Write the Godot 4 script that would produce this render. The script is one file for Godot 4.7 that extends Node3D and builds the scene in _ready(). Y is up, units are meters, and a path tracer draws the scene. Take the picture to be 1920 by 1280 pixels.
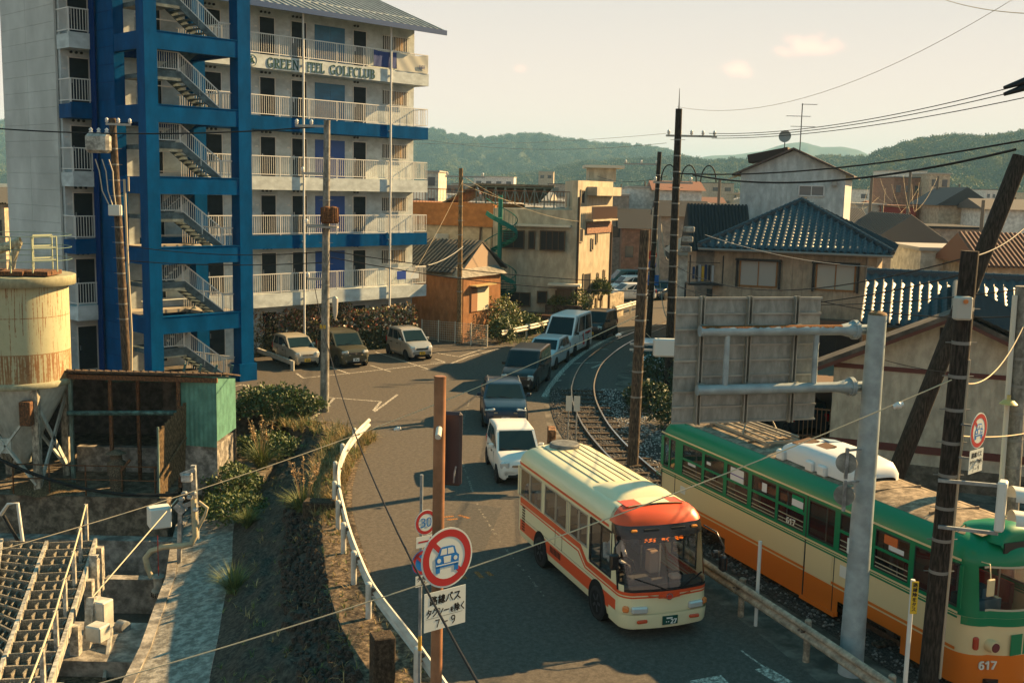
extends Node3D
# ---------------------------------------------------------------- mesh builder
class MB:
	var v := PackedVector3Array()
	var n := PackedVector3Array()
	var c := PackedColorArray()
	var t := PackedVector2Array()
	var col := Color.WHITE
	var uvs := false
	func add(a: Vector3, b: Vector3, d: Vector3, na: Vector3, nb: Vector3, nd: Vector3, ta := Vector2.ZERO, tb := Vector2.ZERO, td := Vector2.ZERO) -> void:
		if ((d - a).cross(b - a)).dot(na + nb + nd) < 0.0:
			v.append(a); v.append(d); v.append(b); n.append(na); n.append(nd); n.append(nb)
			t.append(ta); t.append(td); t.append(tb)
		else:
			v.append(a); v.append(b); v.append(d); n.append(na); n.append(nb); n.append(nd)
			t.append(ta); t.append(tb); t.append(td)
		c.append(col); c.append(col); c.append(col)
	func tri(a: Vector3, b: Vector3, d: Vector3) -> void:
		var k := (d - a).cross(b - a)
		if k.length_squared() < 1e-16: return
		k = k.normalized()
		add(a, b, d, k, k, k)
	func quad(a: Vector3, b: Vector3, d: Vector3, e: Vector3) -> void:
		tri(a, b, d); tri(a, d, e)
	func quv(a: Vector3, b: Vector3, d: Vector3, e: Vector3, r := Rect2(0, 0, 1, 1)) -> void:
		var k := (d - a).cross(b - a).normalized()
		uvs = true
		var p0 := r.position
		var p1 := r.end
		add(a, b, d, k, k, k, Vector2(p0.x, p1.y), Vector2(p1.x, p1.y), Vector2(p1.x, p0.y))
		add(a, d, e, k, k, k, Vector2(p0.x, p1.y), Vector2(p1.x, p0.y), Vector2(p0.x, p0.y))
	func fquad(a: Vector3, b: Vector3, d: Vector3, e: Vector3, o: Vector3) -> void:
		var k := (d - a).cross(b - a)
		if k.length_squared() < 1e-18: k = (e - a).cross(d - a)
		k = k.normalized()
		if k.dot(o) < 0: k = -k
		add(a, b, d, k, k, k); add(a, d, e, k, k, k)
	func box(o: Vector3, s: Vector3, b := Basis()) -> void:
		var x := b.x * s.x * 0.5
		var y := b.y * s.y * 0.5
		var z := b.z * s.z * 0.5
		for k in [[x, y, z], [-x, y, z], [y, x, z], [-y, x, z], [z, x, y], [-z, x, y]]:
			var q: Vector3 = o + k[0]
			fquad(q - k[1] - k[2], q + k[1] - k[2], q + k[1] + k[2], q - k[1] + k[2], k[0])
	func b2(a: Vector3, e: Vector3) -> void:
		box((a + e) * 0.5, (e - a).abs())
	func cbox(o: Vector3, s: Vector3, r := 0.03, b := Basis()) -> void:
		var h := s * 0.5
		var bev := func(ax: int, sg: float) -> Array:
			var out := []
			var u := (ax + 1) % 3
			var w := (ax + 2) % 3
			for q in [[-1, -1], [1, -1], [1, 1], [-1, 1]]:
				var p := Vector3.ZERO
				p[ax] = sg * h[ax]; p[u] = q[0] * (h[u] - r); p[w] = q[1] * (h[w] - r)
				out.append(o + b * p)
			return out
		var f := []
		for ax in 3:
			for sg in [-1.0, 1.0]:
				var a: Array = bev.call(ax, sg)
				f.append(a)
				var d := Vector3.ZERO
				d[ax] = sg
				fquad(a[0], a[1], a[2], a[3], b * d)
		for sx in [-1.0, 1.0]:
			for sy in [-1.0, 1.0]:
				for k in 3:
					var u := (k + 1) % 3
					var w := (k + 2) % 3
					var p := []
					for e in [-1.0, 1.0]:
						var q1 := Vector3.ZERO
						q1[u] = sx * h[u]; q1[w] = sy * (h[w] - r); q1[k] = e * (h[k] - r)
						var q2 := Vector3.ZERO
						q2[u] = sx * (h[u] - r); q2[w] = sy * h[w]; q2[k] = e * (h[k] - r)
						p.append(o + b * q1); p.append(o + b * q2)
					var d := Vector3.ZERO
					d[u] = sx; d[w] = sy
					fquad(p[0], p[1], p[3], p[2], b * d)
				for sz in [-1.0, 1.0]:
					var q := Vector3(sx, sy, sz)
					var e := []
					for k in 3:
						var p2 := q * (h - Vector3(r, r, r))
						p2[k] = q[k] * h[k]
						e.append(o + b * p2)
					var kk := (b * q).normalized()
					add(e[0], e[1], e[2], kk, kk, kk)
	func bar(a: Vector3, e: Vector3, w: float, h := -1.0, up := Vector3.UP) -> void:
		var z := (e - a)
		var l := z.length()
		if l < 1e-5: return
		z /= l
		if absf(z.dot(up)) > 0.98: up = Vector3.RIGHT
		var x := up.cross(z).normalized()
		box((a + e) * 0.5, Vector3(w, (w if h < 0 else h), l), Basis(x, z.cross(x), z))
	func cyl(a: Vector3, e: Vector3, r0: float, r1 := -1.0, k := 10, cap := true) -> void:
		if r1 < 0: r1 = r0
		var z := (e - a).normalized()
		var up := Vector3.UP if absf(z.y) < 0.9 else Vector3.RIGHT
		var x := up.cross(z).normalized()
		var y := z.cross(x)
		for i in k:
			var p := TAU * i / k
			var q := TAU * (i + 1) / k
			var d0 := x * cos(p) + y * sin(p)
			var d1 := x * cos(q) + y * sin(q)
			add(a + d0 * r0, a + d1 * r0, e + d1 * r1, d0, d1, d1)
			add(a + d0 * r0, e + d1 * r1, e + d0 * r1, d0, d1, d0)
			if cap:
				add(a, a + d0 * r0, a + d1 * r0, -z, -z, -z)
				add(e, e + d0 * r1, e + d1 * r1, z, z, z)
	func tube(p: Array, r: float, k := 6) -> void:
		var rows := []
		var x := Vector3.ZERO
		for i in p.size():
			var z: Vector3 = (p[mini(i + 1, p.size() - 1)] - p[maxi(i - 1, 0)]).normalized()
			if x == Vector3.ZERO:
				x = (Vector3.UP if absf(z.y) < 0.9 else Vector3.RIGHT).cross(z).normalized()
			x = (x - z * x.dot(z)).normalized()
			var y := z.cross(x)
			var row := []
			for j in k:
				row.append(x * cos(TAU * j / k) + y * sin(TAU * j / k))
			rows.append(row)
		for i in p.size() - 1:
			for j in k:
				var j2 := (j + 1) % k
				var a: Vector3 = rows[i][j]
				var b: Vector3 = rows[i][j2]
				var d: Vector3 = rows[i + 1][j2]
				var e: Vector3 = rows[i + 1][j]
				add(p[i] + a * r, p[i] + b * r, p[i + 1] + d * r, a, b, d)
				add(p[i] + a * r, p[i + 1] + d * r, p[i + 1] + e * r, a, d, e)
	func grid(rows: Array, out := Vector3.ZERO, wrap := false) -> void:   # smooth sheet through rows of points
		var nr := rows.size()
		var nc: int = rows[0].size()
		var nm := []
		for i in nr:
			var r := []
			for j in nc:
				var jp := (j + 1) % nc if wrap else mini(j + 1, nc - 1)
				var jm := (j - 1 + nc) % nc if wrap else maxi(j - 1, 0)
				var du: Vector3 = rows[mini(i + 1, nr - 1)][j] - rows[maxi(i - 1, 0)][j]
				var dw: Vector3 = rows[i][jp] - rows[i][jm]
				var k := du.cross(dw)
				r.append(k.normalized() if k.length_squared() > 1e-14 else Vector3.UP)
			nm.append(r)
		var flip := 1.0
		if out != Vector3.ZERO:
			var s := 0.0
			for i in nr:
				for j in nc: s += nm[i][j].dot(out)
			if s < 0: flip = -1.0
		elif wrap:
			var m := Vector3.ZERO
			for q in rows[nr / 2]: m += q
			m /= nc
			var s := 0.0
			for j in nc: s += nm[nr / 2][j].dot(rows[nr / 2][j] - m)
			if s < 0: flip = -1.0
		for i in nr - 1:
			for j in (nc if wrap else nc - 1):
				var j2 := (j + 1) % nc
				add(rows[i][j], rows[i][j2], rows[i + 1][j2], nm[i][j] * flip, nm[i][j2] * flip, nm[i + 1][j2] * flip, Vector2(float(j) / nc, float(i) / nr), Vector2(float(j + 1) / nc, float(i) / nr), Vector2(float(j + 1) / nc, float(i + 1) / nr))
				add(rows[i][j], rows[i + 1][j2], rows[i + 1][j], nm[i][j] * flip, nm[i + 1][j2] * flip, nm[i + 1][j] * flip, Vector2(float(j) / nc, float(i) / nr), Vector2(float(j + 1) / nc, float(i + 1) / nr), Vector2(float(j) / nc, float(i + 1) / nr))
	func lathe(o: Vector3, prof: Array, k := 16) -> void:   # prof: Vector2(radius, height)
		var rows := []
		for q in prof:
			var r := []
			for j in k: r.append(o + Vector3(q.x * cos(TAU * j / k), q.y, q.x * sin(TAU * j / k)))
			rows.append(r)
		grid(rows, Vector3.ZERO, true)
	func prism(poly: PackedVector2Array, tf: Transform3D, depth: float) -> void:   # polygon in tf's xy plane, extruded along +z
		var idx := Geometry2D.triangulate_polygon(poly)
		var z := tf.basis.z.normalized()
		for i in range(0, idx.size(), 3):
			var a := tf * Vector3(poly[idx[i]].x, poly[idx[i]].y, 0)
			var b := tf * Vector3(poly[idx[i + 1]].x, poly[idx[i + 1]].y, 0)
			var d := tf * Vector3(poly[idx[i + 2]].x, poly[idx[i + 2]].y, 0)
			add(a, b, d, -z, -z, -z)
			if depth > 0: add(a + z * depth, b + z * depth, d + z * depth, z, z, z)
		if depth <= 0: return
		var cw := Geometry2D.is_polygon_clockwise(poly)
		for i in poly.size():
			var p := poly[i]
			var q := poly[(i + 1) % poly.size()]
			var a := tf * Vector3(p.x, p.y, 0)
			var b := tf * Vector3(q.x, q.y, 0)
			var o2 := Vector2(q.y - p.y, p.x - q.x) * (-1.0 if cw else 1.0)
			fquad(a, b, b + z * depth, a + z * depth, tf.basis * Vector3(o2.x, o2.y, 0))
	func sheet(poly: PackedVector2Array, y: float) -> void:   # horizontal polygon, points are (x, distance)
		var idx := Geometry2D.triangulate_polygon(poly)
		for i in range(0, idx.size(), 3):
			var p := []
			for k in 3: p.append(Vector3(poly[idx[i + k]].x, y, -poly[idx[i + k]].y))
			add(p[0], p[1], p[2], Vector3.UP, Vector3.UP, Vector3.UP)
	func leaf(p: Vector3, s: float, rng: RandomNumberGenerator, up := 0.3) -> void:
		var d := Vector3(rng.randf_range(-1, 1), rng.randf_range(-1, 1) + up, rng.randf_range(-1, 1)).normalized()
		var e := d.cross(Vector3(rng.randf_range(-1, 1), rng.randf_range(-1, 1), rng.randf_range(-1, 1))).normalized()
		var k := d.cross(e)
		var m := p + d * s * 0.5
		add(p, m + e * s * 0.3, p + d * s, k, k, k)
		add(p, p + d * s, m - e * s * 0.3, k, k, k)
	func blade(p: Vector3, d: Vector3, l: float, w: float, droop: float) -> void:   # grass blade of three pieces
		var s := d.cross(Vector3.UP).normalized() * w
		var q := p
		var dd := d
		var ws := [1.0, 0.8, 0.5, 0.05]
		for i in 3:
			var q2 := q + dd * l / 3.0
			var k := s.cross(dd).normalized()
			add(q - s * ws[i], q + s * ws[i], q2 + s * ws[i + 1], k, k, k)
			add(q - s * ws[i], q2 + s * ws[i + 1], q2 - s * ws[i + 1], k, k, k)
			q = q2
			dd = (dd + Vector3(d.x, -1.0, d.z) * droop).normalized()
	func join(o: MB, tf: Transform3D) -> void:
		for i in o.v.size():
			v.append(tf * o.v[i]); n.append((tf.basis * o.n[i]).normalized()); c.append(o.c[i]); t.append(o.t[i])
	func mesh(off := Vector3.ZERO) -> ArrayMesh:
		if off != Vector3.ZERO:
			for i in v.size(): v[i] -= off
		var a := []
		a.resize(Mesh.ARRAY_MAX)
		a[Mesh.ARRAY_VERTEX] = v
		a[Mesh.ARRAY_NORMAL] = n
		a[Mesh.ARRAY_COLOR] = c
		if uvs: a[Mesh.ARRAY_TEX_UV] = t
		var m := ArrayMesh.new()
		m.add_surface_from_arrays(Mesh.PRIMITIVE_TRIANGLES, a)
		return m

# ---------------------------------------------------------------- nodes, names, materials
var used := {}
var mats := {}
var texs := {}
var unit_box: ArrayMesh
const FOCAL := 2036.55

func P(x: float, d: float, h := 0.0) -> Vector3:
	return Vector3(x, h, -d)

func numbered(s: String) -> String:
	if not used.has(s):
		used[s] = 0
		return s
	used[s] += 1
	return "%s_%03d" % [s, used[s]]

func thing(called: String, label: String, category: String, at := Vector3.ZERO, turn := 0.0, group := "") -> Node3D:
	var o := Node3D.new()
	o.name = numbered(called)
	add_child(o)
	o.position = at
	o.rotation.y = turn
	tag(o, label, category, group)
	return o

func tag(o: Node, label: String, category: String, group := "") -> void:
	o.set_meta("label", label)
	o.set_meta("category", category)
	if group: o.set_meta("group", group)

func part(p: Node, called: String, mb: MB, m: Material, label := "") -> MeshInstance3D:
	var o := MeshInstance3D.new()
	o.mesh = mb.mesh()
	o.material_override = m
	o.name = called
	p.add_child(o, true)
	if label: o.set_meta("label", label)
	return o

func wpart(p: Node3D, called: String, mb: MB, m: Material, label := "") -> MeshInstance3D:   # shape given in world coordinates
	var o := MeshInstance3D.new()
	o.mesh = mb.mesh(p.position)
	o.material_override = m
	o.name = called
	p.add_child(o, true)
	if label: o.set_meta("label", label)
	return o

func one(called: String, label: String, category: String, mb: MB, m: Material, at := Vector3.ZERO, group := "") -> MeshInstance3D:
	var o := part(self, numbered(called), mb, m)
	o.mesh = o.mesh if at == Vector3.ZERO else mb.mesh(at)
	o.position = at
	tag(o, label, category, group)
	return o

func setting(called: String, mb: MB, m: Material, kind := "structure", label := "", category := "") -> MeshInstance3D:
	var o := part(self, numbered(called), mb, m)
	o.set_meta("kind", kind)
	if label: tag(o, label, category)
	return o

func inst(p: Node, called: String, mesh: Mesh, m: Material, tf: Transform3D) -> MeshInstance3D:
	var o := MeshInstance3D.new()
	o.mesh = mesh
	o.material_override = m
	o.transform = tf
	o.name = called
	p.add_child(o, true)
	return o

func ib(p: Node, called: String, o: Vector3, s: Vector3, m: Material, b := Basis()) -> MeshInstance3D:
	return inst(p, called, unit_box, m, Transform3D(Basis(b.x * s.x, b.y * s.y, b.z * s.z), o))

func tex(kind: String) -> Texture2D:
	if texs.has(kind): return texs[kind]
	var f := FastNoiseLite.new()
	f.seed = kind.hash() % 1000
	f.fractal_type = FastNoiseLite.FRACTAL_FBM
	var lo := 0.7
	var size := 512
	match kind:
		"grain":
			f.frequency = 0.06; f.fractal_octaves = 4; lo = 0.72
		"blot":
			f.frequency = 0.012; f.fractal_octaves = 6; f.fractal_gain = 0.68; lo = 0.62
		"faint":
			f.frequency = 0.01; f.fractal_octaves = 6; f.fractal_gain = 0.6; lo = 0.82
		"asphalt":
			f.frequency = 0.03; f.fractal_octaves = 6; f.fractal_gain = 0.95; lo = 0.74; size = 1024
		"stone":
			f.frequency = 0.02; f.fractal_octaves = 6; f.fractal_gain = 0.7; lo = 0.48
		"wood":
			f.frequency = 0.02; f.fractal_octaves = 5; lo = 0.5
	var g := Gradient.new()
	g.set_color(0, Color(lo, lo, lo)); g.set_color(1, Color(1, 1, 1))
	g.set_offset(0, 0.28); g.set_offset(1, 0.75)
	var im := f.get_seamless_image(size, size)
	im.convert(Image.FORMAT_RGB8)
	for y in size:
		for x in size:
			im.set_pixel(x, y, g.sample(im.get_pixel(x, y).r))
	texs[kind] = ImageTexture.create_from_image(im)
	return texs[kind]

func ntex(freq: float, bump := 4.0) -> Texture2D:
	var k := "n%s_%s" % [freq, bump]
	if texs.has(k): return texs[k]
	var f := FastNoiseLite.new()
	f.seed = 7; f.frequency = freq; f.fractal_octaves = 4
	var im := f.get_seamless_image(512, 512)
	im.convert(Image.FORMAT_RGB8)
	im.bump_map_to_normal_map(bump)
	texs[k] = ImageTexture.create_from_image(im)
	return texs[k]

func srgb(r: float, g: float, b: float) -> Color:   # from linear base colour
	return Color(r, g, b).linear_to_srgb()

# linear base colour, roughness, metallic, texture kind and its repeats per metre
func mat(r: float, g: float, b: float, rough := 0.8, metal := 0.0, kind := "", scale := Vector3(0.3, 0.3, 0.3), bump := 0.0) -> StandardMaterial3D:
	var key := "%s,%s,%s,%s,%s,%s,%s,%s" % [r, g, b, rough, metal, kind, scale, bump]
	if mats.has(key): return mats[key]
	var m := StandardMaterial3D.new()
	m.albedo_color = srgb(r, g, b)
	m.roughness = rough
	m.metallic = metal
	if rough >= 0.5 and metal < 0.1: m.metallic_specular = 0.3
	if kind:
		m.albedo_texture = tex(kind)
		m.uv1_triplanar = true
		m.uv1_world_triplanar = true
		m.uv1_scale = scale
	if bump > 0:
		m.normal_enabled = true
		m.normal_texture = ntex(0.05)
		m.normal_scale = bump
		if not kind:
			m.uv1_triplanar = true
			m.uv1_world_triplanar = true
			m.uv1_scale = scale
	mats[key] = m
	return m

func leafmat(rough := 0.6) -> StandardMaterial3D:
	var key := "leaf%s" % rough
	if mats.has(key): return mats[key]
	var m := StandardMaterial3D.new()
	m.vertex_color_use_as_albedo = true
	m.roughness = rough
	m.backlight_enabled = true
	m.backlight = Color(0.5, 0.5, 0.3)
	mats[key] = m
	return m

func vcmat(rough := 0.8, kind := "", scale := Vector3(0.3, 0.3, 0.3)) -> StandardMaterial3D:
	var key := "vc%s%s%s" % [rough, kind, scale]
	if mats.has(key): return mats[key]
	var m := StandardMaterial3D.new()
	m.vertex_color_use_as_albedo = true
	m.roughness = rough
	if kind:
		m.albedo_texture = tex(kind)
		m.uv1_triplanar = true
		m.uv1_world_triplanar = true
		m.uv1_scale = scale
	mats[key] = m
	return m

func glass(alpha := 0.25, r := 0.03, g := 0.05, b := 0.05) -> StandardMaterial3D:
	var key := "gl%s%s%s%s" % [alpha, r, g, b]
	if mats.has(key): return mats[key]
	var m := StandardMaterial3D.new()
	m.albedo_color = Color(srgb(r, g, b), alpha)
	m.roughness = 0.03
	m.transparency = BaseMaterial3D.TRANSPARENCY_ALPHA
	mats[key] = m
	return m

func paint(r: float, g: float, b: float, rough := 0.35, metal := 0.0) -> StandardMaterial3D:
	var key := "pt%s,%s,%s,%s,%s" % [r, g, b, rough, metal]
	if mats.has(key): return mats[key]
	var m := StandardMaterial3D.new()
	m.albedo_color = srgb(r, g, b)
	m.roughness = rough
	m.metallic = metal
	m.clearcoat_enabled = true
	m.clearcoat = 0.25
	m.metallic_specular = 0.35
	m.clearcoat_roughness = 0.08
	mats[key] = m
	return m

func v2(a: Array) -> PackedVector2Array:
	var o := PackedVector2Array()
	for i in range(0, a.size(), 2): o.append(Vector2(a[i], a[i + 1]))
	return o

func sag(a: Vector3, b: Vector3, s: float, k := 16) -> Array:
	var o := []
	for i in k + 1:
		var t := float(i) / k
		o.append(a.lerp(b, t) - Vector3(0, s * 4.0 * t * (1.0 - t), 0))
	return o

func text_mesh(s: String, size: float, depth: float, serif := false, bold := true) -> TextMesh:
	var f := SystemFont.new()
	f.font_names = PackedStringArray(["Droid Serif" if serif else "Droid Sans"])
	f.font_weight = 700 if bold else 400
	var t := TextMesh.new()
	t.font = f
	t.text = s
	t.font_size = 48
	t.pixel_size = size / 34.0     # cap height of about 34 pixels
	t.depth = depth
	return t

# a pixel of the 1920 x 1280 photograph and a distance forward of the camera give a point
const EYE := Vector3(0, 9.5, 0)
var cam_basis: Basis
func px(x: float, y: float, d: float) -> Vector3:
	var r := cam_basis.x * (x - 960.0) / FOCAL - cam_basis.y * (y - 640.0) / FOCAL - cam_basis.z
	return EYE + r * (d / -r.z)
func pg(x: float, y: float, h := 0.0) -> Vector3:   # a pixel on level ground of height h
	var r := cam_basis.x * (x - 960.0) / FOCAL - cam_basis.y * (y - 640.0) / FOCAL - cam_basis.z
	return EYE + r * ((h - EYE.y) / r.y)

func _ready() -> void:
	# ---------------- camera
	cam_basis = Basis(Vector3.RIGHT, deg_to_rad(-8.044)) * Basis(Vector3.BACK, deg_to_rad(1.285))
	var cam := Camera3D.new()
	cam.name = "camera"
	add_child(cam)
	cam.transform = Transform3D(cam_basis, EYE)
	cam.fov = rad_to_deg(2.0 * atan(640.0 / FOCAL))
	cam.near = 0.1
	cam.far = 30000.0
	cam.current = true
	# ---------------- sky, air and exposure
	var env := Environment.new()
	env.background_mode = Environment.BG_SKY
	env.tonemap_mode = Environment.TONE_MAPPER_LINEAR
	env.tonemap_exposure = 3.45
	env.background_energy_multiplier = 1.0
	env.sdfgi_enabled = true
	env.ssao_enabled = true
	env.ssil_enabled = true
	env.fog_enabled = true
	env.fog_density = 0.00017
	env.fog_light_color = Color(0.55, 0.74, 0.85)
	var sm := ProceduralSkyMaterial.new()
	sm.sky_horizon_color = srgb(0.405, 0.298, 0.24)
	sm.sky_top_color = srgb(0.012, 0.112, 0.155)
	sm.sky_curve = 0.23
	sm.ground_horizon_color = srgb(0.30, 0.25, 0.20)
	sm.ground_bottom_color = srgb(0.05, 0.045, 0.04)
	sm.sun_angle_max = 1.0
	sm.sky_cover = clouds()
	sm.sky_cover_modulate = Color(1, 1, 1)
	var sky := Sky.new()
	sky.sky_material = sm
	env.sky = sky
	var we := WorldEnvironment.new()
	we.name = "environment"
	we.environment = env
	add_child(we)
	# ---------------- sun: to the right and ahead, low
	var sun := DirectionalLight3D.new()
	sun.name = "sun"
	add_child(sun)
	var az := deg_to_rad(57.0)
	var el := deg_to_rad(28.0)
	var to := Vector3(sin(az) * cos(el), sin(el), -cos(az) * cos(el))
	sun.look_at_from_position(to * 100.0, Vector3.ZERO)
	sun.light_energy = 1.6
	sun.light_color = Color(1.0, 0.83, 0.58)
	sun.light_angular_distance = 0.5
	sun.shadow_enabled = true
	var ub := MB.new()
	ub.box(Vector3.ZERO, Vector3.ONE)
	unit_box = ub.mesh()
	build_all()

func clouds() -> Texture2D:
	var w := 2048
	var h := 1024
	var im := Image.create(w, h, false, Image.FORMAT_RGBA8)
	im.fill(Color(0, 0, 0, 0))
	var f := FastNoiseLite.new()
	f.seed = 5; f.frequency = 0.05; f.fractal_octaves = 4
	# small peach clouds: azimuth (degrees right of the view), elevation, half sizes
	for q in [[14.6, 7.4, 1.2, 0.5], [15.4, 7.2, 0.7, 0.3], [10.9, 6.2, 1.1, 0.32], [0.0, 6.1, 0.4, 0.15], [13.4, 7.1, 0.5, 0.2]]:
		var u: float = q[0] / 360.0 * w
		var y: float = (0.5 - q[1] / 180.0) * h
		var rx: float = q[2] / 360.0 * w
		var ry: float = q[3] / 180.0 * h
		for j in range(int(y - ry * 2 - 2), int(y + ry * 2 + 3)):
			for i in range(int(u - rx * 2 - 2), int(u + rx * 2 + 3)):
				var d := Vector2((i - u) / rx, (j - y) / ry).length()
				var a := clampf(1.1 - d + f.get_noise_2d(i * 3.0, j * 5.0) * 1.0, 0.0, 1.0) * 0.9
				if a > im.get_pixel(posmod(i, w), j).a: im.set_pixel(posmod(i, w), j, Color(0.5, 0.27, 0.17, a))
	return ImageTexture.create_from_image(im)

const CREST := [Vector2(4.0, -40), Vector2(3.0, 6), Vector2(0.2, 13), Vector2(-1.4, 16.6), Vector2(-2.76, 20.02), Vector2(-3.34, 21.75), Vector2(-4.07, 24.11), Vector2(-4.57, 26.24), Vector2(-5.23, 29.46), Vector2(-6.11, 34.16), Vector2(-6.73, 39.3), Vector2(-7.67, 42.92)]
const TOE := [Vector2(-5.0, -40), Vector2(-6.0, 6), Vector2(-6.9, 13), Vector2(-7.5, 16.6), Vector2(-8.0, 20.5), Vector2(-8.3, 22.6), Vector2(-8.6, 24.9), Vector2(-9.0, 27.0), Vector2(-9.61, 30.25), Vector2(-10.6, 34.0), Vector2(-11.0, 38.0), Vector2(-12.0, 41.5)]
const GUARD := [Vector2(1.6, 10.0), Vector2(-0.2, 15.6), Vector2(-1.67, 19.62), Vector2(-3.04, 22.94), Vector2(-3.67, 24.99), Vector2(-4.26, 27.18), Vector2(-4.72, 29.16), Vector2(-5.14, 31.1), Vector2(-5.5, 33.4), Vector2(-5.65, 35.8), Vector2(-5.6, 38.2), Vector2(-5.45, 40.2)]
const TRACK := [Vector2(21, 2.5), Vector2(15.0, 7.2), Vector2(11.2, 16.5), Vector2(8.35, 23.6), Vector2(6.9, 27.4), Vector2(5.75, 30.6), Vector2(4.95, 33.4), Vector2(4.35, 36.0), Vector2(3.75, 39.8), Vector2(3.4, 43.6), Vector2(3.33, 49.0), Vector2(3.8, 54.8), Vector2(4.8, 60.6), Vector2(7.0, 68.2), Vector2(10.5, 76.5), Vector2(15.0, 86.0), Vector2(22, 100)]

func curve(pts: Array, step: float) -> Array:   # evenly spaced points with tangents along a smooth line: [Vector2, Vector2]
	var c := Curve2D.new()
	for i in pts.size():
		var t: Vector2 = (pts[mini(i + 1, pts.size() - 1)] - pts[maxi(i - 1, 0)]) * 0.5
		var la: float = (pts[i] - pts[maxi(i - 1, 0)]).length()
		var lb: float = (pts[mini(i + 1, pts.size() - 1)] - pts[i]).length()
		var s := t.normalized()
		c.add_point(pts[i], -s * la / 3.0, s * lb / 3.0)
	c.bake_interval = 0.1
	var o := []
	var l := c.get_baked_length()
	var k := int(l / step)
	for i in k + 1:
		var a := c.sample_baked(i * l / k)
		var b := c.sample_baked(minf(i * l / k + 0.15, l)) - c.sample_baked(maxf(i * l / k - 0.15, 0))
		o.append([a, b.normalized()])
	return o

func ribbon(mb: MB, pts: Array, o0: float, o1: float, y: float) -> void:
	for i in pts.size() - 1:
		var a: Vector2 = pts[i][0]
		var b: Vector2 = pts[i + 1][0]
		var na := Vector2(pts[i][1].y, -pts[i][1].x)
		var nb := Vector2(pts[i + 1][1].y, -pts[i + 1][1].x)
		var q := [a + na * o0, b + nb * o0, b + nb * o1, a + na * o1]
		mb.fquad(P(q[0].x, q[0].y, y), P(q[1].x, q[1].y, y), P(q[2].x, q[2].y, y), P(q[3].x, q[3].y, y), Vector3.UP)

func line(mb: MB, a: Vector3, b: Vector3, w: float, y := 0.012) -> void:
	var d := (b - a)
	d.y = 0
	d = d.normalized()
	var s := d.cross(Vector3.UP) * w * 0.5
	a.y = y; b.y = y
	mb.fquad(a - s, b - s, b + s, a + s, Vector3.UP)

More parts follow.
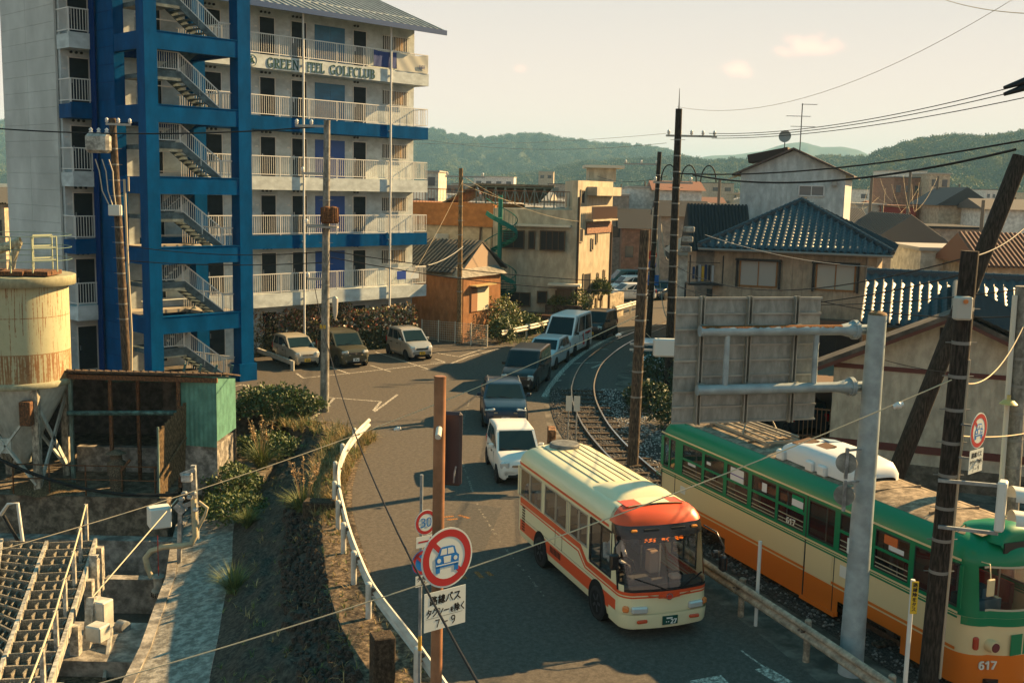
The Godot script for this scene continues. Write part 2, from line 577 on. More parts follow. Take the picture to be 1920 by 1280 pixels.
func build_ground() -> void:
	var soil := mat(0.13, 0.095, 0.06, 0.95, 0, "stone", Vector3(0.35, 0.35, 0.35), 0.5)
	var conc := mat(0.34, 0.31, 0.27, 0.9, 0, "blot", Vector3(0.22, 0.22, 0.22), 0.3)
	# level ground of the town, with the works yard cut out of it
	var g := MB.new()
	var poly := PackedVector2Array()
	for q in CREST: poly.append(q)
	for q in [Vector2(-9.0, 43.6), Vector2(-12.6, 44.2), Vector2(-70, 44.2), Vector2(-70, -40), Vector2(-3000, -40), Vector2(-3000, 6000), Vector2(3000, 6000), Vector2(3000, -40)]: poly.append(q)
	g.sheet(poly, 0.0)
	setting("ground", g, mat(0.16, 0.14, 0.115, 0.95, 0, "blot", Vector3(0.12, 0.12, 0.12)))
	# asphalt
	var asp := mat(0.112, 0.096, 0.08, 0.9, 0, "asphalt", Vector3(0.16, 0.16, 0.16))
	var r := MB.new()
	poly = PackedVector2Array()
	for q in [Vector2(12, 2), Vector2(8.4, 12), Vector2(6.6, 18.8), Vector2(6.1, 20.6), Vector2(5.6, 22.3), Vector2(5.05, 24), Vector2(4.3, 26.4), Vector2(3.2, 30), Vector2(2.3, 34), Vector2(1.75, 38.5), Vector2(1.5, 43), Vector2(1.45, 49.5), Vector2(1.6, 51.5), Vector2(4.9, 51.0), Vector2(5.6, 56), Vector2(7.2, 62), Vector2(9.2, 68), Vector2(13, 77), Vector2(19.5, 91), Vector2(30, 110), Vector2(24, 118), Vector2(13.6, 100), Vector2(8.05, 80.2), Vector2(4.3, 76), Vector2(2.2, 71.6), Vector2(-0.74, 65.6), Vector2(-1.52, 64.7), Vector2(-5.75, 66.6), Vector2(-14.5, 58.0), Vector2(-17.5, 52.5), Vector2(-17.0, 46.0), Vector2(-12.4, 46.6), Vector2(-8.6, 44.1), Vector2(-6.6, 42.4), Vector2(-5.2, 40), Vector2(-5.15, 36), Vector2(-4.95, 33.4), Vector2(-4.62, 31.1), Vector2(-4.2, 29.16), Vector2(-3.72, 27.18), Vector2(-3.15, 24.99), Vector2(-2.5, 22.94), Vector2(-1.15, 19.62), Vector2(0.5, 15.5), Vector2(3, 9), Vector2(4, 2)]: poly.append(q)
	r.sheet(poly, 0.006)
	setting("road", r, asp)
	# asphalt repairs of another batch, and tyre-worn patches
	var rp := MB.new()
	rp.sheet(v2([-2.0, 28.0, -0.6, 27.6, -0.2, 31.5, -1.4, 32.0]), 0.009)
	rp.sheet(v2([1.7, 52.0, 2.2, 55.5, 4.0, 62.0, 4.6, 61.6, 3.2, 57.0, 2.75, 52.0]), 0.009)
	setting("road", rp, mat(0.085, 0.078, 0.07, 0.9, 0, "asphalt", Vector3(0.2, 0.2, 0.2)))
	# shoulder between guard rail and crest: worn concrete and dirt
	var sh := MB.new()
	var cr := curve(CREST.slice(1), 0.8)
	var gd := curve(GUARD, 0.8)
	for i in cr.size() - 1:
		var a: Vector2 = cr[i][0]
		var b: Vector2 = cr[i + 1][0]
		var na := Vector2(cr[i][1].y, -cr[i][1].x)
		var nb := Vector2(cr[i + 1][1].y, -cr[i + 1][1].x)
		var a2 := a + na * 1.5
		var b2 := b + nb * 1.5
		sh.fquad(P(a.x, a.y, 0.0035), P(b.x, b.y, 0.0035), P(b2.x, b2.y, 0.0035), P(a2.x, a2.y, 0.0035), Vector3.UP)
	setting("road_shoulder", sh, mat(0.20, 0.145, 0.095, 0.95, 0, "stone", Vector3(0.4, 0.4, 0.4), 0.6))
	# embankment and the pale concrete apron at its foot
	var nz := FastNoiseLite.new()
	nz.seed = 3; nz.frequency = 0.35; nz.fractal_octaves = 5
	var ca := curve(CREST.slice(1), 0.3)
	var ta := curve(TOE.slice(1), 0.3)
	var rows := []
	var rows2 := []
	for i in 150:
		var s := float(i) / 149.0
		var a: Vector2 = ta[int(s * (ta.size() - 1))][0]
		var b: Vector2 = ca[int(s * (ca.size() - 1))][0]
		var row := []
		for j in 9:
			var t := j / 8.0
			var q := a.lerp(b, 0.38 * t)
			row.append(P(q.x, q.y, -1.78 + 0.25 * t + nz.get_noise_2d(q.x * 2, q.y * 2) * 0.06 * t))
		rows2.append(row)
		row = []
		for j in 25:
			var t := j / 24.0
			var q := a.lerp(b, 0.38 + 0.62 * t)
			var e := sin(PI * clampf(t * 1.02, 0, 1))
			var y := lerpf(-1.53, 0.0, pow(t, 1.0)) + nz.get_noise_2d(q.x * 3, q.y * 3) * 0.32 * e
			if t > 0.99: y = 0.0
			row.append(P(q.x, q.y, y))
		rows.append(row)
	var em := MB.new()
	em.grid(rows, Vector3.UP)
	setting("embankment", em, mat(0.105, 0.088, 0.068, 0.95, 0, "stone", Vector3(0.6, 0.6, 0.6), 1.2))
	var ap := MB.new()
	ap.grid(rows2, Vector3.UP)
	setting("concrete_apron", ap, mat(0.36, 0.33, 0.28, 0.9, 0, "blot", Vector3(0.5, 0.5, 0.5), 0.4))
	# kerb of the basin along the apron's foot
	var kb := MB.new()
	for i in range(0, ta.size() - 8, 8):
		var a: Vector2 = ta[i][0]
		var b: Vector2 = ta[mini(i + 8, ta.size() - 1)][0]
		if a.y > 36: break
		kb.bar(P(a.x - 0.12, a.y, -2.75), P(b.x - 0.12, b.y, -2.75), 0.26, 2.06)
	setting("basin_kerb", kb, conc)
	# works yard: basin floor, water, concrete ledges and the retaining wall under the plant
	var fl := MB.new()
	fl.sheet(v2([-70, -40, -5, -40, -6, 6, -8, 21, -9.6, 30.25, -10.6, 34.2, -10.9, 35, -70, 35]), -3.6)
	setting("basin_floor", fl, mat(0.10, 0.08, 0.055, 0.95, 0, "blot", Vector3(0.3, 0.3, 0.3)))
	var wa := MB.new()
	wa.sheet(v2([-20, 27.8, -9.1, 27.8, -10.2, 33.6, -20, 33.6]), -3.25)
	var wm := mat(0.05, 0.052, 0.045, 0.12)
	setting("basin_water", wa, wm)
	var ld := MB.new()
	ld.b2(P(-24, 34.7, -3.7), P(-10.7, 34.2, -2.2))
	ld.b2(P(-11.9, 31.1, -3.7), P(-9.75, 30.75, -2.2))
	ld.b2(P(-11.7, 27.6, -3.7), P(-8.98, 25.2, -2.2))
	ld.b2(P(-24, 22.2, -3.7), P(-8.3, 8, -2.2))
	setting("basin_ledge", ld, conc)
	var mud := MB.new()
	mud.sheet(v2([-14, 25.2, -8.7, 25.2, -8.35, 22.2, -14, 22.2]), -2.6)
	setting("basin_mud", mud, mat(0.17, 0.13, 0.085, 0.95, 0, "stone", Vector3(0.5, 0.5, 0.5), 0.6))
	var rw := MB.new()
	rw.b2(P(-70, 44.2, -3.7), P(-11.3, 34.75, -0.9))
	rw.b2(P(-11.3, 44.2, -3.7), P(-8.8, 37.8, -0.9))
	setting("plant_floor", rw, mat(0.21, 0.17, 0.125, 0.95, 0, "blot", Vector3(0.35, 0.35, 0.35), 0.6))
	var bk := MB.new()
	bk.b2(P(-70, 44.6, -1), P(-9.0, 44.2, -0.004))
	bk.b2(P(-9.0, 44.4, -1), P(-7.9, 43.2, -0.004))
	setting("retaining_wall", bk, mat(0.12, 0.1, 0.08, 0.95, 0, "blot", Vector3(0.35, 0.35, 0.35)))

func build_markings() -> void:
	var white := mat(0.62, 0.56, 0.47, 0.85, 0, "stone", Vector3(0.8, 0.8, 0.8))
	var pk := MB.new()
	for q in [[555, 700, 568, 709], [568, 709, 646, 701], [646, 701, 835, 680], [618, 688, 655, 701], [694, 685, 732, 697], [703, 660, 806, 693], [790, 693, 806, 693], [818, 662, 861, 669], [861, 669, 912, 652], [806, 680, 834, 679], [816, 673, 834, 679], [440, 724, 454, 721], [454, 721, 490, 735], [463, 733, 475, 732], [572, 742, 714, 753], [700, 770, 714, 753], [616, 758, 627, 746], [562, 782, 585, 784], [585, 784, 602, 772]]:
		line(pk, pg(q[0], q[1]), pg(q[2], q[3]), 0.12)
	setting("parking_lines", pk, white)
	var el := MB.new()
	# edge and centre lines of the road
	for q in [[702, 772, 745, 740], [845, 682, 880, 668], [880, 668, 935, 654], [1253, 606, 1170, 622]]:
		line(el, pg(q[0], q[1]), pg(q[2], q[3]), 0.12)
	var ed := [[1020, 744], [1033, 722], [1052, 698], [1072, 678], [1096, 660], [1130, 640], [1170, 622]]
	for i in ed.size() - 1:
		line(el, pg(ed[i][0], ed[i][1]), pg(ed[i + 1][0], ed[i + 1][1]), 0.26)
	for q in [[1046, 702, 1060, 702], [1035, 716, 1052, 713], [1068, 682, 1130, 679], [1110, 690, 1134, 680], [1128, 640, 1160, 640], [1122, 655, 1140, 655]]:
		line(el, pg(q[0], q[1]), pg(q[2], q[3]), 0.16)
	setting("road_lines", el, white)
	var cl := MB.new()
	var rng := RandomNumberGenerator.new()
	rng.seed = 4
	var cc := [[880, 752], [872, 775], [867, 800], [864, 840], [866, 865], [880, 905], [898, 955], [918, 985], [940, 1020], [965, 1050], [990, 1080], [1030, 1130]]
	for i in cc.size() - 1:
		for k in 14:
			if rng.randf() < 0.45: continue
			var a := pg(lerpf(cc[i][0], cc[i + 1][0], k / 14.0), lerpf(cc[i][1], cc[i + 1][1], k / 14.0))
			var b := pg(lerpf(cc[i][0], cc[i + 1][0], (k + 0.7) / 14.0), lerpf(cc[i][1], cc[i + 1][1], (k + 0.7) / 14.0))
			line(cl, a + Vector3(rng.randf_range(-0.02, 0.02), 0, 0), b, rng.randf_range(0.03, 0.09))
	setting("worn_centre_line", cl, mat(0.36, 0.32, 0.26, 0.9, 0, "stone", Vector3(1.5, 1.5, 1.5)))
	var st := MB.new()
	var z := [pg(1294, 1277), pg(1352, 1266), pg(1385, 1300), pg(1300, 1330)]
	for k in z: k.y = 0.012
	st.fquad(Vector3(z[0].x, 0.012, z[0].z), Vector3(z[1].x, 0.012, z[1].z), Vector3(z[2].x, 0.012, z[2].z), Vector3(z[3].x, 0.012, z[3].z), Vector3.UP)
	line(st, pg(1427, 1253), pg(1475, 1282), 0.32)
	line(st, pg(1390, 1220), pg(1500, 1300), 0.05)
	setting("crossing_lines", st, white)
	# worn orange lettering on the asphalt
	var og := MB.new()
	for q in [[832, 970, 850, 968], [838, 975, 858, 973], [860, 966, 880, 972], [892, 1072, 904, 1084], [913, 1072, 922, 1080], [868, 1080, 872, 1086]]:
		line(og, pg(q[0], q[1]), pg(q[2], q[3]), 0.12)
	setting("orange_road_marking", og, mat(0.45, 0.19, 0.06, 0.9, 0, "stone", Vector3(2, 2, 2)))

func build_track() -> void:
	var tr := curve(TRACK, 0.5)
	var t := thing("tram_track", "curved single tram track with two shiny steel rails on wooden sleepers", "track", P(3.3, 46))
	var bed := MB.new()
	ribbon(bed, tr.filter(func(q): return q[0].y < 51.6), -1.55, 1.9, 0.02)
	setting("track_ballast", bed, mat(0.085, 0.07, 0.06, 0.95, 0, "stone", Vector3(1.2, 1.2, 1.2), 1.2))
	for s in [-0.5335, 0.5335]:
		var rail := MB.new()
		var shine := MB.new()
		for i in tr.size() - 1:
			var a: Vector2 = tr[i][0]
			var b: Vector2 = tr[i + 1][0]
			if a.y < 5: continue
			var na := Vector2(tr[i][1].y, -tr[i][1].x)
			var nb := Vector2(tr[i + 1][1].y, -tr[i + 1][1].x)
			var y0 := 0.09 if a.y < 51.6 else -0.02
			var p: Vector2 = a + na * s
			var q: Vector2 = b + nb * s
			rail.bar(P(p.x, p.y, y0), P(q.x, q.y, y0), 0.075, 0.12)
			shine.bar(P(p.x, p.y, y0 + 0.066), P(q.x, q.y, y0 + 0.066), 0.06, 0.014)
		var o := wpart(t, "rail", rail, mat(0.10, 0.055, 0.03, 0.85, 0.2, "grain"))
		var o2 := MeshInstance3D.new()
		o2.mesh = shine.mesh(t.position)
		o2.material_override = mat(0.62, 0.58, 0.52, 0.25, 1.0)
		o2.name = "running_face"
		o.add_child(o2)
	var sl := mat(0.11, 0.075, 0.05, 0.9, 0, "wood", Vector3(1, 1, 1))
	var k := 0
	for i in tr.size():
		if i % 2 == 1 or tr[i][0].y > 51.2 or tr[i][0].y < 14: continue
		var d: Vector2 = tr[i][1]
		var o := ib(t, "sleeper", P(tr[i][0].x, tr[i][0].y, 0.02) - t.position, Vector3(2.1, 0.12, 0.22), sl, Basis(Vector3.UP, atan2(-d.x, d.y) ))
		k += 1
	# ballast stones
	var stone := MB.new()
	stone.lathe(Vector3.ZERO, [Vector2(0.001, -0.5), Vector2(0.45, -0.2), Vector2(0.5, 0.15), Vector2(0.25, 0.45), Vector2(0.001, 0.5)], 5)
	var mm := MultiMesh.new()
	mm.transform_format = MultiMesh.TRANSFORM_3D
	mm.use_colors = true
	mm.mesh = stone.mesh()
	var rng := RandomNumberGenerator.new()
	rng.seed = 9
	var tf := []
	var cs := []
	for i in 26000:
		var q: Array = tr[rng.randi_range(0, tr.size() - 1)]
		if q[0].y > 51.4 or q[0].y < 14: continue
		var off := rng.randf_range(-1.5, 2.6 + (0.6 if q[0].y > 30 else 0.0))
		var nn := Vector2(q[1].y, -q[1].x)
		var p: Vector2 = q[0] + nn * off + q[1] * rng.randf_range(-0.3, 0.3)
		var sz := rng.randf_range(0.04, 0.085)
		tf.append(Transform3D(Basis.from_euler(Vector3(rng.randf() * 6, rng.randf() * 6, rng.randf() * 6)).scaled(Vector3(sz, sz * 0.8, sz)), P(p.x, p.y, rng.randf_range(0.015, 0.06))))
		var pale: bool = off > 0.75 and q[0].y > 32
		var b := rng.randf_range(0.25, 0.5) if pale and rng.randf() < 0.75 else rng.randf_range(0.05, 0.2)
		cs.append(Color(b, b * 0.93, b * 0.86))
	mm.instance_count = tf.size()
	for i in tf.size():
		mm.set_instance_transform(i, tf[i])
		mm.set_instance_color(i, cs[i])
	var mi := MultiMeshInstance3D.new()
	mi.multimesh = mm
	mi.material_override = vcmat(0.9)
	mi.name = "ballast_stones"
	add_child(mi)
	mi.set_meta("kind", "stuff")
	tag(mi, "loose grey and rust-brown ballast stones along the tram track", "gravel")

# ---------------------------------------------------------------- the blue and white apartment block, local axes: x along the front, -z to the back
func build_block() -> void:
	var t := thing("apartment_block", "tall white apartment block with blue stair tower and railed balconies on every floor", "building", P(-12.48, 51.9), PI / 2 - deg_to_rad(44.149))
	var white := mat(0.55, 0.61, 0.61, 0.7, 0, "faint", Vector3(0.25, 0.25, 0.25))
	var white2 := mat(0.55, 0.57, 0.54, 0.6, 0, "faint", Vector3(0.06, 0.03, 0.06))
	var blue := mat(0.0, 0.068, 0.2, 0.5, 0, "faint", Vector3(0.3, 0.1, 0.3))
	var navy := mat(0.0, 0.022, 0.11, 0.5)
	blue.metallic_specular = 0.1
	navy.metallic_specular = 0.1
	var rail := mat(0.6, 0.59, 0.55, 0.5)
	var steel := mat(0.13, 0.17, 0.18, 0.6, 0.0, "blot")
	var dark := mat(0.012, 0.015, 0.02, 0.35)
	var door_m := mat(0.025, 0.032, 0.04, 0.5, 0, "faint")
	door_m.metallic_specular = 0.15
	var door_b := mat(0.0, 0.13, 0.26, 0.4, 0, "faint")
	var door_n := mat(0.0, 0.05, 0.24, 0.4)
	var F := 3.132
	var RT := []
	for i in 5: RT.append(4.62 + F * i)
	# main body
	var wb := MB.new()
	wb.b2(Vector3(-6.3, 0, -6.1), Vector3(15.2, 19.4, -12.6))
	part(t, "wall", wb, white)
	# cladding panels of the end wall
	for i in 25:
		var y := 0.4 + i * 0.775
		for k in 2:
			var z0 := -6.32 if k == 0 else -9.6
			var z1 := -9.585 if k == 0 else -12.6
			var q := MB.new()
			if i == 0 or not mats.has("endpanel%d" % k):
				q.box(Vector3.ZERO, Vector3(0.1, 0.766, absf(z1 - z0)))
				mats["endpanel%d" % k] = q.mesh()
			inst(t, "wall_panel", mats["endpanel%d" % k], white2, Transform3D(Basis(), Vector3(-6.4, y + 0.38, (z0 + z1) * 0.5)))
	# roof of ribbed metal
	var rf := MB.new()
	for k in 47:
		var u := -7.2 + k * 0.5
		rf.bar(Vector3(u, 18.62 + 0.05, -4.25), Vector3(u, 18.62 + 0.05 + 9.2 * 0.38, -13.45), 0.05, 0.06)
	rf.prism(v2([-4.2, 18.5, -13.5, 22.03, -13.5, 22.15, -4.2, 18.62]), Transform3D(Basis(Vector3(0, 0, 1), Vector3(0, 1, 0), Vector3(-1, 0, 0)), Vector3(16.0, 0, 0)), 23.3)
	part(t, "roof", rf, mat(0.34, 0.36, 0.36, 0.45, 0.3, "faint"))
	var ev := MB.new()
	ev.b2(Vector3(-7.3, 18.36, -4.12), Vector3(16.05, 18.64, -4.2))
	ev.prism(v2([-4.2, 18.36, -13.5, 21.89, -13.5, 22.16, -4.2, 18.63]), Transform3D(Basis(Vector3(0, 0, 1), Vector3(0, 1, 0), Vector3(-1, 0, 0)), Vector3(16.06, 0, 0)), 0.05)
	part(t, "eaves_board", ev, mat(0.0, 0.04, 0.14, 0.4))
	# balconies
	for f in 5:
		var top: float = RT[f]
		var sl := MB.new()
		sl.b2(Vector3(-6.45, top - 1.77, -4.8), Vector3(15.24, top - 1.12, -6.1))
		sl.b2(Vector3(-6.45, top - 1.12, -4.8), Vector3(15.24, top - 1.06, -4.95))
		var mm: Material = white if f % 2 == 0 else blue
		var s := part(t, "balcony_slab", sl, mm, "blue painted balcony edge" if f % 2 else "")
		var rl := MB.new()
		rl.bar(Vector3(-6.42, top, -4.84), Vector3(15.2, top, -4.84), 0.05, 0.05)
		rl.bar(Vector3(-6.42, top - 0.96, -4.84), Vector3(15.2, top - 0.96, -4.84), 0.035, 0.04)
		for e in [[-6.42, -6.1], [15.2, -6.1]]:
			rl.bar(Vector3(e[0], top, -4.84), Vector3(e[0], top, e[1]), 0.05, 0.05)
			rl.bar(Vector3(e[0], top - 0.96, -4.84), Vector3(e[0], top - 0.96, e[1]), 0.035, 0.04)
			for k in 9:
				var zz: float = lerpf(-4.98, e[1], k / 9.0)
				rl.bar(Vector3(e[0], top - 0.96, zz), Vector3(e[0], top, zz), 0.02)
		var rails := MeshInstance3D.new()
		rails.mesh = rl.mesh(); rails.material_override = rail; rails.name = "railing"
		t.add_child(rails, true)
		var bars := MB.new()
		var u := -6.42
		var k := 0
		while u < 15.21:
			if u < -5.3 or u > 0.1:
				bars.bar(Vector3(u, top - (1.1 if k % 14 == 0 else 0.96), -4.84), Vector3(u, top, -4.84), 0.05 if k % 14 == 0 else 0.022)
			u += 0.1335
			k += 1
		var bo := MeshInstance3D.new()
		bo.mesh = bars.mesh(); bo.material_override = rail; bo.name = "baluster"
		bo.set_meta("kind", "stuff")
		rails.add_child(bo)
	# doors and windows: floors 0 .. 5 (ground floor partly behind the hedge)
	for f in 6:
		var y0 := 4.62 - 1.06 + F * (f - 1)
		if f == 0: y0 = 0.3
		for d in [[4.41, 5.32, 0], [6.42, 7.37, 0], [10.63, 11.53, 0], [-5.91, -4.99, 0], [1.1, 2.05, 0], [-2.2, -1.3, 0]]:
			var fr := MB.new()
			fr.b2(Vector3(d[0] - 0.05, y0, -6.06), Vector3(d[0], y0 + 2.1, -6.1))
			fr.b2(Vector3(d[1], y0, -6.06), Vector3(d[1] + 0.05, y0 + 2.1, -6.1))
			fr.b2(Vector3(d[0] - 0.05, y0 + 2.1, -6.06), Vector3(d[1] + 0.05, y0 + 2.15, -6.1))
			var o := MB.new()
			o.b2(Vector3(d[0], y0, -6.08), Vector3(d[1], y0 + 2.1, -6.1))
			var dd := part(t, "door", o, door_m)
			part(dd, "frame", fr, rail)
			var hn := MB.new()
			hn.b2(Vector3(d[0] + 0.07, y0 + 0.95, -6.03), Vector3(d[0] + 0.11, y0 + 1.2, -6.08))
			part(dd, "handle", hn, mat(0.5, 0.5, 0.5, 0.3, 0.9))
			if f > 0:
				for q in ([0.1, 0.35, 0.6] if d[0] < 8 else [0.08, 0.3]):
					var vt := MB.new()
					vt.cyl(Vector3(d[0] + q, y0 + 2.36, -6.02), Vector3(d[0] + q, y0 + 2.36, -6.1), 0.065, -1, 8)
					part(t, "vent", vt, dark)
			var pl := MB.new()
			pl.b2(Vector3(d[0] - 0.32, y0 + 1.55, -6.085), Vector3(d[0] - 0.15, y0 + 1.63, -6.1))
			part(t, "name_plate", pl, rail)
		for d in [[7.96, 8.98], [9.0, 10.02], [2.9, 3.4]]:
			var o := MB.new()
			o.b2(Vector3(d[0], y0, -6.08), Vector3(d[1], y0 + 2.12, -6.1))
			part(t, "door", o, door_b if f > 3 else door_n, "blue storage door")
		# barred window
		if f > 0 or true:
			var w := MB.new()
			w.b2(Vector3(12.8, y0 + 1.28, -6.085), Vector3(14.65, y0 + 2.06, -6.1))
			var ww := part(t, "window", w, mat(0.05, 0.045, 0.035, 0.1))
			var cu := MB.new()
			cu.b2(Vector3(13.75, y0 + 1.32, -6.082), Vector3(14.3, y0 + 2.02, -6.087))
			part(ww, "curtain", cu, mat(0.35, 0.22, 0.1, 0.9))
			var gr := MB.new()
			for k in 15: gr.bar(Vector3(12.8 + k * 0.132, y0 + 1.22, -5.95), Vector3(12.8 + k * 0.132, y0 + 2.1, -5.95), 0.025)
			for yy in [1.25, 2.07]: gr.bar(Vector3(12.74, y0 + yy, -5.96), Vector3(14.72, y0 + yy, -5.96), 0.03)
			for xx in [12.76, 14.7]: gr.bar(Vector3(xx, y0 + 2.07, -5.96), Vector3(xx, y0 + 2.07, -6.1), 0.03)
			part(ww, "grille", gr, rail)
	# lettering and club emblem on the top balcony edge
	var green := mat(0.008, 0.06, 0.05, 0.6)
	for q in [["GREEN", 4.0], ["FEEL", 6.5], ["GOLFCLUB", 8.02]]:
		var o := MeshInstance3D.new()
		var tm := text_mesh(q[0], 0.50, 0.03, true, false)
		o.mesh = tm
		o.material_override = green
		o.name = "lettering"
		tm.horizontal_alignment = HORIZONTAL_ALIGNMENT_LEFT
		t.add_child(o, true)
		var wdt: float = tm.get_aabb().size.x
		var want: float = {"GREEN": 1.97, "FEEL": 1.15, "GOLFCLUB": 3.1}[q[0]]
		o.scale = Vector3(want / wdt, 1.0, 1.0)
		o.position = Vector3(q[1], 15.70, -4.785)
	var em := MB.new()
	em.cyl(Vector3(3.1, 15.72, -4.77), Vector3(3.1, 15.72, -4.8), 0.3, -1, 24)
	var emo := part(t, "emblem", em, mat(0.6, 0.62, 0.58, 0.6))
	var eg := MB.new()
	for k in 24:
		var a0 := TAU * k / 24.0
		var a1 := TAU * (k + 1) / 24.0
		eg.bar(Vector3(3.1 + cos(a0) * 0.285, 15.72 + sin(a0) * 0.285, -4.765), Vector3(3.1 + cos(a1) * 0.285, 15.72 + sin(a1) * 0.285, -4.765), 0.02)
	eg.bar(Vector3(2.98, 15.6, -4.765), Vector3(3.12, 15.82, -4.765), 0.1)
	eg.bar(Vector3(3.1, 15.75, -4.765), Vector3(3.24, 15.58, -4.765), 0.07)
	eg.bar(Vector3(3.05, 15.8, -4.765), Vector3(3.25, 15.9, -4.765), 0.03)
	eg.cyl(Vector3(3.06, 15.9, -4.76), Vector3(3.06, 15.9, -4.77), 0.055)
	part(emo, "golfer_mark", eg, green)
	# downpipes
	for q in [[6.22, 18.5], [12.27, 18.5]]:
		var dp := MB.new()
		dp.cyl(Vector3(q[0], 0.2, -4.7), Vector3(q[0], q[1], -4.7), 0.06, -1, 8)
		for f in 5: dp.box(Vector3(q[0], RT[f] - 1.4, -4.76), Vector3(0.16, 0.06, 0.12))
		part(t, "downpipe", dp, rail)
	var dp2 := MB.new()
	for k in 3: dp2.cyl(Vector3(-5.42 - k * 0.0, 0, -4.5 - k * 0.17), Vector3(-5.42, 19, -4.5 - k * 0.17), 0.07, -1, 8)
	part(t, "downpipe", dp2, navy)
	# the stair tower in front: corner columns, beams, panelled side with openings
	var L := -5.29
	for q in [[-0.68, 0.0, 0.0, -0.7], [L, L + 0.6, 0.0, -0.7], [-0.68, 0.0, -4.1, -4.75], [L, L + 0.5, -2.85, -4.75]]:
		var cc := MB.new()
		cc.b2(Vector3(q[0], 0.0, q[2]), Vector3(q[1], 22.5, q[3]))
		part(t, "tower_column", cc, blue)
	var pl2 := MB.new()
	pl2.b2(Vector3(-0.85, 0, 0.1), Vector3(0.1, 0.85, -0.8))
	part(t, "column_plinth", pl2, blue)
	for f in 7:
		var yb := 2.6 + 3.14 * f
		var bm := MB.new()
		bm.b2(Vector3(L + 0.6, yb, -0.03), Vector3(-0.68, yb + 0.76, -0.35))
		part(t, "tower_beam", bm, blue)
		var bs := MB.new()
		bs.b2(Vector3(L + 0.02, yb, -0.7), Vector3(L + 0.3, yb + 0.76, -2.85))
		part(t, "tower_beam", bs, blue)
		# trim lines
		var tl := MB.new()
		tl.b2(Vector3(L + 0.6, yb + 0.76, -0.0), Vector3(-0.68, yb + 0.79, -0.38))
		part(t, "beam_cap", tl, blue)
		# cross beams and floor landings at the back of the tower
		var lb := MB.new()
		lb.b2(Vector3(-1.6, yb + 0.5, -0.4), Vector3(-0.02, yb + 0.66, -4.1))
		lb.b2(Vector3(L + 0.3, yb + 0.5, -3.6), Vector3(-0.02, yb + 0.66, -4.78))
		part(t, "stair_landing", lb, mat(0.35, 0.32, 0.27, 0.8))
		var ub := MB.new()
		ub.b2(Vector3(-0.66, yb + 0.1, -0.7), Vector3(-0.4, yb + 0.5, -4.1))
		ub.b2(Vector3(L + 0.3, yb, -4.3), Vector3(-0.68, yb + 0.45, -4.6))
		part(t, "tower_beam", ub, navy)
		if f > 5: continue
		# stair flight: rises to the left, from the landing right to the half landing left
		var y0 := yb + 0.62 - 3.14 if f > 0 else 0.15
		stair(t, y0, steel, rail)
	# panel joints on the tower's left side
	var pj := MB.new()
	for k in 30:
		pj.b2(Vector3(L - 0.012, 0.5 + k * 0.785, -2.86), Vector3(L, 0.515 + k * 0.785, -4.7))
	part(t, "panel_joint", pj, navy).set_meta("kind", "stuff")
	# inner back wall of the tower seen through its openings
	var iw := MB.new()
	iw.b2(Vector3(L + 0.5, 0, -4.76), Vector3(-3.3, 22, -4.80))
	part(t, "inner_wall", iw, white)
	# sponsor banner tied to the top railing, a small notice lower down
	var bn := MB.new()
	var rows := []
	for j in 7:
		var row := []
		for i in 25:
			var x := lerpf(11.06, 12.74, i / 24.0)
			row.append(Vector3(x, 17.08 - j * 0.15 - 0.05 * sin(i / 24.0 * PI) * (1 - j / 6.0), -4.78 + 0.008 * sin(i * 0.9 + j * 0.6)))
		rows.append(row)
	bn.grid(rows, Vector3(0, 0, 1))
	part(t, "banner", bn, mat(0.03, 0.05, 0.16, 0.6))
	bn = MB.new()
	rows = []
	for j in 7:
		var row := []
		for i in 31:
			var x := lerpf(12.76, 15.15, i / 30.0)
			row.append(Vector3(x, 17.1 - j * 0.17 - 0.08 * sin(i / 30.0 * PI) * (1 - j / 6.0), -4.78 + 0.008 * sin(i * 0.5 - j * 0.9)))
		rows.append(row)
	bn.grid(rows, Vector3(0, 0, 1))
	var b2 := part(t, "banner", bn, mat(0.42, 0.42, 0.37, 0.7))
	for q in [["USE", 14.35, 16.42, 0.2, b2]]:
		var o := MeshInstance3D.new()
		o.mesh = text_mesh(q[0], q[3], 0.01)
		o.material_override = mat(0.05, 0.08, 0.2, 0.6)
		o.name = "lettering"
		q[4].add_child(o, true)
		o.position = Vector3(q[1] + 0.3, q[2], -4.73)
	var nt := MB.new()
	nt.b2(Vector3(12.9, 3.95, -4.79), Vector3(13.6, 4.45, -4.8))
	part(t, "notice", nt, mat(0.02, 0.06, 0.3, 0.5))
	nt = MB.new()
	nt.b2(Vector3(13.6, 3.95, -4.79), Vector3(14.6, 4.35, -4.8))
	part(t, "notice", nt, mat(0.55, 0.6, 0.62, 0.5))

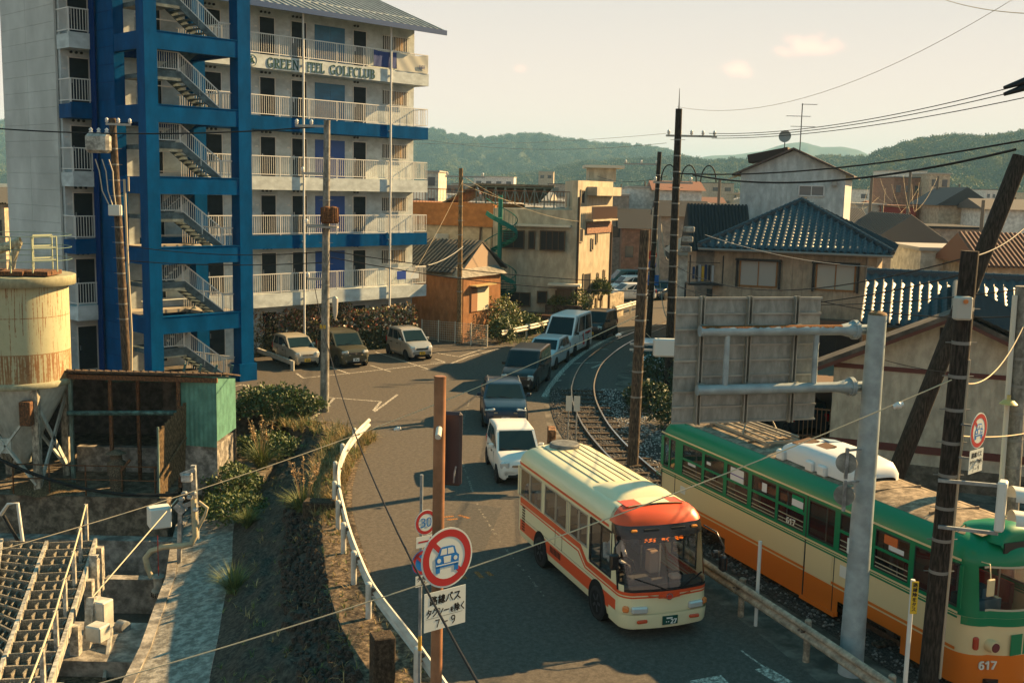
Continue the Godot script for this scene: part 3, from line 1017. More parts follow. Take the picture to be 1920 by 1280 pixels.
func stair(t: Node3D, y0: float, steel: Material, rail: Material) -> void:
	var a := Vector3(-1.3, y0, -0.6)
	var b := Vector3(-3.35, y0 + 1.57, -0.6)
	var fl := MB.new()
	for z in [-0.6, -1.75]:
		fl.bar(Vector3(a.x, a.y, z), Vector3(b.x, b.y, z), 0.06, 0.3)
	fl.b2(Vector3(-4.75, b.y - 0.2, -0.55), Vector3(-3.35, b.y, -1.8))
	fl.b2(Vector3(-4.75, b.y - 0.3, -0.5), Vector3(-3.3, b.y + 0.12, -0.56))
	for k in 9:
		var s := (k + 0.5) / 9.0
		fl.box(a.lerp(b, s) + Vector3(0, -0.02, -0.57), Vector3(0.27, 0.04, 1.1))
	# second half: back up to the right, behind
	for z in [-2.0, -3.1]:
		fl.bar(Vector3(-3.35, b.y, z), Vector3(-1.3, b.y + 1.57, z), 0.06, 0.3)
	for k in 9:
		var s := (k + 0.5) / 9.0
		fl.box(Vector3(lerpf(-3.35, -1.3, s), lerpf(b.y, b.y + 1.57, s), -2.55), Vector3(0.27, 0.04, 1.05))
	fl.b2(Vector3(-4.75, b.y - 0.2, -1.8), Vector3(-3.35, b.y, -3.2))
	part(t, "stair_flight", fl, steel)
	var rl := MB.new()
	var h := Vector3(0, 0.95, 0)
	var lo := Vector3(0, 0.22, 0)
	rl.bar(a + h, b + h, 0.05)
	rl.bar(a + lo, b + lo, 0.04)
	rl.bar(b + h, Vector3(-4.75, b.y + 0.95, -0.58), 0.05)
	rl.bar(b + lo, Vector3(-4.75, b.y + 0.22, -0.58), 0.04)
	rl.bar(a + h, Vector3(-0.7, a.y + 0.95, -0.6), 0.05)
	rl.bar(a + lo * 0.6, Vector3(-0.7, a.y + 0.14, -0.6), 0.04)
	rl.bar(Vector3(-0.75, a.y + 0.95, -0.6), Vector3(-1.5, a.y + 0.95, -4.1), 0.05)
	for q in [a, a.lerp(b, 0.5), b]: rl.bar(q - Vector3(0, 0.1, 0), q + h, 0.06)
	for k in 20:
		var q := a.lerp(b, k / 20.0)
		rl.bar(q + lo, q + h, 0.02)
	for k in 12:
		var x := lerpf(-3.4, -4.7, k / 12.0)
		rl.bar(Vector3(x, b.y + 0.22, -0.58), Vector3(x, b.y + 0.95, -0.58), 0.02)
	for k in 6:
		var x := lerpf(-1.3, -0.72, k / 6.0)
		rl.bar(Vector3(x, a.y + 0.14, -0.6), Vector3(x, a.y + 0.95, -0.6), 0.02)
	for k in 22:
		var s := k / 22.0
		var q := Vector3(lerpf(-0.75, -1.5, s), a.y, lerpf(-0.6, -4.1, s))
		rl.bar(q + Vector3(0, 0.1, 0), q + h, 0.02)
	part(t, "stair_railing", rl, rail)

# ---------------------------------------------------------------- vehicles: local +z is forward, +x the vehicle's own left
func lerp4(a: Vector3, b: Vector3, c: Vector3, d: Vector3, u: float, v: float) -> Vector3:
	return a.lerp(b, u).lerp(d.lerp(c, u), v)

func wheel(t: Node3D, x: float, z: float, r: float, w: float, side: float, rimm: Material, hub := 0.62) -> void:
	var q := MB.new()
	var rows := []
	for k in [[0.0, r * 0.7], [0.0, r * 0.93], [0.03, r], [w - 0.03, r], [w, r * 0.93], [w, r * 0.7]]:
		var row := []
		for j in 20: row.append(Vector3(x + side * (k[0] - w), r + k[1] * sin(TAU * j / 20.0), z + k[1] * cos(TAU * j / 20.0)))
		rows.append(row)
	q.grid(rows, Vector3.ZERO, true)
	var o := part(t, "wheel", q, mat(0.018, 0.018, 0.02, 0.8))
	var rm := MB.new()
	rm.cyl(Vector3(x - side * 0.06, r, z), Vector3(x - side * 0.015, r, z), r * hub, -1, 16)
	part(o, "rim", rm, rimm)
	var sp := MB.new()
	for j in 5:
		var a := TAU * j / 5.0
		sp.bar(Vector3(x - side * 0.012, r + sin(a) * r * 0.15, z + cos(a) * r * 0.15), Vector3(x - side * 0.012, r + sin(a) * r * 0.55, z + cos(a) * r * 0.55), r * 0.16, 0.02, Vector3(1, 0, 0))
	part(o, "rim_slot", sp, mat(0.03, 0.03, 0.035, 0.6))

func car(called: String, label: String, cat: String, at: Vector2, head: float, p: Dictionary, group := "") -> Node3D:
	var t := thing(called, label, cat, P(at.x, at.y, 0.006), PI - deg_to_rad(head), group)
	var L: float = p.L
	var W: float = p.W * 0.5
	var H: float = p.H
	var zf := L * 0.5
	var hf: float = p.hf
	var hc: float = p.hc
	var zc: float = zf - p.cowl
	var zt: float = zf - p.wtop
	var zr: float = -zf + p.rbase
	var zr2: float = -zf + p.rtop
	var br: float = p.br
	var b0: float = p.get("clear", 0.2)
	var dirty: Material = p.paint
	var st := [[-zf, br - 0.3, 0.80, b0 + 0.12], [-zf + 0.05, br - 0.1, 0.90, b0 + 0.05], [-zf + 0.2, br - 0.01, 0.975, b0], [-zf + 0.5, br, 1.0, b0], [zr * 0.4 + zc * 0.6 - 0.4, (br + hc) * 0.5, 1.0, b0], [zc - 0.15, hc, 1.0, b0], [zc + 0.05, hc - 0.005, 0.995, b0], [lerpf(zc, zf, 0.45), lerpf(hc, hf, 0.4) + 0.015, 0.98, b0], [zf - 0.22, hf, 0.93, b0], [zf - 0.09, hf - 0.06, 0.86, b0], [zf - 0.02, hf - 0.2, 0.80, b0 + 0.03], [zf, hf - 0.33, 0.74, b0 + 0.1]]
	var rows := []
	for s in st:
		var w: float = W * s[2]
		var tp: float = s[1]
		var bt: float = s[3]
		var row := []
		var half := [[0.86, bt], [0.97, bt + 0.06], [1.0, bt + 0.2], [1.0, lerpf(bt, tp, 0.55)], [0.985, tp - 0.12], [0.955, tp - 0.035], [0.9, tp - 0.005], [0.45, tp + 0.012]]
		for q in half: row.append(Vector3(-w * q[0], q[1], s[0]))
		half.reverse()
		for q in half: row.append(Vector3(w * q[0], q[1], s[0]))
		rows.append(row)
	var bd := MB.new()
	bd.grid(rows, Vector3.UP)
	for e in [rows[0], rows[-1]]:
		var m := Vector3.ZERO
		for q in e: m += q
		m /= e.size()
		for i in e.size() - 1:
			var k := Vector3(0, 0, signf(m.z))
			bd.add(m, e[i], e[i + 1], k, k, k)
	part(t, "body", bd, p.paint)
	# greenhouse
	var tb: float = p.get("tumble", 0.86)
	var A := Vector3(W * 0.955, hc - 0.03, zc)
	var B := Vector3(W * 0.955, br - 0.03, zr)
	var C := Vector3(W * tb, H - 0.07, zr2)
	var D := Vector3(W * tb, H - 0.07, zt)
	var mx := Vector3(-1, 1, 1)
	var gh := MB.new()
	gh.fquad(A, B, C, D, Vector3(1, 0, 0))
	gh.fquad(A * mx, B * mx, C * mx, D * mx, Vector3(-1, 0, 0))
	gh.fquad(A, A * mx, D * mx, D, Vector3(0, 0.3, 1))
	gh.fquad(B, B * mx, C * mx, C, Vector3(0, 0.3, -1))
	part(t, "pillars", gh, p.get("pillar", p.paint))
	var rr := []
	for q in [[zr2 - 0.01, -0.02, 1.0], [zr2 + 0.06, 0.03, 0.985], [zr2 + 0.3, 0.065, 0.985], [(zr2 + zt) * 0.5, 0.075, 0.99], [zt - 0.35, 0.065, 0.985], [zt - 0.05, 0.025, 0.985], [zt + 0.02, -0.015, 1.0]]:
		var row := []
		var w := W * tb * float(q[2])
		var yb := H - 0.075
		for k in [[1.01, -0.015], [1.0, 0.012], [0.94, q[1] * 0.75 + 0.005], [0.8, q[1]], [0.0, q[1] + 0.008], [-0.8, q[1]], [-0.94, q[1] * 0.75 + 0.005], [-1.0, 0.012], [-1.01, -0.015]]:
			row.append(Vector3(w * k[0], yb + k[1], q[0]))
		rr.append(row)
	var rf := MB.new()
	rf.grid(rr, Vector3.UP)
	part(t, "roof", rf, p.get("roofpaint", p.paint))
	var gl: Material = p.get("glass", mats["carglass"])
	var k0 := 0.012
	var ws := MB.new()
	var o := Vector3(0, 0.4, 1).normalized() * k0
	ws.fquad(lerp4(A, A * mx, D * mx, D, 0.05, 0.04) + o, lerp4(A, A * mx, D * mx, D, 0.95, 0.04) + o, lerp4(A, A * mx, D * mx, D, 0.93, 0.94) + o, lerp4(A, A * mx, D * mx, D, 0.07, 0.94) + o, Vector3(0, 0.3, 1))
	part(t, "windshield", ws, gl)
	var wp := MB.new()
	for q in [[0.32, 0.1, 0.62, 0.16], [0.66, 0.09, 0.9, 0.14]]:
		wp.bar(lerp4(A, A * mx, D * mx, D, q[0], q[1] - 0.05) + o * 2.0, lerp4(A, A * mx, D * mx, D, q[2], q[3]) + o * 2.0, 0.02)
	part(t, "wiper", wp, mat(0.01, 0.01, 0.01, 0.5))
	var rw := MB.new()
	o = Vector3(0, 0.2, -1).normalized() * k0
	rw.fquad(lerp4(B, B * mx, C * mx, C, 0.08, 0.12) + o, lerp4(B, B * mx, C * mx, C, 0.92, 0.12) + o, lerp4(B, B * mx, C * mx, C, 0.9, 0.9) + o, lerp4(B, B * mx, C * mx, C, 0.1, 0.9) + o, Vector3(0, 0.3, -1))
	part(t, "rear_window", rw, gl)
	for s in [Vector3(1, 1, 1), mx]:
		for q in p.win:
			var sw := MB.new()
			var ox := Vector3(k0 * s.x, 0, 0)
			sw.fquad(lerp4(A, B, C, D, q[0], 0.1) * s + ox, lerp4(A, B, C, D, q[1], 0.1) * s + ox, lerp4(A, B, C, D, q[2], 0.9) * s + ox, lerp4(A, B, C, D, q[3], 0.9) * s + ox, s * Vector3.RIGHT)
			part(t, "side_window", sw, gl)
		var mr := MB.new()
		mr.cbox(Vector3((W + 0.1) * s.x, hc + 0.08, zc - 0.45), Vector3(0.19, 0.15, 0.1), 0.03)
		mr.bar(Vector3(W * 0.9 * s.x, hc - 0.0, zc - 0.42), Vector3((W + 0.06) * s.x, hc + 0.03, zc - 0.45), 0.05)
		part(t, "side_mirror", mr, p.get("mirror", p.paint))
		var dl := MB.new()
		for zz in p.get("seams", [0.12, -0.22]):
			dl.b2(Vector3((W * 1.0 - 0.01) * s.x, b0 + 0.12, L * zz - 0.006), Vector3((W + 0.003) * s.x, br - 0.12, L * zz + 0.006))
		for zz in [L * 0.0, L * -0.26]:
			dl.b2(Vector3((W - 0.01) * s.x, br - 0.2, zz - 0.1), Vector3((W + 0.02) * s.x, br - 0.165, zz + 0.08))
		part(t, "door_seam", dl, mat(0.02, 0.02, 0.02, 0.5))
		for q in [zf - p.fo, -zf + p.ro]:
			var ar := MB.new()
			ar.cyl(Vector3((W - 0.15) * s.x, p.wr + 0.015, q), Vector3((W + 0.004) * s.x, p.wr + 0.015, q), p.wr + 0.055, -1, 20)
			part(t, "wheel_arch", ar, mat(0.012, 0.012, 0.013, 0.9))
			wheel(t, (W + 0.012) * s.x, q, p.wr, 0.17, s.x, p.get("rim", mat(0.42, 0.42, 0.42, 0.35, 0.7)))
		# lamps
		var hl := MB.new()
		var hw: float = p.get("lw", 0.32)
		var hh: float = p.get("lh", 0.15)
		hl.cbox(Vector3((W * 0.90 - hw * 0.5) * s.x, hf - 0.07 - hh * 0.5, zf - 0.125), Vector3(hw, hh, 0.2), 0.04, Basis(Vector3.UP, 0.35 * s.x) * Basis(Vector3.FORWARD, 0.12 * s.x))
		part(t, "headlight", hl, mats["lamp"])
		var tl := MB.new()
		tl.cbox(Vector3(W * 0.86 * s.x, br - 0.12, -zf + 0.1), Vector3(0.16, 0.32, 0.16), 0.03)
		part(t, "tail_light", tl, mat(0.3, 0.01, 0.01, 0.2))
		var fg := MB.new()
		fg.cyl(Vector3(W * 0.66 * s.x, b0 + 0.2, zf - 0.06), Vector3(W * 0.66 * s.x, b0 + 0.2, zf + 0.0), 0.05, -1, 10)
		part(t, "fog_lamp", fg, mats["lamp"])
	var gm := MB.new()
	var gw: float = p.get("gw", 0.5)
	var gh2: float = p.get("gh", 0.12)
	var gy: float = p.get("gy", hf - 0.2)
	gm.cbox(Vector3(0, gy, zf - 0.03), Vector3(W * 2 * gw, gh2, 0.1), 0.03)
	var go := part(t, "grille", gm, mat(0.015, 0.015, 0.017, 0.4))
	var gc := MB.new()
	gc.box(Vector3(0, gy + gh2 * 0.42, zf + 0.022), Vector3(W * 2 * gw * 0.96, 0.022, 0.02))
	if p.get("chrome", true): gc.box(Vector3(0, gy - gh2 * 0.1, zf + 0.02), Vector3(W * 2 * gw * 0.9, 0.015, 0.02))
	gc.cyl(Vector3(0, gy, zf + 0.01), Vector3(0, gy, zf + 0.035), 0.05, -1, 12)
	part(go, "chrome_trim", gc, mat(0.6, 0.6, 0.6, 0.2, 1.0))
	var li := MB.new()
	li.cbox(Vector3(0, b0 + 0.14, zf - 0.03), Vector3(W * 1.2, 0.11, 0.1), 0.03)
	part(t, "lower_intake", li, mat(0.015, 0.015, 0.017, 0.6))
	if p.get("claw", false):   # dark cladding round the bumper and wheels
		for s in [-1.0, 1.0]:
			var cd := MB.new()
			cd.bar(Vector3(W * 0.9 * s, b0 + 0.42, zf - 0.16), Vector3(W * 0.35 * s, b0 + 0.5, zf + 0.005), 0.05)
			cd.bar(Vector3(W * 0.9 * s, b0 + 0.42, zf - 0.16), Vector3(W * 0.62 * s, b0 + 0.12, zf - 0.02), 0.06)
			part(t, "bumper_trim", cd, mat(0.35, 0.3, 0.2, 0.4, 0.6))
	if p.get("rack", false):
		for s in [-1.0, 1.0]:
			var rk := MB.new()
			rk.tube([Vector3(W * tb * 0.88 * s, H - 0.03, zt - 0.35), Vector3(W * tb * 0.88 * s, H + 0.05, zt - 0.5), Vector3(W * tb * 0.88 * s, H + 0.05, zr2 + 0.4), Vector3(W * tb * 0.88 * s, H - 0.03, zr2 + 0.25)], 0.02, 6)
			part(t, "roof_rail", rk, mat(0.4, 0.38, 0.34, 0.3, 0.9))
	var ub := MB.new()
	ub.b2(Vector3(-W * 0.86, b0 - 0.03, -zf + 0.3), Vector3(W * 0.86, b0 + 0.2, zf - 0.3))
	part(t, "underbody", ub, mat(0.01, 0.01, 0.01, 0.9))
	var pl := MB.new()
	var py: float = p.get("py", b0 + 0.24)
	var pxx: float = p.get("px", 0.0)
	pl.box(Vector3(pxx, py, zf + 0.03), Vector3(0.33, 0.165, 0.02))
	var plo := part(t, "license_plate", pl, mat(0.75, 0.42, 0.04, 0.5) if p.get("yellow", false) else mat(0.65, 0.66, 0.64, 0.5))
	var pt := MB.new()
	for q in [[-0.07, -0.02, 0.035, 0.075], [-0.02, -0.02, 0.035, 0.075], [0.05, -0.02, 0.035, 0.075], [0.1, -0.02, 0.035, 0.075], [-0.03, 0.05, 0.1, 0.025]]:
		pt.box(Vector3(pxx + q[0], py + q[1], zf + 0.041), Vector3(q[2], q[3], 0.004))
	part(plo, "plate_digits", pt, mat(0.02, 0.03, 0.02, 0.6))
	return t

func build_cars() -> void:
	var cg: StandardMaterial3D = mat(0.012, 0.026, 0.032, 0.04)
	cg.metallic_specular = 0.2
	mats["carglass"] = cg
	mats["lamp"] = mat(0.55, 0.55, 0.52, 0.08, 0.3)
	var kei := {"L": 3.4, "W": 1.475, "H": 1.63, "hf": 0.86, "hc": 1.0, "cowl": 0.72, "wtop": 1.42, "rbase": 0.12, "rtop": 0.3, "br": 0.98, "fo": 0.62, "ro": 0.42, "wr": 0.27, "win": [[0.06, 0.30, 0.30, 0.28], [0.33, 0.62, 0.62, 0.33], [0.66, 0.93, 0.88, 0.66]], "yellow": true, "gw": 0.42, "gh": 0.07, "lw": 0.3, "lh": 0.22}
	var c := kei.duplicate()
	c.paint = paint(0.62, 0.60, 0.55, 0.35)
	c.glass = cg
	c.px = 0.36
	var mv := car("car", "white small tall hatchback in traffic, close behind the red and cream bus", "car", Vector2(0.13, 35.6), 171, c)
	seat_person(mv, 0.34, 0.42, 0.28, true)
	car_seats(mv, 0.55, c)
	c = {"L": 4.46, "W": 1.825, "H": 1.6, "hf": 0.95, "hc": 1.07, "cowl": 1.25, "wtop": 2.05, "rbase": 0.35, "rtop": 0.75, "br": 1.05, "fo": 0.92, "ro": 0.9, "wr": 0.34, "clear": 0.24, "win": [[0.08, 0.36, 0.36, 0.3], [0.39, 0.7, 0.7, 0.39], [0.73, 0.95, 0.85, 0.73]], "paint": paint(0.012, 0.028, 0.05, 0.3), "gw": 0.55, "gh": 0.18, "gy": 0.52, "lw": 0.42, "lh": 0.1, "claw": true, "rack": true, "tumble": 0.8, "rim": mat(0.2, 0.2, 0.2, 0.3, 0.8)}
	car("car", "dark blue sport utility car with roof rails, following the white hatchback", "car", Vector2(-0.3, 44.1), 177, c)
	c = {"L": 4.69, "W": 1.695, "H": 1.84, "hf": 0.93, "hc": 1.1, "cowl": 0.95, "wtop": 1.75, "rbase": 0.1, "rtop": 0.25, "br": 1.05, "fo": 0.85, "ro": 0.8, "wr": 0.32, "win": [[0.04, 0.16, 0.14, 0.1], [0.19, 0.42, 0.42, 0.19], [0.45, 0.7, 0.7, 0.45], [0.73, 0.95, 0.93, 0.73]], "paint": paint(0.022, 0.02, 0.02, 0.3), "gw": 0.6, "gh": 0.14, "lw": 0.3, "lh": 0.26, "tumble": 0.9}
	car("minivan", "black minivan with chrome grille, following the dark blue car", "minivan", Vector2(0.75, 52.2), 192, c)
	c = {"L": 4.2, "W": 1.69, "H": 1.52, "hf": 0.85, "hc": 1.0, "cowl": 1.0, "wtop": 1.8, "rbase": 0.15, "rtop": 0.4, "br": 0.98, "fo": 0.8, "ro": 0.8, "wr": 0.3, "win": [[0.06, 0.33, 0.33, 0.27], [0.36, 0.64, 0.64, 0.36], [0.68, 0.95, 0.9, 0.68]], "paint": paint(0.42, 0.46, 0.47, 0.35, 0.2)}
	car("car", "pale silver estate car half hidden between black minivan and white van", "car", Vector2(1.95, 58.5), 196, c)
	c = {"L": 4.9, "W": 1.75, "H": 2.28, "hf": 1.08, "hc": 1.22, "cowl": 0.55, "wtop": 1.45, "rbase": 0.06, "rtop": 0.2, "br": 1.2, "fo": 0.95, "ro": 1.1, "wr": 0.33, "win": [[0.04, 0.2, 0.19, 0.14], [0.25, 0.58, 0.58, 0.25], [0.61, 0.95, 0.93, 0.61]], "paint": paint(0.66, 0.64, 0.62, 0.4), "gw": 0.55, "gh": 0.28, "gy": 0.68, "lw": 0.34, "lh": 0.2, "tumble": 0.88, "mirror": mat(0.02, 0.02, 0.02, 0.5)}
	var vn := car("van", "white high-roof van with red lettering on its nose and side", "van", Vector2(3.3, 63.5), 199, c)
	var red := mat(0.6, 0.05, 0.04, 0.5)
	var vl := MB.new()
	for k in 11: # nose lettering: a row of small red characters
		vl.box(Vector3(-0.55 + k * 0.11, 1.13 + 0.0, 2.33 - absf(k - 5) * 0.006), Vector3(0.075, 0.1, 0.3), Basis(Vector3.RIGHT, -0.5))
	for k in 6:
		vl.box(Vector3(-0.35 + k * 0.14, 2.12, 1.06), Vector3(0.1, 0.1, 0.02), Basis(Vector3.RIGHT, -0.9))
	vl.bar(Vector3(-0.42, 2.06, 1.13), Vector3(0.45, 2.06, 1.13), 0.02)
	vl.bar(Vector3(-0.42, 2.18, 0.99), Vector3(0.45, 2.18, 0.99), 0.02)
	part(vn, "red_lettering", vl, red)
	vl = MB.new()
	vl.bar(Vector3(0.885, 0.5, -0.4), Vector3(0.885, 1.15, -0.1), 0.01, 0.16, Vector3(0, 0, 1))
	vl.bar(Vector3(0.885, 1.1, -0.6), Vector3(0.885, 1.1, -1.8), 0.01, 0.12)
	vl.bar(Vector3(0.885, 0.55, -0.1), Vector3(0.885, 0.55, -0.5), 0.01, 0.2)
	part(vn, "red_side_graphic", vl, red)
	c = kei.duplicate()
	c.merge({"H": 1.79, "hf": 0.98, "hc": 1.1, "cowl": 0.55, "wtop": 1.1, "br": 1.05, "paint": paint(0.02, 0.018, 0.018, 0.25), "tumble": 0.92, "gw": 0.6, "gh": 0.12, "roofpaint": paint(0.05, 0.05, 0.05, 0.3)}, true)
	car("car", "black boxy small car driving behind the white van", "car", Vector2(5.7, 70.2), 203, c)
	# parked beside the hedge
	c = kei.duplicate()
	c.merge({"H": 1.54, "hf": 0.9, "hc": 1.0, "cowl": 0.85, "wtop": 1.5, "br": 0.98, "paint": paint(0.38, 0.34, 0.27, 0.4, 0.3), "lw": 0.28, "lh": 0.2, "px": -0.05}, true)
	car("car", "beige small hatchback parked by the hedge, beside the low white rail", "car", Vector2(-11.45, 56.9), 147, c)
	c = {"L": 3.8, "W": 1.645, "H": 1.745, "hf": 0.97, "hc": 1.08, "cowl": 0.85, "wtop": 1.5, "rbase": 0.1, "rtop": 0.22, "br": 1.04, "fo": 0.7, "ro": 0.6, "wr": 0.3, "win": [[0.05, 0.17, 0.15, 0.12], [0.2, 0.42, 0.42, 0.2], [0.45, 0.7, 0.7, 0.45], [0.74, 0.95, 0.92, 0.74]], "paint": paint(0.085, 0.078, 0.05, 0.35, 0.4), "gw": 0.45, "gh": 0.16, "gy": 0.75, "lw": 0.36, "lh": 0.16, "tumble": 0.9, "claw": true}
	car("minivan", "olive green compact minivan parked nose-out against the hedge", "minivan", Vector2(-9.1, 57.6), 149, c)
	c = kei.duplicate()
	c.merge({"paint": paint(0.42, 0.40, 0.36, 0.35, 0.5), "gw": 0.5, "gh": 0.1, "lw": 0.34, "lh": 0.2}, true)
	car("car", "silver small tall wagon parked nose-out at the hedge end", "car", Vector2(-5.75, 60.2), 150, c)
	# far lot beyond the cream building
	var far := kei.duplicate()
	far.yellow = false
	for q in [["teal parked minivan with dark windows on the lot beyond the cream house", 1170, 523, 0.02, 0.10, 0.11, 1.85, 106.0, 260.0], ["white parked minivan in front of the teal one on the far lot", 1180, 540, 0.6, 0.6, 0.58, 1.75, 100.0, 255.0], ["white parked hatchback lowest on the far lot", 1182, 560, 0.62, 0.6, 0.56, 1.55, 94.5, 252.0], ["navy parked car standing between poles on the far lot", 1246, 552, 0.012, 0.03, 0.06, 1.6, 97.0, 215.0], ["grey blue parked minivan under the road direction signs", 1218, 530, 0.03, 0.06, 0.09, 1.8, 105.0, 240.0]]:
		c = far.duplicate()
		c.merge({"L": 4.3, "W": 1.7, "H": q[6], "paint": paint(q[3], q[4], q[5], 0.3), "cowl": 0.9, "wtop": 1.6, "fo": 0.8, "ro": 0.75, "wr": 0.3}, true)
		var g := px(q[1], q[2], q[7])
		var cc := car("car", q[0], "car", Vector2(g.x, q[7]), q[8], c, "")
	c = far.duplicate()
	c.merge({"L": 4.2, "W": 1.69, "H": 1.5, "paint": paint(0.6, 0.62, 0.63, 0.3)}, true)
	car("car", "white car parked behind the dark shrubs beside the track", "car", Vector2(7.6, 57.6), 190, c)
	c = far.duplicate()
	c.merge({"L": 3.9, "W": 1.65, "H": 1.5, "paint": paint(0.012, 0.014, 0.02, 0.3)}, true)
	car("car", "dark car in the carport below the big sign board", "car", Vector2(11.4, 43.5), 350, c)

func car_seats(t: Node3D, z: float, p: Dictionary) -> void:
	for x in [-0.34, 0.34]:
		var s := MB.new()
		s.cbox(Vector3(x, 0.62, z - 0.25), Vector3(0.46, 0.16, 0.5), 0.05)
		s.cbox(Vector3(x, 0.95, z - 0.5), Vector3(0.44, 0.6, 0.14), 0.05, Basis(Vector3.RIGHT, -0.15))
		s.cbox(Vector3(x, 1.3, z - 0.56), Vector3(0.24, 0.16, 0.1), 0.04)
		part(t, "seat", s, mat(0.12, 0.115, 0.105, 0.9))

# a seated driver: one continuous body by smooth union of tapered capsules
func seat_person(t: Node3D, x: float, seat_y: float, z: float, small := false, shirt := Color(0.5, 0.5, 0.48)) -> void:
	var o := Vector3(x, seat_y, z)
	var J := [
		[Vector3(0, 0.26, -0.12), Vector3(0, 0.55, -0.2), 0.155, 0.165], [Vector3(0, 0.55, -0.2), Vector3(0, 0.72, -0.2), 0.17, 0.09], [Vector3(0, 0.72, -0.2), Vector3(0, 0.83, -0.18), 0.055, 0.05],
		[Vector3(-0.19, 0.66, -0.2), Vector3(-0.24, 0.42, -0.08), 0.06, 0.048], [Vector3(-0.24, 0.42, -0.08), Vector3(-0.15, 0.46, 0.2), 0.046, 0.034], [Vector3(0.19, 0.66, -0.2), Vector3(0.24, 0.42, -0.08), 0.06, 0.048], [Vector3(0.24, 0.42, -0.08), Vector3(0.15, 0.46, 0.2), 0.046, 0.034],
		[Vector3(-0.1, 0.24, -0.1), Vector3(-0.13, 0.26, 0.32), 0.09, 0.065], [Vector3(-0.13, 0.26, 0.32), Vector3(-0.13, -0.12, 0.42), 0.06, 0.042], [Vector3(0.1, 0.24, -0.1), Vector3(0.13, 0.26, 0.32), 0.09, 0.065], [Vector3(0.13, 0.26, 0.32), Vector3(0.13, -0.12, 0.42), 0.06, 0.042],
		[Vector3(-0.15, 0.46, 0.2), Vector3(-0.12, 0.49, 0.28), 0.034, 0.03], [Vector3(0.15, 0.46, 0.2), Vector3(0.12, 0.49, 0.28), 0.034, 0.03]]
	var p := thing("person", "driver in a pale shirt seated at the wheel of the " + ("white hatchback" if small else "bus"), "person", t.transform * o, t.rotation.y)
	var body := capsules(J, 0.028)
	for i in body.v.size():
		var q := body.v[i]
		body.c[i] = shirt if q.y > 0.3 and q.z < 0.2 or absf(q.x) > 0.14 and q.y > 0.38 and q.z < 0.0 else Color(0.03, 0.03, 0.04)
		if q.y > 0.74 or q.z > 0.14 and q.y > 0.38: body.c[i] = Color(0.42, 0.27, 0.19)
	part(p, "body", body, vcmat(0.8))
	var hd := capsules([[Vector3(0, 0.9, -0.15), Vector3(0, 0.99, -0.165), 0.075, 0.092], [Vector3(0, 0.885, -0.1), Vector3(0, 0.87, -0.13), 0.045, 0.06], [Vector3(0, 0.945, -0.065), Vector3(0, 0.925, -0.055), 0.012, 0.017], [Vector3(-0.085, 0.95, -0.16), Vector3(-0.088, 0.92, -0.16), 0.016, 0.013], [Vector3(0.085, 0.95, -0.16), Vector3(0.088, 0.92, -0.16), 0.016, 0.013]], 0.012)
	for i in hd.v.size():
		var q := hd.v[i]
		hd.c[i] = Color(0.42, 0.27, 0.19)
		if absf(absf(q.x) - 0.032) < 0.014 and absf(q.y - 0.955) < 0.008 and q.z > -0.1: hd.c[i] = Color(0.03, 0.02, 0.02)
		if absf(q.x) < 0.025 and absf(q.y - 0.885) < 0.006 and q.z > -0.1: hd.c[i] = Color(0.25, 0.08, 0.07)
	part(p, "head", hd, vcmat(0.7))
	var hr := capsules([[Vector3(0, 1.01, -0.175), Vector3(0, 0.95, -0.2), 0.092, 0.085]], 0.014)
	part(p, "hair", hr, mat(0.012, 0.01, 0.009, 0.7))

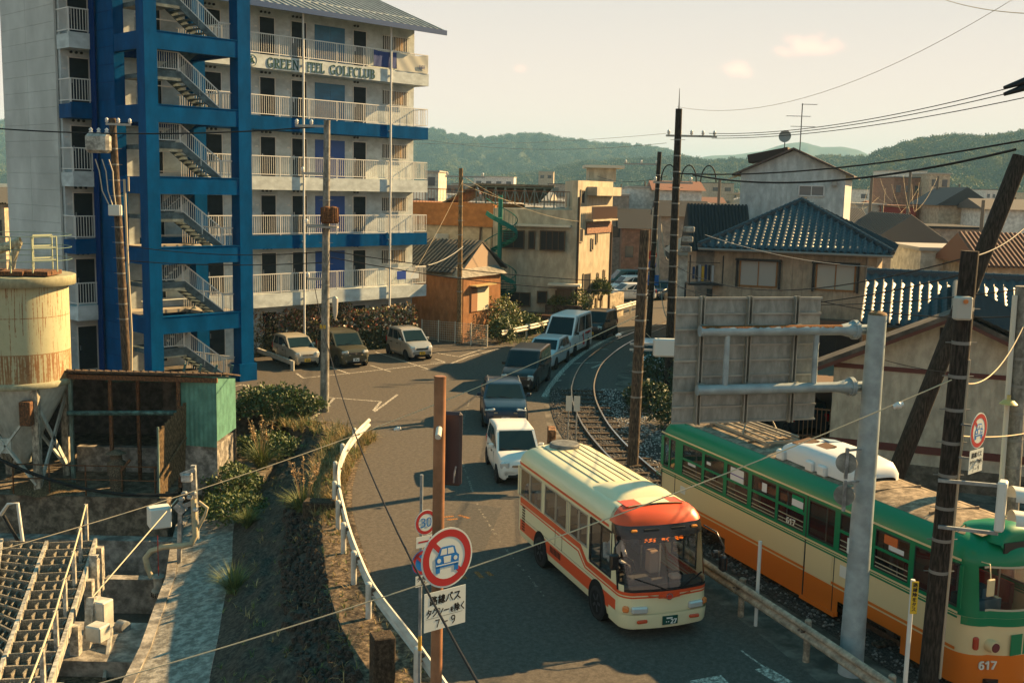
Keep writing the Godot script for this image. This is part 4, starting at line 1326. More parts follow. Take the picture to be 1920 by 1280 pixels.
func capsules(J: Array, cell: float, k := 0.03) -> MB:   # surface nets of the smooth union of tapered capsules
	var lo := Vector3(1e9, 1e9, 1e9)
	var hi := -lo
	for j in J:
		for e in 2:
			var r: float = j[2 + e] + cell * 2.5
			lo = lo.min(j[e] - Vector3(r, r, r))
			hi = hi.max(j[e] + Vector3(r, r, r))
	var n := Vector3i(((hi - lo) / cell).ceil()) + Vector3i.ONE
	var f := PackedFloat32Array()
	f.resize(n.x * n.y * n.z)
	f.fill(1.0)
	for j in J:
		var a: Vector3 = j[0]
		var ab: Vector3 = j[1] - a
		var rm: float = maxf(j[2], j[3]) + cell * 2.5
		var l := Vector3i(((a.min(j[1]) - Vector3(rm, rm, rm) - lo) / cell).floor()).clamp(Vector3i.ZERO, n - Vector3i.ONE)
		var h := Vector3i(((a.max(j[1]) + Vector3(rm, rm, rm) - lo) / cell).ceil()).clamp(Vector3i.ZERO, n - Vector3i.ONE)
		for z in range(l.z, h.z + 1):
			for y in range(l.y, h.y + 1):
				for x in range(l.x, h.x + 1):
					var q := lo + Vector3(x, y, z) * cell - a
					var t := clampf(q.dot(ab) / ab.length_squared(), 0, 1)
					var d: float = (q - ab * t).length() - lerpf(j[2], j[3], t)
					var i := (z * n.y + y) * n.x + x
					var e := f[i]
					var hh := clampf(0.5 + 0.5 * (e - d) / k, 0, 1)
					f[i] = lerpf(e, d, hh) - k * hh * (1 - hh) if e < 0.9 else d
	var id := {}
	var pts := []
	for z in n.z - 1:
		for y in n.y - 1:
			for x in n.x - 1:
				var s := Vector3.ZERO
				var c := 0
				for e in [[0, 0, 0, 1, 0, 0], [0, 1, 0, 1, 1, 0], [0, 0, 1, 1, 0, 1], [0, 1, 1, 1, 1, 1], [0, 0, 0, 0, 1, 0], [1, 0, 0, 1, 1, 0], [0, 0, 1, 0, 1, 1], [1, 0, 1, 1, 1, 1], [0, 0, 0, 0, 0, 1], [1, 0, 0, 1, 0, 1], [0, 1, 0, 0, 1, 1], [1, 1, 0, 1, 1, 1]]:
					var u := f[((z + e[2]) * n.y + y + e[1]) * n.x + x + e[0]]
					var w := f[((z + e[5]) * n.y + y + e[4]) * n.x + x + e[3]]
					if (u < 0) != (w < 0):
						s += Vector3(x + e[0], y + e[1], z + e[2]).lerp(Vector3(x + e[3], y + e[4], z + e[5]), u / (u - w))
						c += 1
				if c:
					id[Vector3i(x, y, z)] = pts.size()
					pts.append(lo + s / c * cell)
	var nm := PackedVector3Array()
	nm.resize(pts.size())
	var faces := []
	for key in id:
		for ax in 3:
			var st := Vector3i.ZERO
			st[ax] = 1
			var u := Vector3i.ZERO
			u[(ax + 1) % 3] = 1
			var w := Vector3i.ZERO
			w[(ax + 2) % 3] = 1
			var g: Vector3i = key
			var a := f[(g.z * n.y + g.y) * n.x + g.x]
			var g2 := g + st
			var b := f[(g2.z * n.y + g2.y) * n.x + g2.x]
			if (a < 0) == (b < 0): continue
			if not (id.has(g - u) and id.has(g - w) and id.has(g - u - w)): continue
			var q := [id[g], id[g - u], id[g - u - w], id[g - w]]
			var k2: Vector3 = (pts[q[2]] - pts[q[0]]).cross(pts[q[1]] - pts[q[3]])
			if k2.dot(Vector3(st)) * (1.0 if a < 0 else -1.0) < 0: k2 = -k2
			for i in q: nm[i] += k2
			faces.append(q)
	var mb := MB.new()
	for q in faces:
		mb.add(pts[q[0]], pts[q[1]], pts[q[2]], nm[q[0]].normalized(), nm[q[1]].normalized(), nm[q[2]].normalized())
		mb.add(pts[q[0]], pts[q[2]], pts[q[3]], nm[q[0]].normalized(), nm[q[2]].normalized(), nm[q[3]].normalized())
	return mb

# closed plan outline of a coach body: half width, rear and front ends, corner radii, bow of the ends; returns points going round from rear centre
func outline(w: float, z0: float, z1: float, r0: float, r1: float, bow := 0.06, ins := 0.0) -> Array:
	var o := []
	w -= ins
	var zz0 := z0 + ins
	var zz1 := z1 - ins
	var half := []
	for i in 5: half.append(Vector2((w - r0) * i / 5.0, zz0 - bow * (1.0 - pow(i / 5.0, 2)) + bow))
	for i in 8:
		var a := PI / 2 * i / 7.0
		half.append(Vector2(w - r0 + r0 * sin(a), zz0 + bow + r0 - r0 * cos(a)))
	var n := int((z1 - z0) / 0.12)
	for i in range(1, n): half.append(Vector2(w, lerpf(zz0 + bow + r0, zz1 - bow - r1, float(i) / n)))
	for i in 8:
		var a := PI / 2 * i / 7.0
		half.append(Vector2(w - r1 + r1 * cos(a), zz1 - bow - r1 + r1 * sin(a)))
	for i in range(4, -1, -1): half.append(Vector2((w - r1) * i / 5.0, zz1 - bow * pow(i / 5.0, 2)))
	for q in half: o.append(q)
	for i in range(half.size() - 2, 0, -1): o.append(Vector2(-half[i].x, half[i].y))
	return o

# a band of the body's skin between heights, kept only where keep(point) is true
func band(mb: MB, plan: Callable, ys: Array, keep: Callable, shear: Callable) -> void:
	var rows := []
	for y in ys:
		var row := []
		for q in plan.call(y): row.append(shear.call(Vector3(q.x, y, q.y)))
		rows.append(row)
	var base: Array = plan.call(ys[0])
	var n := base.size()
	# runs of points that are kept
	var i := 0
	var start := 0
	while start < n and keep.call(base[start]): start += 1
	if start == n:
		mb.grid(rows, Vector3.ZERO, true)
		return
	while i < n:
		var j := (start + i) % n
		if keep.call(base[j]):
			var run := [j]
			while keep.call(base[(run[-1] + 1) % n]): run.append((run[-1] + 1) % n)
			if run.size() > 1:
				var rr := []
				for r in rows:
					var row := []
					for k in run: row.append(r[k])
					rr.append(row)
				var m := Vector3.ZERO
				for k in run: m += rows[0][k]
				m /= run.size()
				mb.grid(rr, Vector3(m.x, 0, m.z * 0.35))
			i += run.size()
		i += 1

func build_bus() -> void:
	var t := thing("bus", "cream and orange-red midsize bus driving toward the footbridge past the tram", "bus", P(2.35, 25.39, 0.006), PI - deg_to_rad(160.4))
	var cream := paint(0.64, 0.58, 0.36, 0.4)
	var red := paint(0.60, 0.075, 0.018, 0.4)
	var blk := mat(0.012, 0.012, 0.014, 0.25)
	var gl := glass(0.16, 0.02, 0.03, 0.03)
	var W := 1.04
	var Z0 := -3.45
	var Z1 := 3.36
	var shear := func(p: Vector3) -> Vector3:
		var k := smoothstep(2.2, 3.2, p.z)
		return p - Vector3(0, 0, maxf(0.0, p.y - 1.1) * 0.24 * k)
	var insf := func(y: float) -> float:
		if y < 0.5: return (0.5 - y) * 0.25
		if y > 2.32:
			var s := clampf((y - 2.32) / 0.42, 0, 1)
			return 0.42 * (1.0 - sqrt(maxf(0.0, 1.0 - s * s)))
		return 0.0
	var plan := func(y: float) -> Array: return outline(W, Z0, Z1, 0.22, 0.34, 0.07, insf.call(y))
	var all := func(_q: Vector2) -> bool: return true
	# skin: the lower side leaves room for the driver's window
	var isfront := func(q: Vector2) -> bool: return q.y > 2.98
	var drv := func(q: Vector2) -> bool: return absf(q.x) > 1.0 and q.y > 1.45 and q.y < 2.62
	var lo := MB.new()
	band(lo, plan, [0.3, 0.36, 0.5, 0.7, 1.08], all, shear)
	band(lo, plan, [1.08, 1.2], func(q): return not isfront.call(q) or absf(q.x) > 0.92, shear)
	band(lo, plan, [1.2, 1.42], func(q): return not drv.call(q) and not isfront.call(q), shear)
	var so := part(t, "body", lo, cream)
	# window band: pillars
	var groups := [[-3.22, -2.46], [-2.4, -1.62], [-1.36, -0.66], [-0.6, 0.1], [0.2, 0.78], [0.83, 1.3]]
	var inwin := func(q: Vector2) -> bool:
		for g in groups:
			if q.y > g[0] and q.y < g[1] and absf(q.x) > 1.0: return true
		return drv.call(q)
	var pb := MB.new()
	band(pb, plan, [1.42, 1.8, 2.2], func(q): return q.y < -3.28 or absf(q.x) > 1.0 and q.y > 1.28 and q.y < 1.5 or absf(q.x) > 0.9 and q.y > 2.6 and q.y < 3.0, shear)
	for s in [-1.0, 1.0]:
		for z in [-3.24, -1.49, 0.15]:
			pb.b2(Vector3(s * (W - 0.02), 1.42, z - 0.12), Vector3(s * W, 2.2, z + 0.12))
		pb.b2(Vector3(s * (W - 0.02), 1.42, -2.46), Vector3(s * W, 2.2, -2.4))
	part(t, "window_pillar", pb, cream)
	var up := MB.new()
	band(up, plan, [2.2, 2.32, 2.4, 2.5, 2.6, 2.68, 2.72, 2.74], func(q): return q.y < 2.75, shear)
	var roof := MB.new()
	# roof deck closing the middle
	var rr := []
	for z in [-3.1, -2.0, -1.0, 0.0, 1.0, 2.0, 2.6]:
		var row := []
		for i in 13:
			var x := lerpf(-0.66, 0.66, i / 12.0)
			row.append(Vector3(x, 2.735 + 0.045 * (1.0 - pow(x / 0.66, 2)), z))
		rr.append(row)
	up.grid(rr, Vector3.UP)
	var rp := part(t, "roof", up, cream)
	for x in [-0.52, -0.3, 0.3, 0.52]:
		var rb := MB.new()
		rb.b2(Vector3(x - 0.007, 2.735, -3.0), Vector3(x + 0.007, 2.787 if absf(x) < 0.4 else 2.768, 1.0))
		part(rp, "roof_seam", rb, mat(0.22, 0.19, 0.13, 0.7))
	for x in [-0.14, 0.12]:
		var rb := MB.new()
		rb.b2(Vector3(x - 0.015, 2.77, -2.6), Vector3(x + 0.015, 2.786, 0.9))
		part(rp, "rust_streak", rb, mat(0.42, 0.3, 0.16, 0.8, 0, "stone", Vector3(2, 2, 2)))
	var vt := MB.new()
	vt.lathe(Vector3(0.02, 2.76, -2.75), [Vector2(0.4, 0.0), Vector2(0.4, 0.08), Vector2(0.36, 0.12), Vector2(0.001, 0.14)], 24)
	part(t, "roof_vent", vt, mat(0.2, 0.2, 0.19, 0.6, 0, "blot"))
	# raised cooling unit, faired into the front dome
	rr = []
	for q in [[0.65, 0.0], [0.8, 0.03], [1.05, 0.1], [1.4, 0.135], [1.8, 0.14], [2.0, 0.1], [2.2, 0.0]]:
		var row := []
		for i in 13:
			var x := lerpf(-0.78, 0.78, i / 12.0)
			var e := 1.0 - pow(absf(x) / 0.78, 4)
			row.append(Vector3(x, 2.70 + 0.06 * e + q[1] * e, q[0]))
		rr.append(row)
	var hp := MB.new()
	hp.grid(rr, Vector3.UP)
	part(rp, "cooling_unit", hp, cream)
	# orange front dome and cantrail line
	var dome := MB.new()
	band(dome, plan, [2.42, 2.5, 2.6, 2.68, 2.74], func(q): return q.y > 2.5, shear)
	rr = []
	for k in 5:
		var row := []
		var z := lerpf(1.9, 2.58, k / 4.0)
		for i in 13:
			var x := lerpf(-0.7, 0.7, i / 12.0)
			row.append(Vector3(x, 2.735 + 0.035 * (1.0 - pow(absf(x) / 0.7, 4)), z))
		rr.append(row)
	dome.grid(rr, Vector3.UP)
	part(t, "front_dome", dome, red, "orange-red rounded roof front")
	var ct := MB.new()
	var plan2 := func(y: float) -> Array: return outline(W + 0.006, Z0 - 0.006, Z1 + 0.006, 0.22, 0.34, 0.07, insf.call(y))
	band(ct, plan2, [2.27, 2.33], func(q): return q.y < 2.6 and absf(q.x) > 0.6, shear)
	part(t, "cantrail_line", ct, red)
	# black visor over the windscreen with marker lamps
	var vs := MB.new()
	band(vs, plan, [2.2, 2.3, 2.42], func(q): return q.y > 2.72, shear)
	var vo := part(t, "visor", vs, blk)
	for s in [-1.0, 1.0]:
		var ml := MB.new()
		ml.cbox(Vector3(s * 0.72, 2.33, 3.03), Vector3(0.14, 0.06, 0.06), 0.02)
		part(vo, "marker_lamp", ml, mat(0.7, 0.25, 0.03, 0.3))
		ml = MB.new()
		ml.box(Vector3(s * 0.32, 2.33, 3.055), Vector3(0.34, 0.05, 0.03))
		part(vo, "vent_slot", ml, mat(0.03, 0.03, 0.03, 0.7))
	# glazing
	var wsn := MB.new()
	band(wsn, plan, [1.08, 1.3, 1.6, 1.9, 2.2], func(q): return q.y > 3.02 and absf(q.x) < 1.0, shear)
	part(t, "windshield", wsn, glass(0.22, 0.012, 0.02, 0.022))
	var wf := MB.new()
	for e in [[1.06, 1.12], [2.16, 2.22]]:
		band(wf, plan2, e, func(q): return q.y > 3.0 and absf(q.x) < 1.01, shear)
	band(wf, plan2, [1.06, 1.6, 2.2], func(q): return q.y > 2.93 and q.y < 3.1, shear)
	part(t, "windshield_frame", wf, blk)
	for s in [-1.0, 1.0]:
		for g in groups:
			var sw := MB.new()
			sw.b2(Vector3(s * (W - 0.012), 1.44, g[0]), Vector3(s * (W - 0.004), 2.18, g[1]))
			var swo := part(t, "side_window", sw, gl)
			var fr := MB.new()
			for e in [[1.42, 1.46], [2.16, 2.2]]: fr.b2(Vector3(s * (W - 0.02), e[0], g[0] - 0.03), Vector3(s * (W + 0.006), e[1], g[1] + 0.03))
			for z in [g[0], g[1]]: fr.b2(Vector3(s * (W - 0.02), 1.42, z - 0.02), Vector3(s * (W + 0.006), 2.2, z + 0.02))
			part(swo, "frame", fr, mat(0.35, 0.34, 0.3, 0.4, 0.6))
		var dw := MB.new()
		dw.b2(Vector3(s * (W - 0.012), 1.22, 1.5), Vector3(s * (W - 0.004), 2.2, 2.6))
		var dwo := part(t, "driver_window", dw, gl)
		var df := MB.new()
		for z in [1.5, 2.05, 2.62]: df.b2(Vector3(s * (W - 0.02), 1.2, z - 0.02), Vector3(s * (W + 0.008), 2.22, z + 0.02))
		for y in [1.2, 2.2]: df.b2(Vector3(s * (W - 0.02), y - 0.025, 1.48), Vector3(s * (W + 0.008), y + 0.025, 2.64))
		part(dwo, "frame", df, blk)
		# orange panels: skirt and waist stripe stepping down towards the front
		var pr := MB.new()
		var tf := Transform3D(Basis(Vector3(0, 0, 1), Vector3(0, 1, 0), Vector3(-1, 0, 0)), Vector3(s * W + (0.005 if s > 0 else 0.0), 0, 0))
		if s < 0: tf = Transform3D(Basis(Vector3(0, 0, 1), Vector3(0, 1, 0), Vector3(-1, 0, 0)), Vector3(s * W, 0, 0))
		pr.prism(v2([-3.1, 0.5, 2.9, 0.5, 2.9, 0.8, -3.1, 0.8]), tf, 0.005)
		pr.prism(v2([-3.12, 1.24, -3.12, 1.4, 0.95, 1.4, 1.35, 1.13, 2.95, 1.13, 2.95, 1.0, 1.28, 1.0, 0.88, 1.27]), tf, 0.005)
		pr.prism(v2([-3.12, 1.18, -3.12, 1.215, 0.84, 1.215, 1.25, 0.965, 2.95, 0.965, 2.95, 0.93, 1.22, 0.93, 0.8, 1.18]), tf, 0.005)
		part(t, "side_stripe", pr, red)
		var ve := MB.new()
		for k in 9: ve.b2(Vector3(s * W, 0.55 + k * 0.075, -2.95), Vector3(s * (W + 0.009), 0.59 + k * 0.075, -2.75))
		for k in 8: ve.b2(Vector3(s * W, 0.6, -0.3 - k * 0.09), Vector3(s * (W + 0.009), 0.76, -0.24 - k * 0.09))
		part(t, "louvre", ve, mat(0.03, 0.015, 0.01, 0.7)).set_meta("kind", "stuff")
		var sm := MB.new()
		sm.b2(Vector3(s * W, 0.86, -3.1), Vector3(s * (W + 0.004), 0.868, 1.9))
		for z in [-0.62, -0.18]: sm.b2(Vector3(s * W, 0.86, z), Vector3(s * (W + 0.007), 1.3, z + 0.012))
		part(t, "panel_seam", sm, mat(0.1, 0.09, 0.06, 0.7))
		for q in [1.945, -1.605]:
			var ar := MB.new()
			ar.cyl(Vector3(s * (W - 0.25), 0.44, q), Vector3(s * (W + 0.008), 0.44, q), 0.46, -1, 24)
			part(t, "wheel_arch", ar, mat(0.01, 0.01, 0.01, 0.9))
			wheel(t, s * (W + 0.016), q, 0.385, 0.24, s, mat(0.3, 0.33, 0.36, 0.35, 0.8), 0.58)
	var fs := MB.new()
	band(fs, plan2, [0.93, 0.965], func(q): return q.y > 2.7, shear)
	band(fs, plan2, [0.99, 1.06], func(q): return q.y > 2.7, shear)
	part(t, "front_stripe", fs, red)
	var vv := MB.new()
	for s in [-1.0, 1.0]: vv.bar(Vector3(s * 0.5, 1.0, 3.385), Vector3(0, 0.9, 3.395), 0.04, 0.01)
	vv.box(Vector3(0, 0.955, 3.372), Vector3(0.5, 0.09, 0.006))
	part(t, "nose_chevron", vv, red)
	var eb := MB.new()
	eb.cyl(Vector3(0, 0.94, 3.37), Vector3(0, 0.94, 3.4), 0.075, -1, 20)
	var ebo := part(t, "emblem", eb, mat(0.6, 0.6, 0.6, 0.2, 1.0))
	var ei := MB.new()
	ei.cyl(Vector3(0, 0.94, 3.4), Vector3(0, 0.94, 3.404), 0.058, -1, 20)
	part(ebo, "emblem_field", ei, mat(0.45, 0.04, 0.02, 0.4))
	# bumper, lamps, plate
	var bp := MB.new()
	band(bp, func(y): return outline(W + 0.012, Z0, Z1 + 0.05, 0.22, 0.32, 0.07, (0.36 - y) * 0.3 if y < 0.36 else 0.0), [0.26, 0.32, 0.5, 0.58], func(q): return q.y > 2.5, shear)
	part(t, "bumper", bp, cream)
	for s in [-1.0, 1.0]:
		var hl := MB.new()
		hl.cbox(Vector3(s * 0.66, 0.68, 3.28), Vector3(0.36, 0.15, 0.2), 0.03, Basis(Vector3.UP, 0.14 * s))
		var ho := part(t, "headlight", hl, mats["lamp"])
		var ti := MB.new()
		ti.cbox(Vector3(s * 0.91, 0.69, 3.17), Vector3(0.14, 0.14, 0.2), 0.03, Basis(Vector3.UP, 0.6 * s))
		part(ho, "turn_lamp", ti, mat(0.65, 0.2, 0.05, 0.2))
		var fg := MB.new()
		fg.cbox(Vector3(s * 0.62, 0.44, 3.38), Vector3(0.24, 0.075, 0.06), 0.02)
		part(t, "indicator", fg, mat(0.55, 0.07, 0.02, 0.2))
		var wi := MB.new()
		wi.bar(Vector3(s * 0.15 + 0.1, 1.1, 3.41), Vector3(s * 0.15 + 0.65 * s, 1.38, 3.3), 0.025)
		part(t, "wiper", wi, blk)
	var pl := MB.new()
	pl.box(Vector3(0.02, 0.43, 3.42), Vector3(0.36, 0.19, 0.02))
	var po := part(t, "license_plate", pl, mat(0.01, 0.06, 0.045, 0.5))
	var n27 := MeshInstance3D.new()
	n27.mesh = text_mesh("27", 0.1, 0.006)
	n27.material_override = mat(0.7, 0.7, 0.65, 0.5)
	n27.name = "plate_number"
	po.add_child(n27)
	n27.position = Vector3(0.1, 0.4, 3.434)
	var dash := MB.new()
	dash.box(Vector3(-0.07, 0.4, 3.432), Vector3(0.02, 0.02, 0.006))
	dash.box(Vector3(-0.02, 0.4, 3.432), Vector3(0.02, 0.02, 0.006))
	dash.box(Vector3(0.0, 0.48, 3.432), Vector3(0.14, 0.03, 0.006))
	part(po, "plate_marks", dash, mat(0.7, 0.7, 0.65, 0.5))
	# mirrors
	var mr := MB.new()
	mr.tube([Vector3(1.0, 2.3, 2.95), Vector3(1.18, 2.2, 3.2), Vector3(1.3, 1.9, 3.35), Vector3(1.28, 1.6, 3.35)], 0.018, 6)
	mr.cbox(Vector3(1.28, 1.55, 3.36), Vector3(0.14, 0.36, 0.2), 0.04)
	mr.cbox(Vector3(1.12, 1.75, 3.3), Vector3(0.16, 0.16, 0.1), 0.03)
	part(t, "side_mirror", mr, blk)
	mr = MB.new()
	mr.tube([Vector3(-1.0, 2.1, 2.9), Vector3(-1.15, 2.0, 3.0), Vector3(-1.17, 1.85, 3.02)], 0.018, 6)
	mr.cbox(Vector3(-1.16, 1.7, 3.02), Vector3(0.2, 0.36, 0.14), 0.04)
	part(t, "side_mirror", mr, blk)
	# interior
	var fl := MB.new()
	fl.b2(Vector3(-1.0, 0.5, -3.3), Vector3(1.0, 0.8, 3.0))
	fl.b2(Vector3(-0.95, 0.8, 2.7), Vector3(0.95, 1.12, 3.1))
	fl.cbox(Vector3(-0.5, 1.16, 2.8), Vector3(0.6, 0.14, 0.3), 0.04)
	part(t, "interior_floor", fl, mat(0.05, 0.05, 0.05, 0.8))
	for k in 6:
		for x in [-0.68, 0.68]:
			var s := MB.new()
			var z := -2.9 + k * 0.72
			s.cbox(Vector3(x, 1.15, z + 0.2), Vector3(0.62, 0.14, 0.45), 0.04)
			s.cbox(Vector3(x, 1.45, z - 0.03), Vector3(0.62, 0.62, 0.1), 0.04)
			var so2 := part(t, "seat", s, mat(0.10, 0.11, 0.14, 0.9))
			var hc := MB.new()
			hc.cbox(Vector3(x, 1.66, z - 0.03), Vector3(0.56, 0.26, 0.125), 0.04)
			part(so2, "seat_cover", hc, mat(0.45, 0.45, 0.42, 0.9))
	var pls := MB.new()
	for q in [[-0.4, 1.3], [0.4, 1.2], [0.45, 0.2], [0.25, 2.4]]:
		pls.cyl(Vector3(q[0], 0.8, q[1]), Vector3(q[0], 2.5, q[1]), 0.018, -1, 8)
	pls.bar(Vector3(-0.9, 1.5, 1.35), Vector3(-0.4, 1.5, 1.35), 0.03)
	part(t, "grab_pole", pls, mat(0.6, 0.55, 0.45, 0.3, 0.5))
	var ds := MB.new()
	ds.cbox(Vector3(-0.55, 1.1, 1.75), Vector3(0.5, 0.16, 0.5), 0.05)
	ds.cbox(Vector3(-0.55, 1.5, 1.5), Vector3(0.5, 0.75, 0.12), 0.05)
	part(t, "driver_seat", ds, mat(0.06, 0.06, 0.07, 0.9))
	var sw2 := MB.new()
	for k in 20:
		var a0 := TAU * k / 20.0
		var a1 := TAU * (k + 1) / 20.0
		sw2.bar(Vector3(-0.55 + cos(a0) * 0.22, 1.33 + sin(a0) * 0.13, 2.35 - sin(a0) * 0.17), Vector3(-0.55 + cos(a1) * 0.22, 1.33 + sin(a1) * 0.13, 2.35 - sin(a1) * 0.17), 0.03)
	sw2.bar(Vector3(-0.55, 1.33, 2.35), Vector3(-0.55, 1.1, 2.65), 0.05)
	part(t, "steering_wheel", sw2, blk)
	var fb := MB.new()
	fb.cbox(Vector3(0.12, 1.35, 2.3), Vector3(0.25, 0.5, 0.25), 0.03)
	fb.cbox(Vector3(0.4, 1.17, 2.85), Vector3(0.24, 0.1, 0.2), 0.02)
	part(t, "fare_box", fb, mat(0.35, 0.25, 0.18, 0.6))
	# amber destination display behind the top of the windscreen
	var de := MB.new()
	de.box(Vector3(0, 2.09, 2.98), Vector3(1.1, 0.16, 0.06))
	var deo := part(t, "destination_display", de, mat(0.012, 0.012, 0.012, 0.6))
	var dm := StandardMaterial3D.new()
	dm.albedo_color = Color(0.4, 0.15, 0.02)
	dm.emission_enabled = true
	dm.emission = Color(1.0, 0.45, 0.08)
	dm.emission_energy_multiplier = 0.45
	var dt := MB.new()
	var rng := RandomNumberGenerator.new()
	rng.seed = 12
	for k in 9:
		if k in [3, 6]: continue
		for j in 7: dt.box(Vector3(-0.42 + k * 0.105 + rng.randf_range(-0.03, 0.03), 2.09 + rng.randf_range(-0.045, 0.045), 3.014), Vector3(rng.randf_range(0.015, 0.055), 0.014, 0.004))
	part(deo, "amber_characters", dt, dm)
	seat_person(t, -0.55, 0.95, 1.85, false, Color(0.6, 0.6, 0.58))

func build_tram() -> void:
	var t := thing("tram", "green, cream and orange tram number 617 standing on the track beside the bus", "tram", P(7.62, 25.79, 0.02), PI - deg_to_rad(158.0))
	var green := paint(0.0, 0.155, 0.062, 0.45)
	var cream := paint(0.60, 0.47, 0.26, 0.45)
	var org := paint(0.60, 0.14, 0.01, 0.45)
	var blk := mat(0.012, 0.012, 0.014, 0.4)
	var dirt := mat(0.34, 0.26, 0.18, 0.9, 0, "blot", Vector3(0.5, 0.5, 0.5), 0.3)
	var gl := glass(0.3, 0.02, 0.02, 0.02)
	var W := 1.15
	var Z := 6.3
	var insf := func(y: float) -> float:
		if y > 2.6:
			var s := clampf((y - 2.6) / 0.45, 0, 1)
			return 0.5 * (1.0 - sqrt(maxf(0.0, 1.0 - s * s)))
		return 0.0
	var plan := func(y: float) -> Array: return outline(W, -Z, Z, 0.5, 0.5, 0.22, insf.call(y))
	var plan2 := func(y: float) -> Array: return outline(W + 0.006, -Z - 0.006, Z + 0.006, 0.5, 0.5, 0.22, insf.call(y))
	var id := func(p: Vector3) -> Vector3:
		return p - Vector3(0, 0, signf(p.z) * maxf(0.0, p.y - 1.5) * 0.12 * smoothstep(5.2, 6.0, absf(p.z)))
	# side openings for the bogies
	var bog := func(q: Vector2) -> bool: return absf(q.x) > 1.1 and (absf(q.y - 3.25) < 0.95 or absf(q.y + 3.25) < 0.95)
	var sk := MB.new()
	band(sk, plan, [0.14, 0.3, 0.5], func(q): return not bog.call(q), id)
	band(sk, plan, [0.5, 0.78], func(_q): return true, id)
	part(t, "skirt", sk, org, "orange skirt with wheel cut-outs")
	var cm := MB.new()
	band(cm, plan, [0.78, 1.0, 1.25, 1.52], func(_q): return true, id)
	part(t, "waist_panel", cm, cream, "cream waist panels")
	var wins := [[-4.58, -3.57], [-3.44, -2.5], [-2.35, -1.38], [-1.22, -0.2], [-0.1, 0.92], [2.2, 3.2], [3.35, 4.37], [4.51, 5.25]]
	var door := [1.1, 2.02]
	var endw := func(q: Vector2) -> bool: return absf(q.y) > 5.95 and absf(q.x) < 0.86
	# the green window band: strips below and above the openings, pillars between
	var gb := MB.new()
	band(gb, plan, [1.52, 1.66], func(_q): return true, id)
	band(gb, plan, [2.52, 2.6, 2.7, 2.8, 2.9, 2.98, 3.03, 3.05], func(_q): return true, id)
	band(gb, plan, [1.66, 2.1, 2.52], func(q): return absf(q.y) > 5.75 and absf(q.x) > 0.8 and absf(q.y) < 6.15, id)
	var sides := []
	for s in [-1.0, 1.0]:
		var zs := [-5.75, -5.6, -5.32, -5.26, -4.98]   # rear door panes
		var open := [[-5.62, -5.34], [-5.26, -4.98]] + wins + [door] + [[5.4, 5.72]]
		open.sort_custom(func(a, b): return a[0] < b[0])
		var z := -5.78
		for o in open:
			if o[0] - z > 0.01: gb.b2(Vector3(s * (W - 0.03), 1.66, z), Vector3(s * W, 2.52, o[0]))
			z = o[1]
		gb.b2(Vector3(s * (W - 0.03), 1.66, z), Vector3(s * W, 2.52, 5.8))
		for o in open:
			var g := MB.new()
			g.b2(Vector3(s * (W - 0.028), 1.66, o[0]), Vector3(s * (W - 0.02), 2.52, o[1]))
			var so := part(t, "side_window", g, gl)
			var fr := MB.new()
			for y in [1.68, 2.5]: fr.b2(Vector3(s * (W - 0.03), y - 0.02, o[0]), Vector3(s * (W - 0.004), y + 0.02, o[1]))
			for q in [o[0], o[1]]: fr.b2(Vector3(s * (W - 0.03), 1.66, q - 0.015), Vector3(s * (W - 0.004), 2.52, q + 0.015))
			part(so, "frame", fr, blk)
			if o[1] - o[0] > 0.9 and o != door:
				var mid := MB.new()
				mid.b2(Vector3(s * (W - 0.035), 2.08, o[0]), Vector3(s * (W + 0.002), 2.14, o[1]))
				part(so, "sash_rail", mid, green)
				var br := MB.new()
				for y in [1.7, 1.78, 1.9]: br.b2(Vector3(s * (W - 0.012), y, o[0] + 0.03), Vector3(s * (W - 0.002), y + 0.018, o[1] - 0.03))
				part(so, "guard_bar", br, mat(0.4, 0.33, 0.22, 0.6))
		# cream gutter line, green and orange lines
		var gt := MB.new()
		gt.b2(Vector3(s * W, 2.6, -5.75), Vector3(s * (W + 0.02), 2.64, 5.75))
		gt.b2(Vector3(s * W, 1.55, -5.75), Vector3(s * (W + 0.008), 1.59, 5.75))
		part(t, "cream_line", gt, cream)
		var gn := MB.new()
		gn.b2(Vector3(s * W, 1.46, -5.75), Vector3(s * (W + 0.006), 1.5, 5.75))
		part(t, "green_line", gn, green)
		var on := MB.new()
		on.b2(Vector3(s * W, 0.82, -5.75), Vector3(s * (W + 0.006), 0.88, 5.75))
		part(t, "orange_line", on, org)
		# centre door: recessed leaf with seams, steps
		var dr := MB.new()
		dr.b2(Vector3(s * W, 0.16, door[0] - 0.09), Vector3(s * (W + 0.006), 2.58, door[0] - 0.05))
		dr.b2(Vector3(s * W, 0.16, door[1] + 0.06), Vector3(s * (W + 0.006), 1.5, door[1] + 0.08))
		dr.b2(Vector3(s * W, 0.2, -5.7), Vector3(s * (W + 0.006), 1.6, -5.66))
		dr.b2(Vector3(s * W, 0.2, -4.94), Vector3(s * (W + 0.006), 1.6, -4.91))
		part(t, "door_seam", dr, blk)
		var dp := MB.new()
		dp.b2(Vector3(s * (W + 0.0), 0.79, door[0] - 0.02), Vector3(s * (W + 0.012), 1.46, door[1]))
		part(t, "door_panel", dp, cream)
		var ds := MB.new()
		ds.b2(Vector3(s * (W - 0.1), 0.1, 0.95), Vector3(s * (W + 0.03), 0.2, 2.2))
		part(t, "door_step", ds, org)
		var nb := MB.new()
		nb.b2(Vector3(s * W, 1.12, -4.6), Vector3(s * (W + 0.012), 1.32, -4.35))
		nb.b2(Vector3(s * W, 1.1, 2.3), Vector3(s * (W + 0.012), 1.36, 2.75))
		part(t, "notice_plate", nb, mat(0.6, 0.58, 0.52, 0.5))
		# papers and posters in the windows
		var pp := MB.new()
